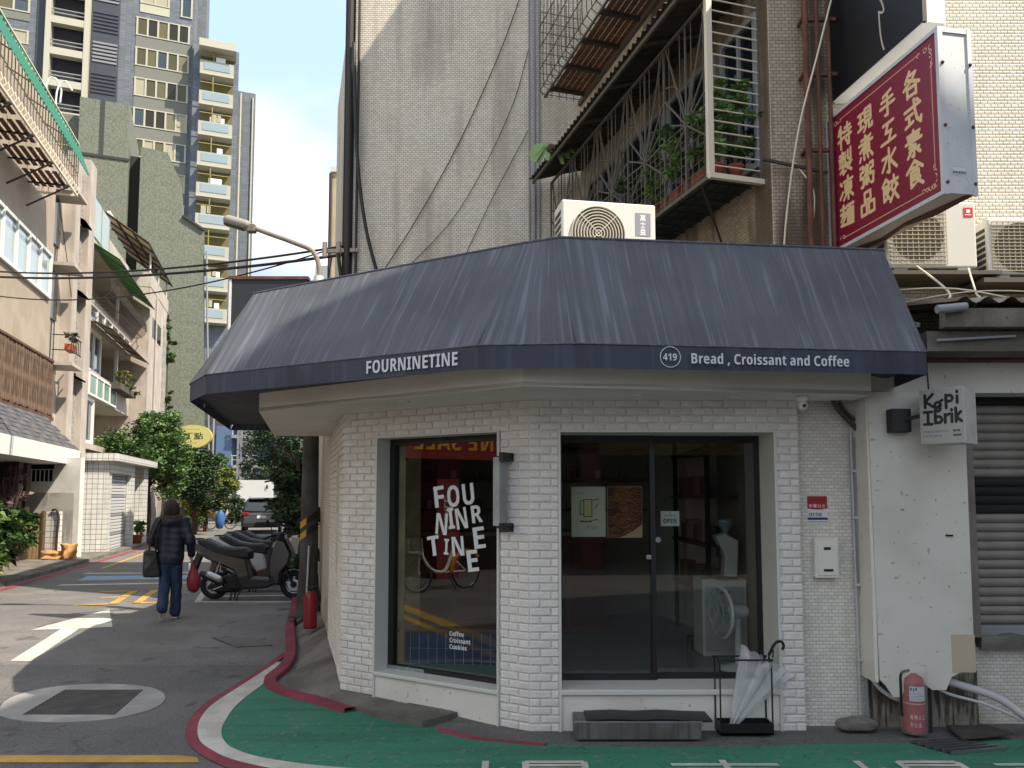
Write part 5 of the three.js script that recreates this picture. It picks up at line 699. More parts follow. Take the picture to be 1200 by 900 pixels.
function tree(name, label, p, trunkH, blobs, n, size, pal, group, category = 'tree') {
  const t = thing(name, label, category, p, 0, group); const g = [tube([[0, -0.05, 0], [0.05, trunkH * 0.4, 0.03], [-0.04, trunkH * 0.8, 0], [0, trunkH, 0.02]], 0.09 + trunkH * 0.02, 8, 12)];
  for (const b of blobs.slice(0, 7)) g.push(tube([[0, trunkH * 0.75, 0], [b[0] * 0.5, (trunkH + b[1]) / 2, b[2] * 0.5], [b[0], b[1], b[2]]], 0.04, 6, 8));
  for (const b of blobs) for (let k = 0; k < 7; k++) { const a = rnd() * 6.283, c = rr(-0.5, 1); g.push(tube([[b[0] * 0.9, b[1] - b[4] * 0.25, b[2] * 0.9], [b[0] + b[3] * 0.5 * Math.cos(a), b[1] + b[4] * 0.4 * c, b[2] + b[5] * 0.5 * Math.sin(a)], [b[0] + b[3] * 0.95 * Math.cos(a), b[1] + b[4] * 0.8 * c, b[2] + b[5] * 0.95 * Math.sin(a)]], 0.014, 4, 5)); }
  part(t, 'trunk', g, bark); part(t, 'crown', leaves(blobs, n, size, pal), m.leaf); return t;
}
function potPlant(name, label, p, r, h, blobs, n, size, pal, pm = m.terracotta, group) {
  const t = thing(name, label, 'potted plant', p, 0, group);
  part(t, 'pot', lathe([[0, 0], [r * 0.7, 0], [r * 0.95, h * 0.86], [r * 1.05, h * 0.86], [r * 1.05, h], [r * 0.9, h], [r * 0.85, h * 0.9], [0, h * 0.9]], 18), pm);
  part(t, 'stem', blobs.map((b) => tube([[0, h * 0.8, 0], [b[0] * 0.5, (h + b[1]) / 2, b[2] * 0.4], [b[0], b[1], b[2]]], Math.max(0.004, r * 0.06), 5, 6)), bark);
  part(t, 'foliage', leaves(blobs, n, size, pal, { long: 2.2 }), m.leaf); return t;
}
// ================================================================ houses along the left side of the street
const LW = (t, off = 0) => frame(t, along(-11.1, -14, 0, off), along(-11.1, -14, 10, off));       // local x along the street, z out to it
function glazed(parent, x0, x1, y0, y1, z, cols, fm, gm, fw = 0.05, d = 0.06, rows = 1) {        // framed window with separate panes
  const w = new THREE.Group(); w.name = 'window'; parent.add(w); const f = [bx(x0, x1, y0, y0 + fw, z, z + d), bx(x0, x1, y1 - fw, y1, z, z + d)], cw = (x1 - x0 - fw) / cols, rh = (y1 - y0 - fw) / rows;
  for (let i = 0; i <= cols; i++) f.push(bx(x0 + i * cw, x0 + i * cw + fw, y0 + fw, y1 - fw, z, z + d)); for (let j = 1; j < rows; j++) f.push(bx(x0 + fw, x1 - fw, y0 + j * rh, y0 + j * rh + fw, z, z + d * 0.9));
  part(w, 'window_frame', f, fm); for (let i = 0; i < cols; i++) for (let j = 0; j < rows; j++) part(w, 'pane', bx(x0 + i * cw + fw, x0 + (i + 1) * cw, y0 + j * rh + fw, y0 + (j + 1) * rh, z + 0.005, z + 0.02), gm); return w;
}
{
  const t = LW(thing('beige_house', 'beige rendered house with a long white window above a dark slate canopy', 'building'));
  part(t, 'wall', [bx(-6, 8.4, 5.7, 12.8, -5, 0), bx(-6, 8.6, 2.9, 5.7, -5, -0.3), bx(-6, 6.45, 0, 2.9, -5, -0.3)], m.beige);
  const st = []; for (let i = 0; i < 150; i++) { const x = -4 + i * 0.086; st.push(bx(x, x + 0.06, 4.05 + rr(0, 0.08), 5.68, -0.3, 0.03 + rr(0, 0.03))); } part(t, 'wooden_slat_screen', st, M(0, 0.9, { map: mottled('#7d6652', '#5e4c3d', 0.7, { grain: 26, seed: 205, streak: 0.6, streakC: '#443629' }) }), { kind: 'stuff' });
  part(t, 'screen_rail', [bx(-4, 8.95, 5.66, 5.72, -0.3, 0.08), bx(-4, 8.95, 3.95, 4.06, -0.3, 0.06)], m.rust);
  glazed(t, 0.2, 8.1, 7.4, 8.72, 0.005, 8, m.white, M('#9fb0b4', 0.08, { metal: 0.35 }), 0.09, 0.08);
  // slate canopy
  const c = new THREE.Group(); c.name = 'slate_canopy'; t.add(c); const z0 = 0.02, y0 = 4.0, z1 = 0.92, y1 = 3.05, sl = Math.hypot(z1 - z0, y1 - y0), rows = 7, th = Math.atan2(y0 - y1, z1 - z0);
  part(c, 'deck', [poly([[z0, y0 - 0.05], [z1, y1 - 0.04], [z1, y1 - 0.1], [z0, y1 - 0.1]], 12.3).rotateY(-Math.PI / 2).scale(-1, 1, 1).translate(-4, 0, 0)], m.blackMatte);
  const sg = [0, 1].map((k) => bx(0, 0.44, 0, 0.014 + k * 0.006, 0, sl / rows * 1.12));
  for (let r = 0; r < rows; r++) for (let i = 0; i < 20; i++) { const x = 0.2 + i * 0.45 - (r % 2) * 0.225; if (x < -0.1 || x > 8.0) continue; const s = new THREE.Mesh(muv(sg[(i + r) % 2]), (i * 7 + r * 3) % 5 < 3 ? m.slate : m.slate2); s.name = 'slate'; const k = r / rows; s.position.set(x, y0 + (y1 - y0) * k + 0.005, z0 + (z1 - z0) * k); s.rotation.x = th - 0.05; c.add(s); }
  part(c, 'white_fascia', [bx(-4, 8.3, 2.62, 3.05, 0.86, 0.96), bx(-4, 6.6, 2.6, 2.66, -0.3, 0.86)], m.white);
  // ground floor: dark porch with brown columns
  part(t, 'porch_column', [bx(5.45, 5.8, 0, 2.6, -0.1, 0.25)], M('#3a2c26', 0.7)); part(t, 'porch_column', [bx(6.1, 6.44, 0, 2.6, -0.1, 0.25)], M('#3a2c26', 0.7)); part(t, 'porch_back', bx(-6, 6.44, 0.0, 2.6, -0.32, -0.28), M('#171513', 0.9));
}
{ // top-floor cage and its green awning
  const t = LW(thing('balcony_cage', 'white-barred balcony cage under a green awning on the beige house', 'balcony cage')); const Y0 = 10.0, Y1 = 11.45, D = 1.0, X0 = -2, X1 = 6.6;
  for (let i = 0; i <= 40; i++) { const x = X0 + (X1 - X0) * i / 40; part(t, 'bar', tube([[x, Y0, D - 0.02], [x, Y0 + 0.12, D + 0.06], [x, Y0 + 0.3, D], [x, Y0 + 0.8, D], [x, Y1, D - 0.02]], 0.014, 5, 10), m.ironPale); }
  part(t, 'rails', [bar([X0, Y0, D], [X1, Y0, D], 0.05), bar([X0, Y1, D], [X1, Y1, D], 0.03), bar([X0, Y0 + 0.6, D], [X1, Y0 + 0.6, D], 0.02), bar([X1, Y0, 0], [X1, Y0, D], 0.05), ...[0, 1, 2, 3, 4, 5].map((k) => rod([X1, Y0 + k * 0.28, 0], [X1, Y0 + k * 0.28, D], 0.012)), ...[0, 1, 2, 3].map((k) => rod([X1, Y0, k * 0.3], [X1, Y1, k * 0.3], 0.012))], m.ironPale);
  for (let i = 0; i < 6; i++) { const x = X0 + 0.4 + i * 1.5; part(t, 'strut', [bar([x, Y0, D], [x, Y0 - 0.65, 0.0], 0.035), bar([x, Y0, 0], [x, Y0, D], 0.04)], m.ironDark); }
  const bd = []; for (let i = 0; i < 6; i++) for (let k = 0; k < 5; k++) bd.push(bx(X0 + 0.1 + i * 1.4, X0 + 1.2 + i * 1.4, Y0 + 0.02, Y0 + 0.05, 0.1 + k * 0.17, 0.2 + k * 0.17)); part(t, 'floor_boards', bd, m.rust);
  const q = LW(thing('green_awning', 'faded green corrugated awning above the balcony cage', 'awning')); const g = corrugated(8.9, 1.0, 0.2, 0.02, 1); g.rotateX(1.22); g.translate(2.3, 11.1, 1.08); part(q, 'sheet', g, M('#1d6a52', 0.6, { side: THREE.DoubleSide })); part(q, 'edge_bar', bar([-2.1, 11.56, 0.92], [6.75, 11.56, 0.92], 0.03), m.ironDark);
  for (let i = 0; i < 7; i++) part(q, 'rafter', bar([-1.8 + i * 1.4, 12.0, 0.05], [-1.8 + i * 1.4, 11.5, 0.92], 0.03), m.ironDark);
}
{ // pink house with pilasters, then the balcony house and its end bay
  const t = LW(thing('pink_house', 'narrow weathered pink house with pebble-dashed strips between two balcony houses', 'building'));
  part(t, 'wall', bx(8.62, 12.7, 0, 12.6, -5, -0.25), m.pink); part(t, 'pilaster', bx(10.35, 10.95, 0, 12.8, -0.25, 0.06), m.pink); part(t, 'pilaster', bx(11.9, 12.68, 0, 13.2, -0.25, 0.1), m.pink);
  for (const [y0, y1] of [[2.6, 5.1], [5.8, 7.9], [8.5, 10.3], [11, 12.6]]) part(t, 'pebble_panel', bx(10.96, 11.89, y0, y1, -0.25, -0.08), m.pebble);
  for (const y of [5.1, 7.9, 10.3]) { part(t, 'window_hood', poly([[0, 0], [0.3, -0.18], [0.3, -0.24], [0, -0.1]], 0.9).rotateY(-Math.PI / 2).scale(-1, 1, 1).translate(10.97, y + 0.65, -0.1), M('#3d3a36', 0.8)); part(t, 'window_pane', bx(11.0, 11.85, y + 0.02, y + 0.6, -0.24, -0.14), m.paleGlass); }
  for (const [y, d] of [[5.6, 0.55], [8.6, 0.5], [10.9, 0.5]]) { part(t, 'window_slab', bx(8.7, 9.9, y, y + 0.1, -0.25, d), m.pink); part(t, 'window_recess', bx(8.8, 9.8, y - 1.5, y - 0.1, -0.26, -0.2), m.darkGlass); }
  part(t, 'small_railing', [...[0, 1, 2, 3, 4, 5].map((i) => rod([8.75 + i * 0.2, 6.05, 0.5], [8.75 + i * 0.2, 6.5, 0.5], 0.012)), bar([8.7, 6.5, 0.5], [9.85, 6.5, 0.5], 0.03), bar([8.7, 6.05, 0.5], [9.85, 6.05, 0.5], 0.03), bar([8.7, 6.05, 0.0], [8.7, 6.05, 0.5], 0.03), bar([8.7, 6.5, 0.0], [8.7, 6.5, 0.5], 0.03)], m.ironDark);
  part(t, 'cable', [rod([9.3, 3, -0.22], [9.5, 12, -0.22], 0.015), rod([9.75, 3.2, -0.22], [9.6, 11, -0.22], 0.012), tube([[9.0, 10.8, -0.1], [9.6, 8.8, 0.1], [10.2, 8.0, 0.08]], 0.012, 4)], m.ironDark);
}
{
  const t = LW(thing('balcony_house', 'cream apartment house with caged balconies and a green canopy', 'building'));
  part(t, 'back_wall', bx(12.7, 20.4, 0, 12.3, -5, -1.3), m.pink);
  part(t, 'end_bay', bx(20.4, 25.6, 0, 11.1, -5, 0.7), m.pink); part(t, 'bay_strip', bx(24.3, 25.2, 0, 10.2, 0.7, 0.74), m.pebble); part(t, 'bay_pipe', rod([21.9, 0, 0.76], [21.9, 11, 0.76], 0.04, 6), m.pink);
  for (const [y0, y1] of [[3.4, 3.6], [5.25, 6.2], [7.7, 7.95], [8.6, 8.75], [10.5, 11.6]]) part(t, 'parapet', bx(12.7, 20.39, y0, y1, -1.3, 0), m.pink);
  part(t, 'side_wall', bx(12.7, 13.0, 3.6, 10.5, -1.29, 0), m.pink);
  glazed(t, 13.05, 20.3, 7.95, 8.6, -0.1, 6, m.white, m.windowGlass, 0.07, 0.08); glazed(t, 13.05, 18.6, 9.0, 10.4, -1.28, 7, m.white, m.paleGlass, 0.08, 0.06, 3); glazed(t, 13.05, 15.2, 6.2, 7.7, -0.15, 2, m.white, m.windowGlass, 0.09, 0.08); glazed(t, 15.6, 20.0, 6.0, 7.6, -1.28, 3, m.grey, m.darkGlass, 0.08, 0.06); glazed(t, 13.1, 17.5, 5.3, 6.1, 0.005, 4, m.white, M('#6f8b7a', 0.2), 0.07, 0.05);
  glazed(t, 13.05, 14.4, 3.6, 5.25, -0.15, 1, m.white, m.windowGlass, 0.12, 0.1); part(t, 'post', bx(17.7, 17.82, 6.2, 7.7, -0.12, 0), m.white); part(t, 'post', bx(17.5, 17.6, 8.75, 10.3, -0.1, 0), m.white);
  part(t, 'sheet_metal_screen', [bx(12.75, 15.2, 10.9, 12.25, 0.0, 0.04)], M('#a9b4b2', 0.5, { metal: 0.2 })); part(t, 'screen_batten', [bx(12.75, 12.8, 10.9, 12.25, 0.04, 0.06), bx(13.9, 13.95, 10.9, 12.25, 0.04, 0.06), bx(15.15, 15.2, 10.9, 12.25, 0.04, 0.06)], m.grey);
  // canopies
  const c1 = corrugated(7.5, 1.1, 0.25, 0.02, 1); c1.rotateX(0.55); c1.translate(16.6, 10.4, 0.42); part(t, 'green_canopy', c1, M('#5f9a63', 0.55, { side: THREE.DoubleSide })); part(t, 'canopy_frame', [...[0, 1, 2, 3, 4, 5, 6].map((i) => bar([12.9 + i * 1.22, 10.66, 0.0], [12.9 + i * 1.22, 10.08, 0.88], 0.03)), bar([12.8, 10.08, 0.88], [20.4, 10.08, 0.88], 0.04)], m.ironDark);
  const c2 = quad([13.0, 7.62, 0.75], [20.3, 7.62, 0.75], [20.3, 7.95, 0.02], [13.0, 7.95, 0.02], 8, 2); part(t, 'sheet_canopy', c2, M(0, 0.7, { side: THREE.DoubleSide, map: mottled('#b29c7c', '#8d7759', 1, { grain: 18, seed: 211, streak: 0.8 }) })); part(t, 'canopy_frame', [bar([13.0, 7.6, 0.74], [20.3, 7.6, 0.74], 0.04), ...[0, 1, 2, 3, 4].map((i) => bar([13.2 + i * 1.7, 7.9, 0.0], [13.2 + i * 1.7, 7.6, 0.74], 0.03))], m.ironDark);
  // scroll-work cage of the third floor
  const g = []; for (let i = 0; i <= 34; i++) { const x = 12.9 + i * 0.21; g.push(tube([[x, 9.35, 0.62], [x, 9.0, 0.66], [x, 8.72, 0.45], [x, 8.65, 0.02]], 0.012, 4, 8)); if (i % 2) g.push(new THREE.TorusGeometry(0.085, 0.01, 4, 10).translate(x, 9.15, 0.66)); } for (const [y, z] of [[9.35, 0.62], [9.0, 0.66], [8.72, 0.45]]) g.push(bar([12.9, y, z], [20.1, y, z], 0.025)); part(t, 'iron_cage', g, m.ironDark);
  // terrace on the end bay
  part(t, 'terrace_parapet', [bx(20.38, 25.6, 11.1, 11.75, 0.6, 0.72), bx(20.38, 20.5, 11.1, 11.75, -1.3, 0.6)], m.pink); part(t, 'terrace_wall', bx(20.6, 25.6, 11.1, 13.6, -5, -1.5), M('#4e4a44', 0.9));
  for (const x of [20.6, 22.9, 25.4]) part(t, 'terrace_post', rod([x, 11.7, 0.62], [x, 12.7, 0.62], 0.04, 6), m.lightGrey);
  part(t, 'terrace_roof', quad([18.6, 12.6, 0.85], [25.8, 12.6, 0.85], [25.8, 14.0, -1.2], [18.6, 14.0, -1.2], 1, 1), M('#b09a7a', 0.7, { side: THREE.DoubleSide })); part(t, 'terrace_rafter', [...[0, 1, 2, 3, 4, 5].map((i) => bar([18.8 + i * 1.35, 13.95, -1.2], [18.8 + i * 1.35, 12.55, 0.85], 0.06)), ...[0, 1, 2].map((k) => bar([18.6, 12.56 + k * 0.45, 0.85 - k * 0.66], [25.8, 12.56 + k * 0.45, 0.85 - k * 0.66], 0.05))], m.ironDark); part(t, 'gutter', bar([19.4, 14.0, -0.9], [24.6, 14.0, -0.9], 0.12), m.white);
  part(t, 'window_pane', bx(21.2, 23.6, 9.0, 9.9, 0.69, 0.71), m.darkGlass);
}
function vine(t, pts, n, spread) { part(t, 'foliage', leaves(pts.map(([x, y, z]) => [x, y, z, spread, spread * 1.5, spread * 0.7]), n, 0.16, GREENS.mid), m.leaf); }
{
  const t = LW(thing('climbing_vine', 'green climbing vine hanging down the edge of the balcony house', 'plant')); vine(t, [[25.7, 10.6, 0.7], [25.8, 9.9, 0.9], [25.8, 9.0, 0.8], [25.8, 8.2, 0.85], [25.8, 7.0, 0.75], [25.8, 6.2, 0.8], [25.8, 5.4, 0.7], [25.8, 4.7, 0.8], [25.7, 4.0, 0.8]], 2600, 0.42); part(t, 'stem', tube([[25.7, 0, 0.72], [25.72, 5, 0.76], [25.7, 11, 0.74]], 0.03, 5), bark);
  const b = LW(thing('balcony_plants', 'scraggy plants in a trough on the balcony house railing', 'plant')); part(b, 'trough', bx(16.4, 19.6, 5.95, 6.2, 0.02, 0.4), M('#4f4a43', 0.9)); part(b, 'foliage', leaves([[17, 6.5, 0.3, 0.6, 0.35, 0.3], [18.4, 6.45, 0.35, 0.8, 0.3, 0.3], [19.3, 6.3, 0.3, 0.4, 0.3, 0.25]], 700, 0.12, GREENS.yellow), m.leaf);
  const d = LW(thing('window_box_plant', 'little plant on the small railing of the pink house', 'plant')); part(d, 'pot', bx(9.0, 9.6, 6.1, 6.3, 0.25, 0.45), m.terracotta); part(d, 'foliage', leaves([[9.3, 6.5, 0.35, 0.35, 0.2, 0.2]], 260, 0.1, GREENS.mid), m.leaf);
}
{ // white tiled garage by the kerb
  const t = frame(thing('tiled_garage', 'white square-tiled garage with a roller shutter beside the white wall', 'building'), [-12.11, -23.1], [-13.55, -28.65]); const L = 5.7;
  part(t, 'front_wall', [bx(0, 0.35, 0, 2.79, -0.95, 0)], m.sqTile); part(t, 'side_wall', [bx(2.95, 3.5, 0, 2.79, -0.9, 0), bx(0.35, 2.95, 2.45, 2.79, -0.9, 0), bx(3.5, 5.0, 2.3, 2.79, -0.9, -0.3), bx(5.0, L, 0, 2.79, -0.9, 0)], m.sqTile); part(t, 'rear_wall', bx(0.35, L, 0, 2.79, -1.1, -0.9), m.sqTile);
  part(t, 'flat_roof', rb(-0.18, L + 0.15, 2.79, 3.02, -1.15, 0.28, 0.02), m.sqTile);
  const s = new THREE.Group(); s.name = 'roller_shutter'; t.add(s); const sg = rb(0.36, 2.94, 0, 0.085, -0.2, -0.15, 0.015, 1); for (let k = 0; k < 25; k++) part(s, 'slat', sg, k % 6 === 5 ? m.grey : m.lightGrey, { at: [0, 0.02 + k * 0.0985, 0] }); part(s, 'backing', bx(0.36, 2.94, 0, 2.45, -0.3, -0.21), m.blackMatte);
  part(t, 'recess_wall', bx(3.5, 5, 0, 2.3, -0.9, -0.6), m.pink); part(t, 'meter', bx(3.7, 3.95, 1.2, 1.6, -0.6, -0.45), m.white);
  part(t, 'downpipe', [rod([-0.04, 0, -1.0], [-0.04, 2.75, -1.0], 0.05, 8)], m.grey);
}
{ // white wall between the houses, gate and low tiled wall in front
  const t = thing('white_wall', 'sunlit white rendered wall with a barred window next to the tiled garage', 'wall', [0, 0, -20.9]);
  part(t, 'wall', [bx(-13.9, -11.74, 0, 2.135, -0.2, 0), bx(-12.46, -11.74, 2.135, 2.78, -0.2, 0), bx(-13.9, -12.46, 2.6, 2.78, -0.2, 0)], M(0, 0.85, { map: mottled('#d6d4cc', '#cac7bf', 1.6, { grain: 14, seed: 221, spot: 0.7, streakC: '#9b968d' }) })); part(t, 'grey_dado', bx(-13.9, -11.88, 0.0, 1.83, 0, 0.006), M(0, 0.9, { map: mottled('#aeaba4', '#96928b', 1.3, { grain: 26, seed: 223, streak: 0.5, streakC: '#c9c6be' }) }));
  part(t, 'window_opening', bx(-13.4, -12.46, 2.135, 2.6, -0.18, -0.12), m.darkGlass); for (let i = 0; i < 8; i++) part(t, 'window_bar', rod([-13.3 + i * 0.117, 2.135, 0.0], [-13.3 + i * 0.117, 2.46, 0.0], 0.011), m.white); part(t, 'window_rail', bar([-13.4, 2.46, 0], [-12.46, 2.46, 0], 0.02), m.white);
  const w = thing('low_tiled_wall', 'low white tiled wall with a bent grey pipe beside the wooden gate', 'wall', [-12.3, 0.05, -20.35]); part(w, 'wall', bx(0, 0.3, 0, 1.28, -0.25, 0), m.sqTile); part(w, 'bent_pipe', tube([[0.18, 1.31, 0.03], [0.28, 1.34, 0.03], [0.35, 1.22, 0.03], [0.34, 0.6, 0.03], [0.33, 0.04, 0.03]], 0.03, 8), m.ironDark);
  const g = thing('wooden_gate', 'slatted tan gate behind the hanging fire extinguisher', 'gate', [-13.2, 0.05, -20.3]); const gm = M(0, 0.8, { map: mottled('#b0956e', '#9a7f5b', 0.5, { grain: 20, seed: 225 }) }); for (let i = 0; i < 8; i++) part(g, 'slat', bx(i * 0.106, i * 0.106 + 0.08, 0.05, 1.26, -0.02, 0.02), gm); part(g, 'post', bx(0.85, 0.9, 0.03, 1.3, -0.05, 0.05), M('#5b4630', 0.8)); for (const y of [0.22, 0.7, 1.1]) part(g, 'rail', bx(0, 0.85, y, y + 0.05, -0.05, -0.02), m.rust);
  const f = thing('fire_extinguisher', 'red fire extinguisher hanging on the wooden gate behind the leafy plants', 'fire extinguisher', [-12.85, 0.3, -20.15]); part(f, 'cylinder', lathe([[0, 0], [0.08, 0.01], [0.085, 0.06], [0.085, 0.45], [0.06, 0.52], [0.03, 0.54], [0, 0.54]], 16), M('#a3202f', 0.35)); part(f, 'paper_label', new THREE.CylinderGeometry(0.0865, 0.0865, 0.1, 16, 1, true, -0.8, 1.6).translate(0, 0.4, 0), m.white); part(f, 'valve', [rod([0, 0.53, 0], [0, 0.6, 0], 0.03), bar([-0.05, 0.6, 0], [0.07, 0.63, 0], 0.02)], m.black); part(f, 'hook', rod([0, 0.6, -0.02], [0, 0.75, -0.13], 0.01), m.black);
  const c = thing('paper_sack', 'crumpled tan paper sack lying in front of the garage', 'sack', [-11.75, 0.09, -20.3]); const bl = (sx, sy, sz, x, y, z, sd, tw) => { const q = new THREE.BoxGeometry(2, 2, 2, 9, 9, 9), p = q.attributes.position; for (let i = 0; i < p.count; i++) { const k = 1 + 0.9 * (f3(p.getX(i) * 2.2 + sd, p.getY(i) * 2.2, p.getZ(i) * 2.2, 61, 3) - 0.55); p.setXYZ(i, p.getX(i) * k * sx, Math.max(-0.9, p.getY(i) * k) * sy, p.getZ(i) * k * sz); } q.computeVertexNormals(); return q.rotateY(tw).translate(x, y, z); };
  part(c, 'bag', [bl(0.28, 0.11, 0.2, -0.15, 0.11, 0, 1, 0.3), bl(0.16, 0.19, 0.14, 0.14, 0.19, 0.02, 5, 0.8)], M('#b98a55', 0.8));
}
// plants on the left pavement
{
  for (const [x, z, h, w, n, pal, label] of [[-9.95, -14.7, 1.45, 0.75, 1500, 'mid', 'tall leafy bush in a white pot at the left kerb'], [-9.6, -13.9, 0.75, 0.42, 700, 'yellow', 'low yellow green bush beside the left kerb'], [-10.6, -15.6, 1.25, 0.6, 1000, 'dark', 'dark leafy bush behind the bush in the white pot']]) {
    const t = thing('street_bush', label, 'plant', [x, 0.09, z]); part(t, 'pot', lathe([[0, 0], [0.16, 0], [0.2, 0.34], [0.17, 0.34], [0.16, 0.3], [0, 0.3]], 16), m.white); part(t, 'stem', [tube([[0, 0.2, 0], [0.05, h * 0.5, 0.05], [0.1, h * 0.9, 0]], 0.03, 5), tube([[0, 0.2, 0], [-0.12, h * 0.5, 0], [-0.2, h * 0.85, 0.1]], 0.02, 5)], bark);
    part(t, 'foliage', leaves([[0, h * 0.72, 0, w, h * 0.4, w], [-w * 0.4, h * 0.95, 0, w * 0.6, h * 0.25, w * 0.5], [w * 0.45, h * 0.5, 0.1, w * 0.5, h * 0.25, w * 0.5]], n, 0.2, GREENS[pal], { long: 2, droop: 0.6 }), m.leaf);
  }
  const t = thing('bare_shrub', 'thin purple twigged shrub in the dark porch of the beige house', 'plant', [-12.2, 0.09, -18.6]); const g = []; for (let i = 0; i < 26; i++) { const a = rnd() * 6.28, r = rr(0.1, 0.5), h = rr(1.5, 2.5); g.push(tube([[0, 0, 0], [r * 0.4 * Math.cos(a), h * 0.6, r * 0.4 * Math.sin(a)], [r * Math.cos(a), h, r * Math.sin(a)]], 0.008, 4, 6)); } part(t, 'stem', g, M('#6b5757', 0.9)); part(t, 'foliage', leaves([[0, 1.9, 0, 0.6, 0.6, 0.6]], 160, 0.14, [[0.12, 0.07, 0.07], [0.2, 0.14, 0.12]]), m.leaf);
}
tree('street_tree', 'round dense green tree standing behind the tiled garage', [-14.4, 0.05, -30.4], 2.6, [[0, 3.6, 0, 1.5, 1.2, 1.3], [-1.0, 3.4, 0.3, 1.0, 1.0, 1.0], [0.9, 3.2, 0.4, 1.0, 1.0, 1.0], [0.2, 4.4, 0, 1.0, 0.7, 1.0], [0.9, 2.2, 0.4, 0.8, 0.8, 0.8], [-0.3, 2.6, 0.8, 1.0, 0.8, 0.8]], 14000, 0.140, GREENS.fresh, 'street trees');
tree('street_tree', 'small dark tree next to the round dense one', [-14.6, 0.05, -35.5], 1.8, [[0, 2.6, 0, 1.2, 1.1, 1.1], [0.7, 1.9, 0.3, 0.8, 0.9, 0.8], [-0.4, 3.4, 0, 0.9, 0.8, 0.9]], 10000, 0.140, GREENS.dark, 'street trees');
tree('street_tree', 'bright yellow green bushy tree along the left kerb', [-15.3, 0.05, -38.5], 1.2, [[0, 1.9, 0, 1.2, 1.0, 1.0], [0.7, 2.4, 0, 0.9, 0.8, 0.8], [-0.7, 1.4, 0, 0.9, 0.8, 0.8]], 8400, 0.140, GREENS.yellow, 'street trees');
tree('street_tree', 'fresh green tree in front of the white hoarding', [-17.2, 0.05, -43], 1.8, [[0, 2.7, 0, 1.2, 1.1, 1.1], [0.6, 2.3, 0, 0.8, 0.8, 0.8], [0.2, 3.6, 0, 0.9, 0.7, 0.8], [-0.8, 2.0, 0, 0.9, 0.9, 0.9], [0.8, 3.1, -0.4, 0.7, 0.6, 0.7]], 13000, 0.154, GREENS.fresh, 'street trees');
tree('street_tree', 'low clipped bush at the bend of the street', [-18.2, 0.05, -50], 0.4, [[0, 0.9, 0, 0.9, 0.9, 0.8], [0.5, 0.6, 0, 0.6, 0.5, 0.6]], 4800, 0.126, GREENS.dark, 'street trees');
for (const [x, z, label, c] of [[-13.2, -27.2, 'small plant in a terracotta pot by the garage shutter', m.terracotta], [-14.2, -33.0, 'potted plant in front of the small dark tree', m.terracotta], [-14.9, -36.4, 'potted plant near the yellow green tree', m.grey]]) potPlant('potted_plant', label, [x, 0.09, z], 0.2, 0.3, [[0, 0.6, 0, 0.3, 0.3, 0.3]], 260, 0.16, GREENS.mid, c, 'pots along the left kerb');
{ // oval signboard
  const t = thing('oval_signboard', 'yellow oval signboard with two black characters above the street trees', 'sign', [-14.15, 4.4, -34]); const g = new THREE.CylinderGeometry(0.83, 0.83, 0.16, 48).rotateX(Math.PI / 2).scale(1, 0.64, 1); part(t, 'box', g, M('#b9a94a', 0.5));
  const f = new THREE.CircleGeometry(0.8, 48).scale(1, 0.63, 1).translate(0, 0, 0.083); part(t, 'face', f, M(0, 0.5, { map: ctex(512, 512, (x, w, h) => { x.fillStyle = '#e0d98c'; x.fillRect(0, 0, w, h); x.strokeStyle = '#2a2a22'; han(x, '原', 120, 176, 110, 17, 150); han(x, '點', 280, 176, 120, 15, 150); x.fillStyle = '#c8893a'; x.font = 'bold 34px sans-serif'; x.textAlign = 'center'; x.fillText('HOUSE CAFE', 256, 110); x.fillText('ORIGIN', 256, 420); }) }), { uv: true });
  part(t, 'bracket', [bar([-0.75, 0.2, 0], [-1.6, 0.2, 0], 0.06), bar([-0.75, -0.2, 0], [-1.6, -0.2, 0], 0.06)], m.ironDark);
}
// ================================================================ farther buildings
{
  const t = thing('stucco_block', 'windowless grey green stucco building with stepped top', 'building', [-17.5, 0, -44], 0.38);
  part(t, 'chimney_slab', bx(-24.6, -22.1, 0, 23.9, -6, 0.3), m.stucco); part(t, 'side_slab', bx(-26.2, -24.7, 0, 23.2, -7, -0.6), m.stucco); part(t, 'joint', bx(-22.1, -21.5, 0, 21.4, -6, -0.8), M('#2f322c', 0.9));
  part(t, 'gable_wall', poly([[-21.5, 0], [-17.5, 0], [-18.0, 17.2], [-19.2, 17.9], [-19.3, 19.8], [-20.1, 21.6], [-21.5, 21.7]], 7).translate(0, 0, -7), m.stucco); part(t, 'coping', bar([-18.0, 17.25, 0.05], [-19.2, 17.95, 0.05], 0.25, 0.12), M('#33352f', 0.8)); part(t, 'ledge', bx(-24.7, -22.0, 20.6, 20.75, 0.3, 0.36), M('#33352f', 0.8));
  part(t, 'crack_stain', bx(-23.6, -23.35, 20.7, 23.9, 0.3, 0.303), M('#3f423a', 0.95)); part(t, 'ladder', [tube([[-26.3, 21.5, 0], [-26.3, 24.4, 0], [-26.0, 24.9, 0], [-25.6, 24.4, 0], [-25.6, 23.5, 0]], 0.05, 5), tube([[-25.7, 21.5, 0.2], [-25.7, 24.2, 0.2], [-25.4, 24.7, 0.2], [-25.0, 24.2, 0.2]], 0.05, 5)], m.white);
  part(t, 'edge_pipes', [rod([-17.4, 4, 0.1], [-17.85, 16, 0.1], 0.06, 6), rod([-17.2, 2, -0.5], [-17.2, 8, -0.5], 0.08, 6)], m.grey);
  for (const c of t.children) c.position.x += 17.5;
}
const PANES = [M('#4e4c2c', 0.3), M('#3d3b24', 0.3), M('#5f5c3a', 0.4), M('#a39d86', 0.7), m.windowGlass, M('#2c2b1e', 0.2), M('#6d6a50', 0.6)];
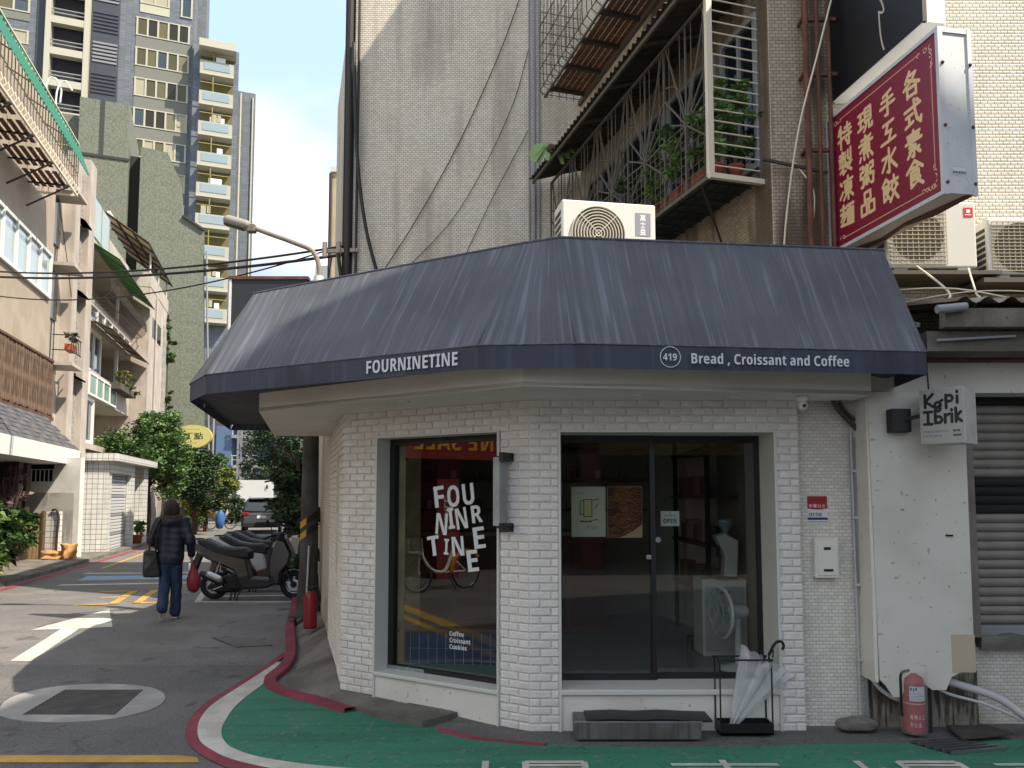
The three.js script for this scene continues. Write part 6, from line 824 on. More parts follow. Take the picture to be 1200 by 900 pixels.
{ // tower block
  const t = thing('tower_block', 'tall blue grey tiled apartment tower with stacked balconies', 'building', [-28.6, 0, -83], 0.36); const H = 84;
  part(t, 'main_shaft', bx(-62, -35.2, 0, H, -16, 0), m.towerTile); part(t, 'lower_wing', bx(-35.2, -30.6, 0, 50.6, -14, 1.2), m.towerTile); part(t, 'lower_wing', bx(-35.4, -34.0, 0, 51.2, -14, 0.6), m.towerTile); part(t, 'side_wing', bx(-30.6, -28.7, 0, 47.6, -12, -1.5), m.towerTile); part(t, 'corner_return', bx(-35.3, -34.3, 0, H, -16, -6), m.towerTile);
  part(t, 'dark_bay', bx(-50.1, -49.2, 0, H, 0, 0.15), m.towerDark); part(t, 'dark_bay', bx(-45.2, -42.6, 0, H, 0, 0.15), m.towerDark); part(t, 'stair_bay', bx(-48.6, -45.6, 0, H, 0, 0.05), m.blackMatte);
  for (const x of [-49.0, -45.5]) part(t, 'white_pier', bx(x - 0.25, x + 0.25, 0, H, 0, 0.9), m.towerPale);
  for (let f = 6; f < 25; f++) {
    const y = f * 3.35;
    part(t, 'stair_landing', bx(-48.75, -45.75, y, y + 0.75, 0, 0.85), m.towerPale); part(t, 'stair_rail', [bx(-48.75, -45.75, y + 1.1, y + 1.2, 0.7, 0.8), bx(-48.75, -45.75, y + 1.5, y + 1.6, 0.7, 0.8)], m.grey);
    const lv = []; for (let k = 0; k < 6; k++) lv.push(bx(-45.0, -42.7, y + 0.3 + k * 0.4, y + 0.5 + k * 0.4, 0.15, 0.24)); part(t, 'louvre_panel', lv, f % 2 ? m.towerDark : m.grey);
    const win = (x0, x1, cols, y0, y1) => { const w = new THREE.Group(); w.name = 'window'; t.add(w); part(w, 'window_frame', [bx(x0 - 0.12, x1 + 0.12, y0 - 0.12, y0, 0, 0.12), bx(x0 - 0.12, x1 + 0.12, y1, y1 + 0.12, 0, 0.12), ...Array.from({ length: cols + 1 }, (_, i) => bx(x0 + (x1 - x0) * i / cols - 0.09, x0 + (x1 - x0) * i / cols + 0.09, y0, y1, 0, 0.12))], m.towerPale); for (let i = 0; i < cols; i++) part(w, 'pane', bx(x0 + (x1 - x0) * i / cols + 0.09, x0 + (x1 - x0) * (i + 1) / cols - 0.09, y0, y1, 0.0, 0.04), PANES[Math.floor(rnd() * PANES.length)]); };
    if (y > 40) { win(-53.6, -50.9, 2, y + 1.0, y + 2.2); part(t, 'spandrel', bx(-53.7, -50.8, y + 0.0, y + 0.88, 0, 0.06), m.towerOlive); }
    if (y > 51) { win(-40.6, -37.9, 2, y + 1.2, y + 2.6); part(t, 'spandrel', bx(-40.7, -37.8, y + 0.1, y + 1.05, 0, 0.06), m.towerPale); } else { win(-40.9, -35.8, 5, y + 0.9, y + 2.7); part(t, 'spandrel', bx(-41.0, -35.7, y - 0.5, y + 0.75, 0, 0.06), m.towerOlive); }
    if (y > 52) win(-36.6, -35.6, 1, y + 0.5, y + 2.6);
    if (y < 47) { if (rnd() < 0.5) part(t, 'air_conditioner', rb(-33.9 + rnd() * 1.6, -33.0 + rnd() * 0.2 + 0.9, y + 1.4, y + 2.0, 2.0, 2.4, 0.04, 1), m.white); if (rnd() < 0.6) { const lx = -34 + rnd() * 1.4; part(t, 'laundry', [bx(lx, lx + 0.5, y + 1.3, y + 2.25, 2.44, 2.48), bx(lx + 0.6, lx + 0.95, y + 1.5, y + 2.25, 2.44, 2.48)], PANES[3]); } part(t, 'balcony_recess', bx(-34.4, -31.2, y + 0.1, y + 3.1, 1.2, 1.23), M('#6a6238', 0.8)); part(t, 'balcony_slab', bx(-34.5, -31.1, y - 0.15, y + 0.1, 1.2, 2.6), m.towerPale); part(t, 'balcony_front', bx(-34.5, -31.1, y + 0.1, y + 1.35, 2.5, 2.6), M('#a8a899', 0.6)); part(t, 'balcony_glass', bx(-34.1, -31.5, y + 0.35, y + 1.2, 2.6, 2.64), M('#8fa0a4', 0.2)); part(t, 'balcony_rail', [bx(-34.4, -31.2, y + 2.3, y + 2.38, 2.45, 2.5), bx(-33.2, -33.1, y + 1.3, y + 3.1, 2.4, 2.5)], M('#8c8347', 0.6)); }
  }
  part(t, 'canopy', bx(-34.6, -30.9, 49.4, 50.2, 1.2, 3.4), m.towerPale); part(t, 'downpipe', [rod([-30.3, 0, -0.8], [-30.3, 47, -0.8], 0.12, 6), rod([-29.0, 0, -1.4], [-29.0, 47, -1.4], 0.1, 6)], m.towerPale);
  for (const c of t.children) c.position.x += 28.6;
}
{ // end of the street
  const t = thing('white_hoarding', 'white corrugated site hoarding across the end of the street', 'hoarding', [-22.2, 0, -62]); const n = 20; for (let i = 0; i < n; i++) part(t, 'panel', poly([[0, 0], [0.04, 0.05], [0.1, 0.05], [0.14, 0]], 3.1).rotateX(-Math.PI / 2).translate(i * 0.148, 0, 0), m.white); part(t, 'backing', bx(0, n * 0.148, 0, 3.1, -0.06, -0.005), m.white); part(t, 'notice', bx(2.4, 2.55, 2.4, 2.7, 0.06, 0.07), m.blackMatte);
  const b = thing('grey_apartment_block', 'grey concrete apartment block with dark balconies behind the hoarding', 'building', [0, 0, -75]);
  part(b, 'main_wall', bx(-30.5, -18, 0, 12.5, -8, 0), M(0, 0.9, { map: mottled('#55585a', '#44474a', 2, { grain: 20, seed: 231 }) })); part(b, 'blue_wall', bx(-28.5, -27.0, 0, 8.6, 0, 1.2), M('#5d7690', 0.8));
  for (let f = 0; f < 4; f++) { const y = 1.6 + f * 2.9; part(b, 'balcony_slab', bx(-26.9, -22, y, y + 0.3, 0, 1.6), m.paleConcrete); part(b, 'balcony_shade_panel', bx(-26.8, -22, y + 0.4, y + 2.6, 0.005, 0.04), m.windowGlass); part(b, 'railing', [bar([-26.9, y + 1.2, 1.55], [-24.4, y + 1.2, 1.55], 0.08), bar([-26.9, y + 0.8, 1.55], [-24.4, y + 0.8, 1.55], 0.06), ...[0, 1, 2, 3].map((i) => rod([-26.8 + i * 0.8, y + 0.3, 1.55], [-26.8 + i * 0.8, y + 1.2, 1.55], 0.04))], m.lightGrey); }  // dark panels stand in for the shade inside the balcony recesses
  const s = thing('lattice_mast', 'grey steel lattice mast standing behind the hoarding', 'mast', [-25.1, 0, -71]); const g = []; for (const x of [0, 1.0]) for (const z of [0, 0.8]) g.push(bar([x, 0, z], [x, 8.8, z], 0.16)); for (let k = 0; k < 9; k++) { g.push(bar([0, k * 0.97, 0.8], [1, k * 0.97 + 0.97, 0.8], 0.08), bar([1, k * 0.97, 0.8], [0, k * 0.97 + 0.97, 0.8], 0.08), bar([0, k * 0.97, 0.8], [1, k * 0.97, 0.8], 0.08)); } part(s, 'lattice', g, m.grey);
  const w = thing('street_wall', 'old beige wall and gate post at the bend of the left kerb', 'wall', [-20.4, 0, -55.5]); part(w, 'wall', bx(-3, 0, 0, 2.2, -0.3, 0), m.pink); part(w, 'post', bx(-0.7, 0.0, 0, 2.7, 0, 0.5), m.pink); part(w, 'coping', bx(-3.1, 0.15, 2.7, 2.95, -0.4, 0.6), m.concrete);
  tree('roadside_tree', 'large dark tree shading the end of the street', [-19.8, 0, -66], 4, [[0, 6.5, 0, 3.0, 2.8, 2.6], [2, 5, 0, 2.4, 2.4, 2.2], [-1.4, 4.5, 1, 1.8, 2, 1.6], [1, 8.5, 0, 2.4, 1.8, 2], [3.4, 7, 0, 2.4, 2.2, 2]], 14000, 0.26, GREENS.dark, 'trees at the end of the street');
  tree('roadside_tree', 'dark tree over the parked car on the right of the street', [-12.0, 0, -46], 2.6, [[0, 4.2, 0, 1.7, 1.9, 1.6], [-0.9, 3.2, 0, 1.0, 1.2, 1.1], [0.8, 5.2, 0, 1.6, 1.4, 1.4], [-0.3, 2.4, 0.5, 1.0, 1.0, 0.9]], 9000, 0.2, GREENS.dark, 'trees at the end of the street');
}
{
  const t = thing('cream_building', 'sunlit cream rendered building rising behind the tiled apartment building', 'building', [0, 0, -22.2]); part(t, 'wall', bx(-5.35, 2, 0, 11.35, -6, 0), M(0, 0.85, { map: mottled('#c9b79a', '#bba98b', 2.4, { grain: 18, seed: 235, streak: 0.4, streakC: '#8b7a60' }) })); part(t, 'coping', bx(-5.4, 2.05, 11.35, 11.5, -6.05, 0.06), m.plaster); for (let i = 0; i < 3; i++) part(t, 'stain', bx(-5.2 + i * 0.16, -5.16 + i * 0.16, 10.9 - i * 0.1, 11.35, 0, 0.004), m.concrete); part(t, 'edge_pipe', rod([-5.38, 0, 0.05], [-5.38, 11.3, 0.05], 0.05, 6), m.ironDark);
  const f = thing('distant_block', 'tiny far grey apartment block seen between the lamp and the buildings', 'building', [-44, 0, -180]); part(f, 'wall', bx(-3, 14, 0, 57, -10, 0), M('#9aa1a6', 0.8)); for (let i = 0; i < 12; i++) part(f, 'window', bx(-2 + (i % 4) * 1.1, -1.3 + (i % 4) * 1.1, 40 + Math.floor(i / 4) * 4.4, 42.4 + Math.floor(i / 4) * 4.4, 0, 0.05), m.darkGlass);
}
// right side of the side street: more buildings in line with the cafe
{
  const t = frame(thing('row_house', 'shaded tiled row house wall along the street behind the cafe', 'building'), along(-1.47, -6.73, 30), along(-1.47, -6.73, 8)); part(t, 'wall', bx(0, 21.8, 0, 3.4, -2.5, 0.05), m.creamTile); for (const x of [16.6, 18.2, 19.6]) part(t, 'pilaster', bx(x, x + 0.4, 0, 3.2, 0.05, 0.16), m.creamTile);
  part(t, 'door', bx(18.7, 19.5, 0, 2.1, 0.05, 0.08), M('#6c6a62', 0.6)); part(t, 'drain_pipe', [rod([20.6, 0, 0.12], [20.6, 3.2, 0.12], 0.045, 8), rod([21.2, 0, 0.1], [21.2, 2.6, 0.1], 0.03, 8)], m.lightGrey); part(t, 'meter_box', rb(20.0, 20.4, 1.2, 1.75, 0.05, 0.2, 0.01), m.frameGrey);
}
// ================================================================ across the crossing, outside the picture: a tower added to shade the cafe, and what shows in its glass
{
  const t = thing('added_shade_tower', 'tall rendered building added out of view right of the crossing to shade the cafe', 'building'); part(t, 'wall', slab([[9, -1.44], [26, -1.44], [26, 4.6], [9, 4.6]], 0, 18), m.pink); for (let f = 0; f < 5; f++) for (let i = 0; i < 2; i++) part(t, 'window', bx(8.95, 9.0, 2 + f * 3.2, 3.4 + f * 3.2, -0.6 + i * 2.8, 1.0 + i * 2.8), m.darkGlass);
  const o = thing('opposite_shops', 'low shop row with dark red columns across the road from the cafe', 'building', [0, 0, 6.2]); part(o, 'upper_wall', bx(-0.5, 9, 3.2, 4.2, 0, 4), m.beige); part(o, 'shop_back', bx(-0.5, 9, 0, 3.2, 1.6, 1.8), M('#33302d', 0.8)); for (const x of [-0.4, 1.9, 4.4, 6.6, 8.6]) part(o, 'column', bx(x, x + 0.45, 0, 3.2, -0.02, 0.5), M('#6b3438', 0.7)); part(o, 'signboard', bx(2.3, 6.5, 2.7, 3.2, -0.3, -0.05), M('#7d6a46', 0.7));
  const r = thing('red_shop', 'shop with a red signboard and red pillar posters on the left of the crossing', 'building'); frame(r, [-9.6, 5], [-9.9, -9.5]); part(r, 'upper_wall', bx(0, 14.5, 3.1, 9, -4, 0), m.plaster); part(r, 'shop_back', bx(0, 14.5, 0, 3.1, -2, -1.6), M('#2b2624', 0.8)); part(r, 'red_signboard', bx(5.0, 10.5, 2.5, 3.2, 0.0, 0.3), M('#8a1c1c', 0.5)); part(r, 'sign_lettering', text('ZONE SALE', 0.34, 0.01).rotateY(0).translate(6.1, 2.68, 0.3), M('#d8a13a', 0.5)); for (const x of [4.2, 7.4, 11.2]) part(r, 'pillar', bx(x, x + 0.5, 0, 3.1, -1.6, 0), M('#7c2326', 0.7)); part(r, 'poster_text', text('SALE', 0.16, 0.01).rotateZ(Math.PI / 2).translate(7.75, 1.2, 0.002), m.white);
}
{ // bicycle standing in front of the red shop, seen mirrored in the window
  const t = thing('yellow_bicycle', 'yellow and silver hire bicycle parked before the red shop', 'bicycle', [-7.9, 0.0, -3.5], 1.3); const w = (x) => { const g = new THREE.Group(); g.name = 'wheel'; g.position.set(x, 0.33, 0); t.add(g); part(g, 'tyre', new THREE.TorusGeometry(0.32, 0.02, 6, 36), m.rubber); part(g, 'rim', new THREE.TorusGeometry(0.295, 0.01, 5, 36), m.steel); const s = []; for (let i = 0; i < 14; i++) s.push(rod([0, 0, 0], [Math.cos(i * 0.449) * 0.29, Math.sin(i * 0.449) * 0.29, 0], 0.0025, 3)); part(g, 'spokes', s, m.steel); part(g, 'hub', new THREE.CylinderGeometry(0.03, 0.03, 0.09, 10).rotateX(Math.PI / 2), m.steel); }; w(-0.55); w(0.55);
  part(t, 'frame', [tube([[0.5, 0.95, 0], [0.42, 0.6, 0], [0.2, 0.38, 0], [-0.05, 0.36, 0], [-0.2, 0.62, 0]], 0.03, 8, 24), rod([-0.05, 0.33, 0], [-0.55, 0.33, 0], 0.018), rod([-0.2, 0.62, 0], [-0.55, 0.33, 0], 0.014), rod([-0.05, 0.34, 0], [-0.28, 0.85, 0], 0.02)], m.white); part(t, 'fork', rod([0.48, 0.9, 0], [0.55, 0.33, 0], 0.018), m.grey); part(t, 'rear_mudguard', new THREE.TorusGeometry(0.36, 0.05, 6, 20, 2.4).scale(1, 1, 1.2).translate(-0.55, 0.33, 0), m.orange); part(t, 'front_mudguard', new THREE.TorusGeometry(0.36, 0.03, 6, 16, 1.4).translate(0.55, 0.33, 0), m.orange); part(t, 'saddle', rb(-0.4, -0.16, 0.85, 0.91, -0.07, 0.07, 0.03), m.black); part(t, 'handlebar', tube([[0.42, 1.05, -0.28], [0.47, 1.02, -0.1], [0.47, 1.02, 0.1], [0.42, 1.05, 0.28]], 0.013, 6), m.black); part(t, 'basket', [bx(0.56, 0.86, 0.72, 0.74, -0.16, 0.16), bx(0.56, 0.58, 0.74, 0.98, -0.16, 0.16), bx(0.84, 0.86, 0.74, 0.98, -0.16, 0.16)], m.grey); part(t, 'stand', rod([-0.1, 0.33, 0.02], [-0.2, 0.0, 0.16], 0.012), m.black);
}
// ================================================================ street furniture
{
  const t = thing('utility_pole', 'dark concrete pole with yellow and black stripes beside the cafe', 'pole', [-2.78, 0.1, -10.6]);
  part(t, 'shaft', [new THREE.CylinderGeometry(0.085, 0.13, 4.62, 20).translate(0, 2.31, 0), new THREE.CylinderGeometry(0.13, 0.17, 0.55, 20).translate(0, 0.275, 0)], M(0, 0.85, { map: mottled('#4d4b47', '#393733', 0.9, { grain: 24, seed: 241, streak: 0.5, streakC: '#2a2826' }) }));
  for (let k = 0; k < 4; k++) { const y = 1.13 + (k >> 1) * 0.16, g = new THREE.CylinderGeometry(0.1245 - y * 0.0085 + 0.008, 0.1245 - y * 0.0085 + 0.0085, 0.09, 16, 1, true, -1.3 + (k % 2) * 1.35, 1.2), p = g.attributes.position; for (let i = 0; i < p.count; i++) p.setY(i, p.getY(i) + p.getX(i) * 0.7); part(t, 'stripe', g.translate(0, y, 0), k % 2 ? m.blackMatte : M('#b98b1e', 0.6)); }
  part(t, 'white_conduit', rod([0.02, 0.02, 0.19], [0.04, 0.95, 0.16], 0.012, 8), m.lightGrey); part(t, 'base_plate', bx(-0.2, 0.2, 0, 0.02, -0.2, 0.22), M('#2f4038', 0.7)); part(t, 'brace', rod([0.05, 0.7, 0.05], [0.26, 0.02, 0.1], 0.014), m.black);
  const l = thing('street_lamp', 'curved grey street lamp arm reaching over the street', 'street lamp', [-2.72, 4.5, -10.6]);
  part(l, 'arm', tube([[0.0, 0.05, 0], [0.0, 0.45, 0], [-0.09, 0.66, 0], [-0.34, 0.78, 0], [-0.8, 0.95, 0], [-0.98, 1.02, 0]], 0.034, 10, 40), M('#8b8172', 0.7)); part(l, 'collar', new THREE.CylinderGeometry(0.07, 0.07, 0.2, 12).translate(0, 0.2, 0), m.white);
  const h = new THREE.CapsuleGeometry(0.075, 0.26, 6, 14).scale(1, 1, 1.25).rotateZ(Math.PI / 2 - 0.28).translate(-1.16, 1.07, 0); part(l, 'lamp_head', h, M('#8d8a80', 0.6)); part(l, 'lens', new THREE.CapsuleGeometry(0.055, 0.22, 5, 12).scale(0.5, 1, 1.2).rotateZ(Math.PI / 2 - 0.28).translate(-1.2, 1.02, 0), M('#3c3a36', 0.3)); part(l, 'clamp', rb(-1.02, -0.9, 0.93, 1.05, -0.055, 0.055, 0.02), M('#6f6a60', 0.7));
}
{
  const A = [-2.52, 5.62, -11.86], sag = (a, b, s) => { const r = []; for (let k = 0; k <= 12; k++) { const t = k / 12; r.push([a[0] + (b[0] - a[0]) * t, a[1] + (b[1] - a[1]) * t - s * 4 * t * (1 - t), a[2] + (b[2] - a[2]) * t]); } return r; };
  for (const [b, a, s, r, label] of [[[-15.6, 7.9, -20], [-2.6, 5.68, -11.9], 0.35, 0.02, 'upper black wire of the pair crossing the street'], [[-15.6, 7.72, -20], [-2.55, 5.55, -11.9], 0.3, 0.026, 'thick lower black wire of the pair crossing the street'], [[-15.6, 7.5, -20], [-2.55, 5.75, -11.95], 0.75, 0.014, 'thin sagging black wire below the pair crossing the street']]) single('overhead_wire', label, 'wire', tube(sag(a, b, s), r, 6, 40), m.black, { group: 'wires across the street' });
  const t = thing('wire_bracket', 'insulator bracket with hanging cables on the corner of the tiled building', 'bracket', [-2.55, 5.5, -11.95]); part(t, 'arm', [bar([-0.45, 0.1, 0], [0.1, 0.12, 0], 0.06), rod([-0.42, 0.0, 0.03], [-0.42, 0.24, 0.03], 0.04, 8), rod([-0.2, 0.0, 0.03], [-0.2, 0.24, 0.03], 0.04, 8)], m.pink); part(t, 'hanging_cable', tube([[-0.2, 0.05, 0.08], [-0.1, -0.5, 0.1], [0.1, -1.0, 0.08], [0.3, -1.7, 0.05]], 0.03, 6), m.black); part(t, 'hanging_cable', tube([[0.0, 3.5, 0.1], [0.1, 1.5, 0.12], [0.25, 0.4, 0.1], [0.55, -0.8, 0.05], [0.6, -1.8, 0.05]], 0.03, 6), m.black); part(t, 'hanging_cable', tube([[-0.3, 0.0, 0.05], [-0.38, -0.7, 0.05], [-0.2, -1.4, 0.05]], 0.012, 5), m.black);
  const s = thing('dark_signboard', 'dark signboard with a rusty top rail behind the left end of the awning', 'sign', [-3.66, 3.5, -9.85]); part(s, 'face', bx(0, 0.98, 0, 1.04, -0.08, 0), M('#22252c', 0.6)); part(s, 'edge', bx(-0.03, 0, 0, 1.06, -0.09, 0.01), m.white); part(s, 'top_rail', bx(-0.04, 1.0, 1.04, 1.08, -0.1, 0.02), m.rust); part(s, 'side_panel', bx(1.0, 1.5, 0.1, 1.0, -0.08, 0), M('#2b2d33', 0.6)); part(s, 'bracket', [bar([0.3, 0.2, -0.05], [0.9, 0.1, -0.6], 0.05), bar([0.3, 0.9, -0.05], [0.9, 0.8, -0.6], 0.05)], m.ironDark);
}
// ================================================================ scooters
function scooter(label, p, turn, c) {
  const t = thing('parked_scooter', label, 'scooter', p, turn, 'scooters parked along the wall'); const body = new THREE.MeshPhysicalMaterial({ color: c.body, roughness: 0.35, clearcoat: 0.9, clearcoatRoughness: 0.08 }), trim = M(c.trim ?? '#1a1a1c', 0.5), seat = M('#151517', 0.55);
  const ex = (pts, w, b = 0.015) => poly(pts, w - 2 * b, b).translate(0, 0, -w / 2 + b);
  for (const [x, n] of [[0, 'rear'], [1.32, 'front']]) { const g = new THREE.Group(); g.name = 'wheel'; g.position.set(x, 0.235, 0); t.add(g); part(g, 'tyre', new THREE.TorusGeometry(0.185, 0.05, 10, 32), m.rubber); const s = [new THREE.TorusGeometry(0.14, 0.014, 6, 28)]; for (let i = 0; i < 5; i++) { const a = i * 1.2566; s.push(bar([0.03 * Math.cos(a), 0.03 * Math.sin(a), 0.01], [0.14 * Math.cos(a + 0.3), 0.14 * Math.sin(a + 0.3), 0.01], 0.022, 0.02)); } part(g, 'rim', s, m.steel); part(g, 'hub', new THREE.CylinderGeometry(0.045, 0.045, 0.1, 14).rotateX(Math.PI / 2), m.darkMetal); if (n === 'front') part(g, 'brake_disc', new THREE.RingGeometry(0.06, 0.1, 24).translate(0, 0, 0.045), m.steel); }
  part(t, 'rear_body', ex([[-0.34, 0.92], [-0.3, 0.95], [0.02, 0.8], [0.3, 0.72], [0.52, 0.66], [0.58, 0.4], [0.44, 0.36], [0.36, 0.5], [0.14, 0.6], [-0.1, 0.7], [-0.26, 0.82]], 0.25, 0.03), body);
  part(t, 'tail_trim', ex([[-0.42, 0.97], [-0.36, 0.99], [0.0, 0.84], [0.06, 0.78], [-0.02, 0.78]], 0.2, 0.01), M(c.accent ?? '#7d8088', 0.35));
  part(t, 'seat', ex([[-0.22, 0.96], [-0.14, 0.98], [0.08, 0.87], [0.3, 0.83], [0.5, 0.83], [0.58, 0.78], [0.58, 0.7], [0.3, 0.72], [0.02, 0.8]], 0.27, 0.03), seat);
  part(t, 'grab_rail', tube([[0.0, 0.9, 0.12], [-0.26, 1.0, 0.1], [-0.36, 1.0, 0], [-0.26, 1.0, -0.1], [0.0, 0.9, -0.12]], 0.012, 6, 24), m.darkMetal);
  part(t, 'tail_light', rb(-0.37, -0.3, 0.86, 0.92, -0.08, 0.08, 0.015), M('#6e1216', 0.3)); part(t, 'rear_mudguard', [ex([[-0.28, 0.78], [-0.2, 0.76], [-0.34, 0.38], [-0.42, 0.3], [-0.44, 0.34]], 0.12, 0.006)], trim); part(t, 'number_plate', bx(-0.39, -0.375, 0.5, 0.62, -0.12, 0.12), m.white);
  part(t, 'engine_case', [ex([[-0.06, 0.2], [0.06, 0.34], [0.4, 0.4], [0.52, 0.3], [0.42, 0.16], [0.1, 0.14]], 0.22, 0.03), new THREE.CylinderGeometry(0.1, 0.1, 0.26, 18).rotateX(Math.PI / 2).translate(0.3, 0.28, 0)], m.darkMetal);
  part(t, 'exhaust', [new THREE.CapsuleGeometry(0.055, 0.34, 6, 14).rotateZ(Math.PI / 2 - 0.42).translate(0.02, 0.36, 0.17), tube([[0.2, 0.28, 0.17], [0.32, 0.2, 0.16], [0.44, 0.2, 0.1]], 0.02, 8)], M('#2c2c2e', 0.35, { metal: 0.7 })); part(t, 'exhaust_shield', new THREE.CapsuleGeometry(0.06, 0.18, 4, 12, 1).scale(1, 1, 0.5).rotateZ(Math.PI / 2 - 0.42).translate(0.06, 0.39, 0.205), m.steel);
  part(t, 'shock_absorber', [rod([0.02, 0.26, 0.12], [0.12, 0.62, 0.12], 0.018, 8), rod([0.04, 0.34, 0.12], [0.1, 0.56, 0.12], 0.03, 10)], m.steel); part(t, 'footboard', ex([[0.44, 0.36], [0.58, 0.4], [0.62, 0.34], [0.95, 0.32], [1.0, 0.4], [1.04, 0.3], [0.9, 0.22], [0.5, 0.2]], 0.3, 0.025), trim);
  part(t, 'front_shield', ex([[0.92, 0.3], [0.97, 0.34], [0.94, 0.62], [1.0, 0.86], [1.06, 0.98], [1.16, 0.96], [1.26, 0.76], [1.22, 0.6], [1.1, 0.46], [1.08, 0.28]], 0.3, 0.04), body); part(t, 'inner_panel', ex([[0.9, 0.4], [0.94, 0.4], [0.96, 0.84], [0.9, 0.8]], 0.26, 0.01), trim); part(t, 'headlight', rb(1.2, 1.27, 0.66, 0.8, -0.1, 0.1, 0.03), m.paleGlass);
  part(t, 'front_mudguard', new THREE.TorusGeometry(0.25, 0.05, 6, 20, 2.0).scale(1, 1, 1.3).rotateZ(0.5).translate(1.32, 0.235, 0), body); part(t, 'fork', [rod([1.08, 0.75, 0.07], [1.32, 0.235, 0.075], 0.022, 8), rod([1.08, 0.75, -0.07], [1.32, 0.235, -0.075], 0.022, 8)], m.darkMetal);
  part(t, 'handlebar', [tube([[0.9, 1.02, 0.34], [1.0, 1.06, 0.18], [1.03, 1.02, 0], [1.0, 1.06, -0.18], [0.9, 1.02, -0.34]], 0.014, 8, 24), rb(0.94, 1.12, 0.96, 1.1, -0.12, 0.12, 0.03)], trim); for (const s of [-1, 1]) { part(t, 'grip', rod([0.9, 1.02, s * 0.34], [0.95, 1.045, s * 0.24], 0.019, 8), m.rubber); const g = new THREE.Group(); g.name = 'mirror'; t.add(g); part(g, 'mirror_stem', tube([[0.98, 1.06, s * 0.18], [0.98, 1.2, s * 0.24], [0.94, 1.26, s * 0.3]], 0.007, 5), m.black); part(g, 'mirror_head', new THREE.SphereGeometry(0.06, 14, 10).scale(0.35, 0.75, 1).translate(0.94, 1.29, s * 0.32), c.mirror ? M(c.mirror, 0.3) : m.black); }
  part(t, 'side_stand', [rod([0.5, 0.24, 0.12], [0.42, 0.0, 0.2], 0.013, 6), rod([0.34, 0.2, 0.1], [0.3, 0.0, 0.12], 0.014, 6), rod([0.34, 0.2, -0.1], [0.3, 0.0, -0.12], 0.014, 6)], m.darkMetal); part(t, 'kick_lever', rod([0.2, 0.24, 0.2], [0.05, 0.18, 0.22], 0.01, 6), m.steel);
  if (c.box) part(t, 'storage_pocket', rb(0.9, 0.96, 0.45, 0.7, -0.1, 0.1, 0.02), M(c.box, 0.7)); return t;
}
scooter('glossy black scooter standing across the bay beside the striped pole', [-4.98, 0.006, -13.0], 0.04, { body: '#17171a', accent: '#6a6c72' });
scooter('white and grey scooter with a brown side panel behind the black scooter', [-5.05, 0.006, -14.1], 0.08, { body: '#b9bab8', trim: '#5a3a2c', accent: '#cfd0cc' });
scooter('dark grey scooter with a brown grey tail behind the white scooter', [-5.2, 0.006, -15.1], 0.06, { body: '#55504c', accent: '#6d655f', mirror: '#c9cbc9' });
scooter('black scooter with silver mirrors nearest the parked car', [-5.4, 0.006, -16.1], 0.05, { body: '#202226', accent: '#3b3e44', mirror: '#d5d6d4' });
scooter('small red scooter parked by the white hoarding', [-19.9, 0.0, -57.5], 1.2, { body: '#8f1a1c' });
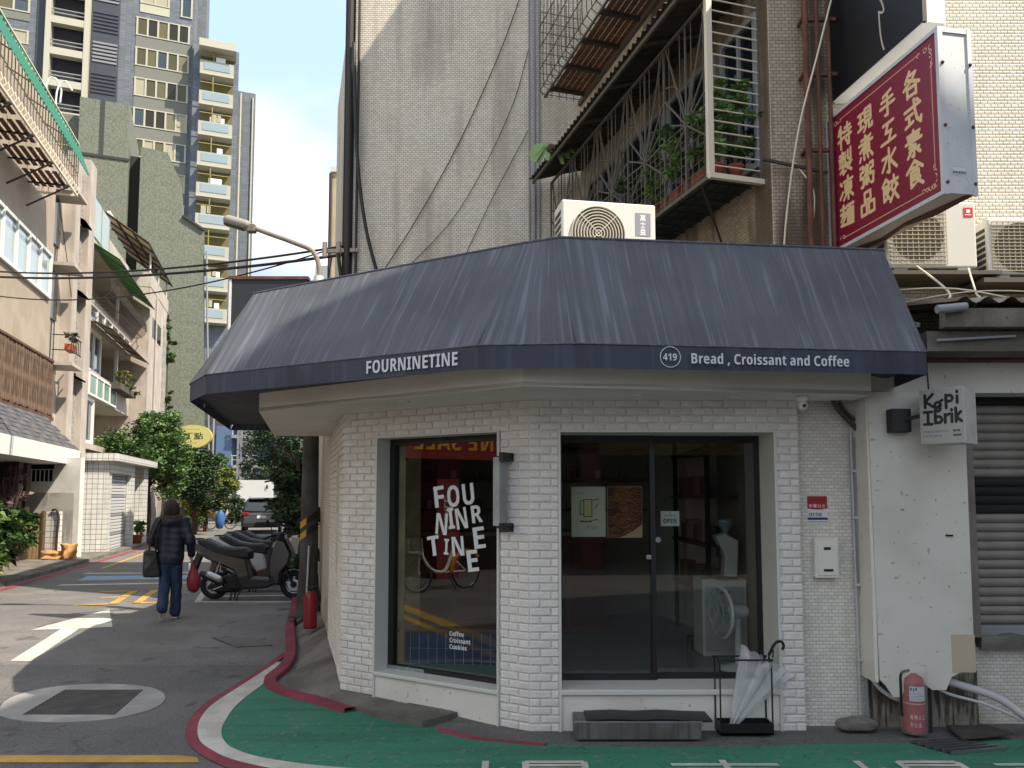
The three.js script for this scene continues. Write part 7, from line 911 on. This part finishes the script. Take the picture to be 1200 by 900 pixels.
// ================================================================ parked car
{
  const t = thing('parked_car', 'black sport utility car parked on the right of the street, seen from behind', 'car', [-11.75, 0, -36.2], Math.atan2(0.9595, -0.2817)); const paint = new THREE.MeshPhysicalMaterial({ color: '#14161a', roughness: 0.3, clearcoat: 1, clearcoatRoughness: 0.05 });
  const sec = (pts, w0, w1) => pts; // body: cross-sections lofted along the length (x forward, 0 = rear bumper)
  const S2 = [[0, 0.45, 0.55, 0.84], [0.04, 0.32, 0.95, 0.9], [0.25, 0.28, 1.05, 0.93], [0.8, 0.26, 1.08, 0.94], [2.0, 0.26, 1.06, 0.94], [3.2, 0.26, 1.02, 0.93], [4.1, 0.28, 0.92, 0.9], [4.5, 0.34, 0.78, 0.82], [4.62, 0.42, 0.62, 0.72]], loft = (S) => { const pos = [], idx = [], N = 24; for (const [x, y0, y1, w] of S) for (let i = 0; i < N; i++) { const a = i / N * Math.PI * 2, c = Math.cos(a), s = Math.sin(a), k = 0.22, sx = Math.sign(c) * Math.abs(c) ** k, sy = Math.sign(s) * Math.abs(s) ** k; pos.push(x, (y0 + y1) / 2 + (y1 - y0) / 2 * sy, w * sx); } for (let j = 0; j < S.length - 1; j++) for (let i = 0; i < N; i++) { const a = j * N + i, b = j * N + (i + 1) % N; idx.push(a, b, b + N, a, b + N, a + N); } for (let i = 1; i < N - 1; i++) { idx.push(0, i + 1, i); const o = (S.length - 1) * N; idx.push(o, o + i, o + i + 1); } const g = new THREE.BufferGeometry(); g.setAttribute('position', new THREE.Float32BufferAttribute(pos, 3)); g.setIndex(idx); g.computeVertexNormals(); return g; };
  part(t, 'body', loft(S2), paint); part(t, 'cabin', loft([[0.12, 0.95, 1.1, 0.84], [0.3, 1.0, 1.5, 0.76], [0.55, 1.0, 1.66, 0.7], [1.6, 1.0, 1.7, 0.7], [2.4, 1.0, 1.66, 0.7], [3.0, 1.0, 1.3, 0.78], [3.35, 0.98, 1.04, 0.84]]), paint);
  part(t, 'rear_window', quad([0.135, 1.1, -0.72], [0.135, 1.1, 0.72], [0.4, 1.52, 0.64], [0.4, 1.52, -0.64]), M('#8fa2ab', 0.06, { metal: 0.5, side: THREE.DoubleSide })); for (const s of [-1, 1]) part(t, 'side_window', quad([0.7, 1.1, s * 0.8], [2.7, 1.1, s * 0.81], [2.2, 1.56, s * 0.735], [0.8, 1.56, s * 0.735]), M('#22292e', 0.08, { side: THREE.DoubleSide }));
  part(t, 'spoiler', rb(0.22, 0.5, 1.6, 1.66, -0.62, 0.62, 0.02), paint); for (const s of [-1, 1]) part(t, 'tail_light', rb(-0.02, 0.16, 0.86, 1.02, s * 0.74 - 0.16, s * 0.74 + 0.16, 0.03), M('#7a1216', 0.2)); part(t, 'number_plate', bx(-0.03, 0.0, 0.72, 0.86, -0.2, 0.2), m.white); part(t, 'rear_bumper', rb(-0.06, 0.2, 0.3, 0.55, -0.84, 0.84, 0.05), m.blackMatte); part(t, 'chrome_strip', rb(-0.012, 0.02, 0.9, 0.93, -0.55, 0.55, 0.008), m.steel); part(t, 'rear_wiper', rod([0.13, 1.08, 0], [0.26, 1.26, 0.3], 0.012), m.black);
  for (const x of [0.85, 3.65]) for (const s of [-1, 1]) { const g = new THREE.Group(); g.name = 'wheel'; g.position.set(x, 0.35, s * 0.83); t.add(g); part(g, 'tyre', new THREE.TorusGeometry(0.26, 0.09, 10, 28), m.rubber); part(g, 'rim', new THREE.CylinderGeometry(0.2, 0.2, 0.16, 20).rotateX(Math.PI / 2), m.steel); }
  for (const s of [-1, 1]) part(t, 'wing_mirror', rb(2.75, 2.9, 1.06, 1.2, s * 1.0 - 0.09, s * 1.0 + 0.09, 0.03), paint); part(t, 'roof_rail', [rod([0.7, 1.73, 0.6], [2.2, 1.73, 0.6], 0.02), rod([0.7, 1.73, -0.6], [2.2, 1.73, -0.6], 0.02)], m.steel);
}
// ================================================================ plants by the cafe's side wall
tree('wall_shrub', 'tall dark shrub growing beside the striped pole', [-3.45, 0.1, -13.0], 0.9, [[0, 1.6, 0, 0.5, 0.7, 0.5], [-0.15, 2.2, 0.1, 0.35, 0.45, 0.4], [0.3, 1.9, 0.2, 0.35, 0.6, 0.4], [0.35, 1.2, 0.2, 0.3, 0.4, 0.3], [-0.3, 1.4, 0, 0.4, 0.5, 0.35], [-0.45, 1.9, 0, 0.3, 0.4, 0.3]], 5200, 0.1, GREENS.dark, undefined, 'shrub');
potPlant('potted_plant', 'plant in a dark pot against the wall behind the striped pole', [-2.9, 0.12, -11.2], 0.16, 0.3, [[0, 0.6, 0, 0.22, 0.25, 0.2], [0.05, 1.1, 0, 0.2, 0.3, 0.2]], 500, 0.13, GREENS.dark, m.blackMatte);
tree('wall_shrub', 'loose shrub farther along the wall behind the scooters', [-4.6, 0.1, -17.5], 0.9, [[0, 1.5, 0, 0.7, 0.8, 0.6], [0.3, 2.2, 0, 0.6, 0.6, 0.5]], 3000, 0.15, GREENS.dark, undefined, 'shrub');
{ const t = thing('fire_extinguisher', 'red fire extinguisher standing against the side wall near the striped pole', 'fire extinguisher', [-2.42, 0.14, -9.35]); part(t, 'cylinder', lathe([[0, 0], [0.075, 0], [0.08, 0.02], [0.08, 0.36], [0.05, 0.43], [0, 0.44]], 18), M('#8a1620', 0.35)); part(t, 'valve', [rod([0, 0.43, 0], [0, 0.48, 0], 0.02), bar([-0.05, 0.48, 0], [0.06, 0.5, 0], 0.016)], m.black); part(t, 'hose', tube([[0.02, 0.46, 0], [0.1, 0.42, 0.02], [0.1, 0.2, 0.03]], 0.01, 6), m.rubber); }
// plants inside the sunburst cage (local frame of the wing's side)
{
  const toWorld = (x, y, z) => { const th = Math.atan2(-4.8, 1.41); return [1.10 + Math.cos(th) * x + Math.sin(th) * z, y, -12 - Math.sin(th) * x + Math.cos(th) * z]; };
  for (const [x, z, r, h, sp, label] of [[4.72, 0.42, 0.075, 0.13, 'fresh', 'leafy plant in a terracotta pot at the open end of the cage'], [4.72, 0.22, 0.085, 0.14, 'fresh', 'second leafy plant in a terracotta pot at the open end of the cage'], [4.2, 0.4, 0.09, 0.15, 'mid', 'bushy plant in a terracotta pot deeper inside the cage'], [3.6, 0.42, 0.1, 0.15, 'mid', 'wide leafed plant in a terracotta pot in the middle of the cage'], [2.9, 0.4, 0.09, 0.15, 'dark', 'dark plant in a terracotta pot at the far half of the cage'], [2.0, 0.4, 0.09, 0.15, 'dark', 'low plant in a terracotta pot near the far end of the cage']])
    potPlant('cage_plant', label, toWorld(x, 4.84, z), r, h, [[0, 0.35, 0, 0.18, 0.2, 0.14], [-0.08, 0.62, 0.02, 0.18, 0.2, 0.14], [0.1, 0.7, 0, 0.15, 0.2, 0.12], [0.02, 0.92, 0, 0.1, 0.16, 0.1], [-0.14, 0.3, 0.04, 0.14, 0.12, 0.1]], 900, 0.08, GREENS[sp], m.terracotta, 'pots in the window cage');
  for (const [i, x] of [[0, 4.25], [1, 3.75], [2, 3.3]].entries()) { }
  for (let i = 0; i < 4; i++) { const p = toWorld(4.45 - i * 0.5, 4.84, 0.5), t = thing('planter_box', ['red brown planter trough next to the open end of the cage', 'second red brown planter trough along the cage rail', 'third red brown planter trough along the cage rail', 'fourth red brown planter trough deep in the cage'][i], 'planter', p, Math.atan2(-4.8, 1.41), 'planters in the window cage'); part(t, 'box', rb(-0.2, 0.2, 0, 0.13, -0.045, 0.045, 0.01), M('#7e3f2c', 0.8)); part(t, 'soil', bx(-0.18, 0.18, 0.12, 0.133, -0.035, 0.035), m.rust); }
  const f = thing('staghorn_fern', 'pale green fern hanging from the dark canopy edge', 'plant', toWorld(1.0, 6.75, 0.85)); const g = []; for (let i = 0; i < 14; i++) { const a = rr(-2.6, -0.6), L = rr(0.3, 0.55), w = rr(0.05, 0.09); const P2 = [[0, 0, 0], [Math.cos(a) * L * 0.5, 0.1, Math.sin(a) * 0.1 + 0.06], [Math.cos(a) * L, -0.2 * rnd() - 0.05, 0.1 * rnd()]]; g.push(quad([P2[0][0] - 0.02, 0, 0.02], [P2[0][0] + 0.02, 0, 0], [P2[1][0] + w, P2[1][1], P2[1][2]], [P2[1][0] - w, P2[1][1] - 0.03, P2[1][2]], 1, 1), quad([P2[1][0] - w, P2[1][1] - 0.03, P2[1][2]], [P2[1][0] + w, P2[1][1], P2[1][2]], [P2[2][0] + 0.02, P2[2][1], P2[2][2]], [P2[2][0] - 0.03, P2[2][1], P2[2][2]], 1, 1)); } part(f, 'fronds', g, M('#7f9a5c', 0.7, { side: THREE.DoubleSide })); part(f, 'root_clump', new THREE.SphereGeometry(0.07, 10, 8), bark);
}
// ================================================================ woman walking away
function sdfMesh(fn, b, res) {
  const mc = new MarchingCubes(res, m.black, false, false, 90000), h = res / 2; mc.isolation = 0;
  const cx = (b[0] + b[1]) / 2, cy = (b[2] + b[3]) / 2, cz = (b[4] + b[5]) / 2, hx = (b[1] - b[0]) / 2, hy = (b[3] - b[2]) / 2, hz = (b[5] - b[4]) / 2;
  for (let k = 0; k < res; k++) for (let j = 0; j < res; j++) for (let i = 0; i < res; i++) mc.field[i + j * res + k * res * res] = -fn(cx + (i - h) / h * hx, cy + (j - h) / h * hy, cz + (k - h) / h * hz);
  mc.update(); const n = mc.count ?? mc.geometry.drawRange.count, p = new Float32Array(mc.positionArray.slice(0, n * 3));
  for (let i = 0; i < n; i++) { p[i * 3] = cx + p[i * 3] * hx; p[i * 3 + 1] = cy + p[i * 3 + 1] * hy; p[i * 3 + 2] = cz + p[i * 3 + 2] * hz; }
  const g = new THREE.BufferGeometry(); g.setAttribute('position', new THREE.BufferAttribute(p, 3)); const e = 0.004, nm = new Float32Array(n * 3);
  for (let i = 0; i < n; i++) { const x = p[i * 3], y = p[i * 3 + 1], z = p[i * 3 + 2], a = fn(x + e, y, z) - fn(x - e, y, z), c = fn(x, y + e, z) - fn(x, y - e, z), d = fn(x, y, z + e) - fn(x, y, z - e), L = Math.hypot(a, c, d) || 1; nm[i * 3] = a / L; nm[i * 3 + 1] = c / L; nm[i * 3 + 2] = d / L; }
  g.setAttribute('normal', new THREE.BufferAttribute(nm, 3)); return g;
}
const smin = (a, b, k) => { const h = Math.max(0, Math.min(1, 0.5 + 0.5 * (b - a) / k)); return b + (a - b) * h - k * h * (1 - h); };
function cap(x, y, z, a, b, r1, r2 = r1, sz = 1) { const dx = b[0] - a[0], dy = b[1] - a[1], dz = b[2] - a[2], px = x - a[0], py = y - a[1], pz = z - a[2], t = Math.max(0, Math.min(1, (px * dx + py * dy + pz * dz) / (dx * dx + dy * dy + dz * dz + 1e-9))); return Math.hypot(px - dx * t, py - dy * t, (pz - dz * t) * sz) - (r1 + (r2 - r1) * t); }
const ell = (x, y, z, c, r) => { const a = (x - c[0]) / r[0], b = (y - c[1]) / r[1], d = (z - c[2]) / r[2], k = Math.hypot(a, b, d); return (k - 1) * Math.min(r[0], r[1], r[2]); };
{
  const t = thing('person', 'person in a navy hooded coat and blue jeans walking away with a red bag', 'person', [-4.8, 0.0, -10.9], 0.286);
  t.scale.x = 0.85; const hip = [[-0.085, 0.86, 0], [0.085, 0.86, 0]], knee = [[-0.085, 0.5, -0.02], [0.085, 0.47, -0.1]], ank = [[-0.075, 0.17, 0.2], [0.085, 0.08, -0.06]], sh2 = [[-0.19, 1.35, 0], [0.19, 1.35, 0]], elb = [[-0.29, 1.1, 0.04], [0.3, 1.1, 0.05]], wri = [[-0.21, 1.0, -0.18], [0.31, 0.9, -0.06]];
  const fingers = (x, y, z, w, sx) => { let d = 9; for (let f = 0; f < 4; f++) { const bx0 = w[0] + (f - 1.5) * 0.018 * 0.4, L = [0.035, 0.042, 0.04, 0.03][f], a = [bx0, w[1] - 0.075, w[2] + (f - 1.5) * 0.019], b = [bx0 + sx * 0.006, w[1] - 0.075 - L, w[2] + (f - 1.5) * 0.02], c = [bx0 - sx * 0.022, w[1] - 0.085 - L, w[2] + (f - 1.5) * 0.02]; d = Math.min(d, cap(x, y, z, a, b, 0.0085, 0.008), cap(x, y, z, b, c, 0.008, 0.007)); } return Math.min(d, cap(x, y, z, [w[0] - sx * 0.01, w[1] - 0.03, w[2] - 0.03], [w[0] - sx * 0.028, w[1] - 0.075, w[2] - 0.035], 0.0095, 0.008)); };
  const skin = (x, y, z) => { let d = ell(x, y, z, [0, 1.545, -0.01], [0.078, 0.112, 0.095]); d = smin(d, cap(x, y, z, [0, 1.34, 0], [0, 1.47, 0], 0.055, 0.05), 0.03); d = smin(d, cap(x, y, z, [0, 1.53, -0.1], [0, 1.515, -0.118], 0.014, 0.01), 0.02); d = Math.min(d, ell(x, y, z, [-0.08, 1.54, 0], [0.012, 0.03, 0.02]), ell(x, y, z, [0.08, 1.54, 0], [0.012, 0.03, 0.02])); d = smin(d, cap(x, y, z, [0, 0.9, 0], [0, 1.3, 0], 0.07, 0.075), 0.02); for (const s of [0, 1]) { d = smin(d, cap(x, y, z, hip[s], knee[s], 0.07, 0.05), 0.05); d = smin(d, cap(x, y, z, knee[s], ank[s], 0.05, 0.035), 0.03); d = smin(d, cap(x, y, z, sh2[s], elb[s], 0.045, 0.038), 0.04); d = smin(d, cap(x, y, z, elb[s], wri[s], 0.038, 0.026), 0.02); } return d; };
  const hand = (s) => (x, y, z) => { const w = wri[s], sx = s ? 1 : -1; return smin(ell(x, y, z, [w[0], w[1] - 0.045, w[2]], [0.018, 0.045, 0.04]), fingers(x, y, z, w, sx), 0.008); };
  const body = [sdfMesh(skin, [-0.42, 0.42, 0.0, 1.72, -0.36, 0.36], 84)]; for (const s of [0, 1]) { const w = wri[s]; body.push(sdfMesh(hand(s), [w[0] - 0.07, w[0] + 0.07, w[1] - 0.15, w[1] + 0.02, w[2] - 0.07, w[2] + 0.07], 48)); } part(t, 'body', body, M('#b98a70', 0.6));
  const coat = (x, y, z) => { const q = 0.0022 * Math.sin(y * 70 + 0.6 * Math.sin(x * 14)) * (y < 1.33 ? 1 : 0.3); let d = cap(x, y, z, [-0.07, 0.86, 0.0], [-0.09, 1.3, -0.01], 0.135, 0.12, 1.05); d = smin(d, cap(x, y, z, [0.07, 0.86, 0.0], [0.09, 1.3, -0.01], 0.135, 0.12, 1.05), 0.06); for (const s of [0, 1]) { d = smin(d, cap(x, y, z, sh2[s], elb[s], 0.085, 0.075), 0.05); d = smin(d, cap(x, y, z, elb[s], wri[s], 0.075, 0.06), 0.03); } d = smin(d, ell(x, y, z, [0, 1.37, 0.06], [0.15, 0.07, 0.1]), 0.05); return Math.max(d + q, 0.74 - y); };
  part(t, 'coat', sdfMesh(coat, [-0.48, 0.48, 0.7, 1.52, -0.36, 0.36], 84), M(0, 0.6, { map: mottled('#1b2032', '#141828', 0.4, { grain: 12, seed: 251 }) }));
  const fur = []; for (let i = 0; i < 900; i++) { const a = rr(-0.2, 3.34), r = 0.15, x = Math.cos(a) * r, z = 0.03 + Math.sin(a) * 0.1, y = 1.43 - 0.02 * Math.sin(a) + rr(-0.025, 0.025), d = [rr(-1, 1), rr(-0.6, 1), rr(-1, 1)].map((v) => v * 0.032); fur.push(new THREE.ConeGeometry(0.006, 0.035, 3).rotateX(rr(-1.4, 1.4)).rotateZ(rr(-1.4, 1.4)).translate(x + d[0] * 0.6, y + d[1] * 0.6, z + d[2] * 0.6)); } part(t, 'fur_trim', fur, M('#6f6152', 0.95));
  const jeans = (x, y, z) => { let d = ell(x, y, z, [0, 0.86, 0], [0.165, 0.13, 0.13]); for (const s of [0, 1]) { d = smin(d, cap(x, y, z, hip[s], knee[s], 0.1, 0.085), 0.04); d = smin(d, cap(x, y, z, knee[s], [ank[s][0], ank[s][1] + 0.02, ank[s][2]], 0.085, 0.085), 0.02); } return d + 0.004 * Math.sin(y * 40 + x * 30) * (y < 0.45 ? 1 : 0); };
  part(t, 'jeans', sdfMesh(jeans, [-0.26, 0.26, 0.0, 1.02, -0.3, 0.36], 72), M(0, 0.85, { map: mottled('#22324c', '#1b2940', 0.3, { grain: 16, seed: 253, streak: 0.4, streakC: '#3f587c' }) }));
  const hair = (x, y, z) => { let d = ell(x, y, z, [0, 1.575, 0.015], [0.108, 0.118, 0.118]); d = smin(d, ell(x, y, z, [0, 1.49, 0.05], [0.115, 0.1, 0.08]), 0.04); d += 0.003 * Math.sin(Math.atan2(x, z + 0.02) * 40); return Math.max(d, -(z + 0.08 + 0.5 * Math.max(0, 1.6 - y)) ); }; part(t, 'hair', sdfMesh(hair, [-0.16, 0.16, 1.36, 1.72, -0.16, 0.18], 64), M('#17120f', 0.45));
  const sole = (p, pitch) => [rb(-0.045, 0.045, -0.05, -0.025, -0.17, 0.07, 0.012, 2).rotateX(pitch).translate(...p), ]; const upper = (p, pitch) => new THREE.SphereGeometry(1, 16, 12).scale(0.046, 0.05, 0.12).translate(0, -0.005, -0.05).rotateX(pitch).translate(...p);
  for (const [a, pt] of [[ank[0], 1.05], [[ank[1][0], 0.055, ank[1][2]], 0.0]]) { const g = new THREE.Group(); g.name = 'shoe'; t.add(g); part(g, 'sole', sole(a, -pt), M('#b6ada0', 0.8)); part(g, 'upper', upper(a, -pt), M('#8b8178', 0.8)); }
  { const b = thing('red_shopping_bag', 'red drawstring bag carried by the walking person', 'bag', [-4.8, 0.0, -10.9], 0.286); b.scale.x = 0.85; const f = (x, y, z) => { let d = ell(x, y, z, [0.36, 0.5, -0.05], [0.115, 0.15, 0.07]); d = smin(d, cap(x, y, z, [0.36, 0.55, -0.05], [0.33, 0.8, -0.06], 0.08, 0.018, 1.5), 0.04); return d + 0.012 * (f3(x * 16, y * 10, z * 16, 77, 2) - 0.5); }; part(b, 'sack', sdfMesh(f, [0.2, 0.52, 0.32, 0.86, -0.18, 0.08], 48), M('#7c1a24', 0.6)); part(b, 'handles', [tube([[0.3, 0.78, -0.06], [0.3, 0.84, -0.06], [0.31, 0.87, -0.06], [0.34, 0.82, -0.06], [0.34, 0.78, -0.06]], 0.006, 5)], m.lightGrey);
    const k = thing('shoulder_bag', 'black shoulder bag hanging at the left side of the walking person', 'bag', [-4.8, 0.0, -10.9], 0.286); k.scale.x = 0.85; const f2 = (x, y, z) => { const X = x + 0.28 + (y - 0.78) * 0.12, qx = Math.abs(X) - 0.085 + (y - 0.78) * 0.12, qy = Math.abs(y - 0.78) - 0.15, qz = Math.abs(z - 0.06) - 0.03, d = Math.hypot(Math.max(qx, 0), Math.max(qy, 0), Math.max(qz, 0)) + Math.min(Math.max(qx, qy, qz), 0) - 0.035; return d + 0.012 * (f3(x * 12, y * 12, z * 12, 79, 2) - 0.5); }; part(k, 'bag_body', sdfMesh(f2, [-0.44, -0.12, 0.54, 1.02, -0.04, 0.16], 48), M('#16140f', 0.6)); part(k, 'strap', [tube([[-0.33, 0.92, 0.07], [-0.27, 1.15, 0.13], [-0.16, 1.4, 0.1], [-0.13, 1.44, 0.0]], 0.012, 6, 24), tube([[-0.22, 0.93, 0.08], [-0.2, 1.15, 0.15], [-0.14, 1.41, 0.09]], 0.012, 6, 24)], M('#1d1a15', 0.7)); }
}
{ // two people and a blue wrapped bicycle far down the street, a stall chair
  const t = thing('covered_bicycle', 'bicycle half covered by a blue tarpaulin at the far left kerb', 'bicycle', [-15.2, 0.05, -40.2], 0.6); part(t, 'tarpaulin', (() => { const g = new THREE.SphereGeometry(0.6, 18, 12), p = g.attributes.position; for (let i = 0; i < p.count; i++) { const k = 1 + 0.4 * (f3(p.getX(i) * 5, p.getY(i) * 5, p.getZ(i) * 5, 5, 2) - 0.5); p.setXYZ(i, p.getX(i) * k * 0.4, Math.max(0.03, 0.5 + p.getY(i) * k * 0.85), p.getZ(i) * k * 0.3); } g.computeVertexNormals(); return g; })(), M('#2d5d94', 0.6)); for (const x of [-0.5, 0.5]) part(t, 'wheel', new THREE.TorusGeometry(0.3, 0.025, 6, 20).translate(x, 0.32, 0.1), m.rubber); part(t, 'crate', rb(-0.75, -0.35, 0.6, 0.95, -0.2, 0.25, 0.03), M('#b58a4f', 0.8));
}
scene.traverse((o) => { if (o.isMesh) o.castShadow = o.receiveShadow = true; });
renderer.render(scene, camera);
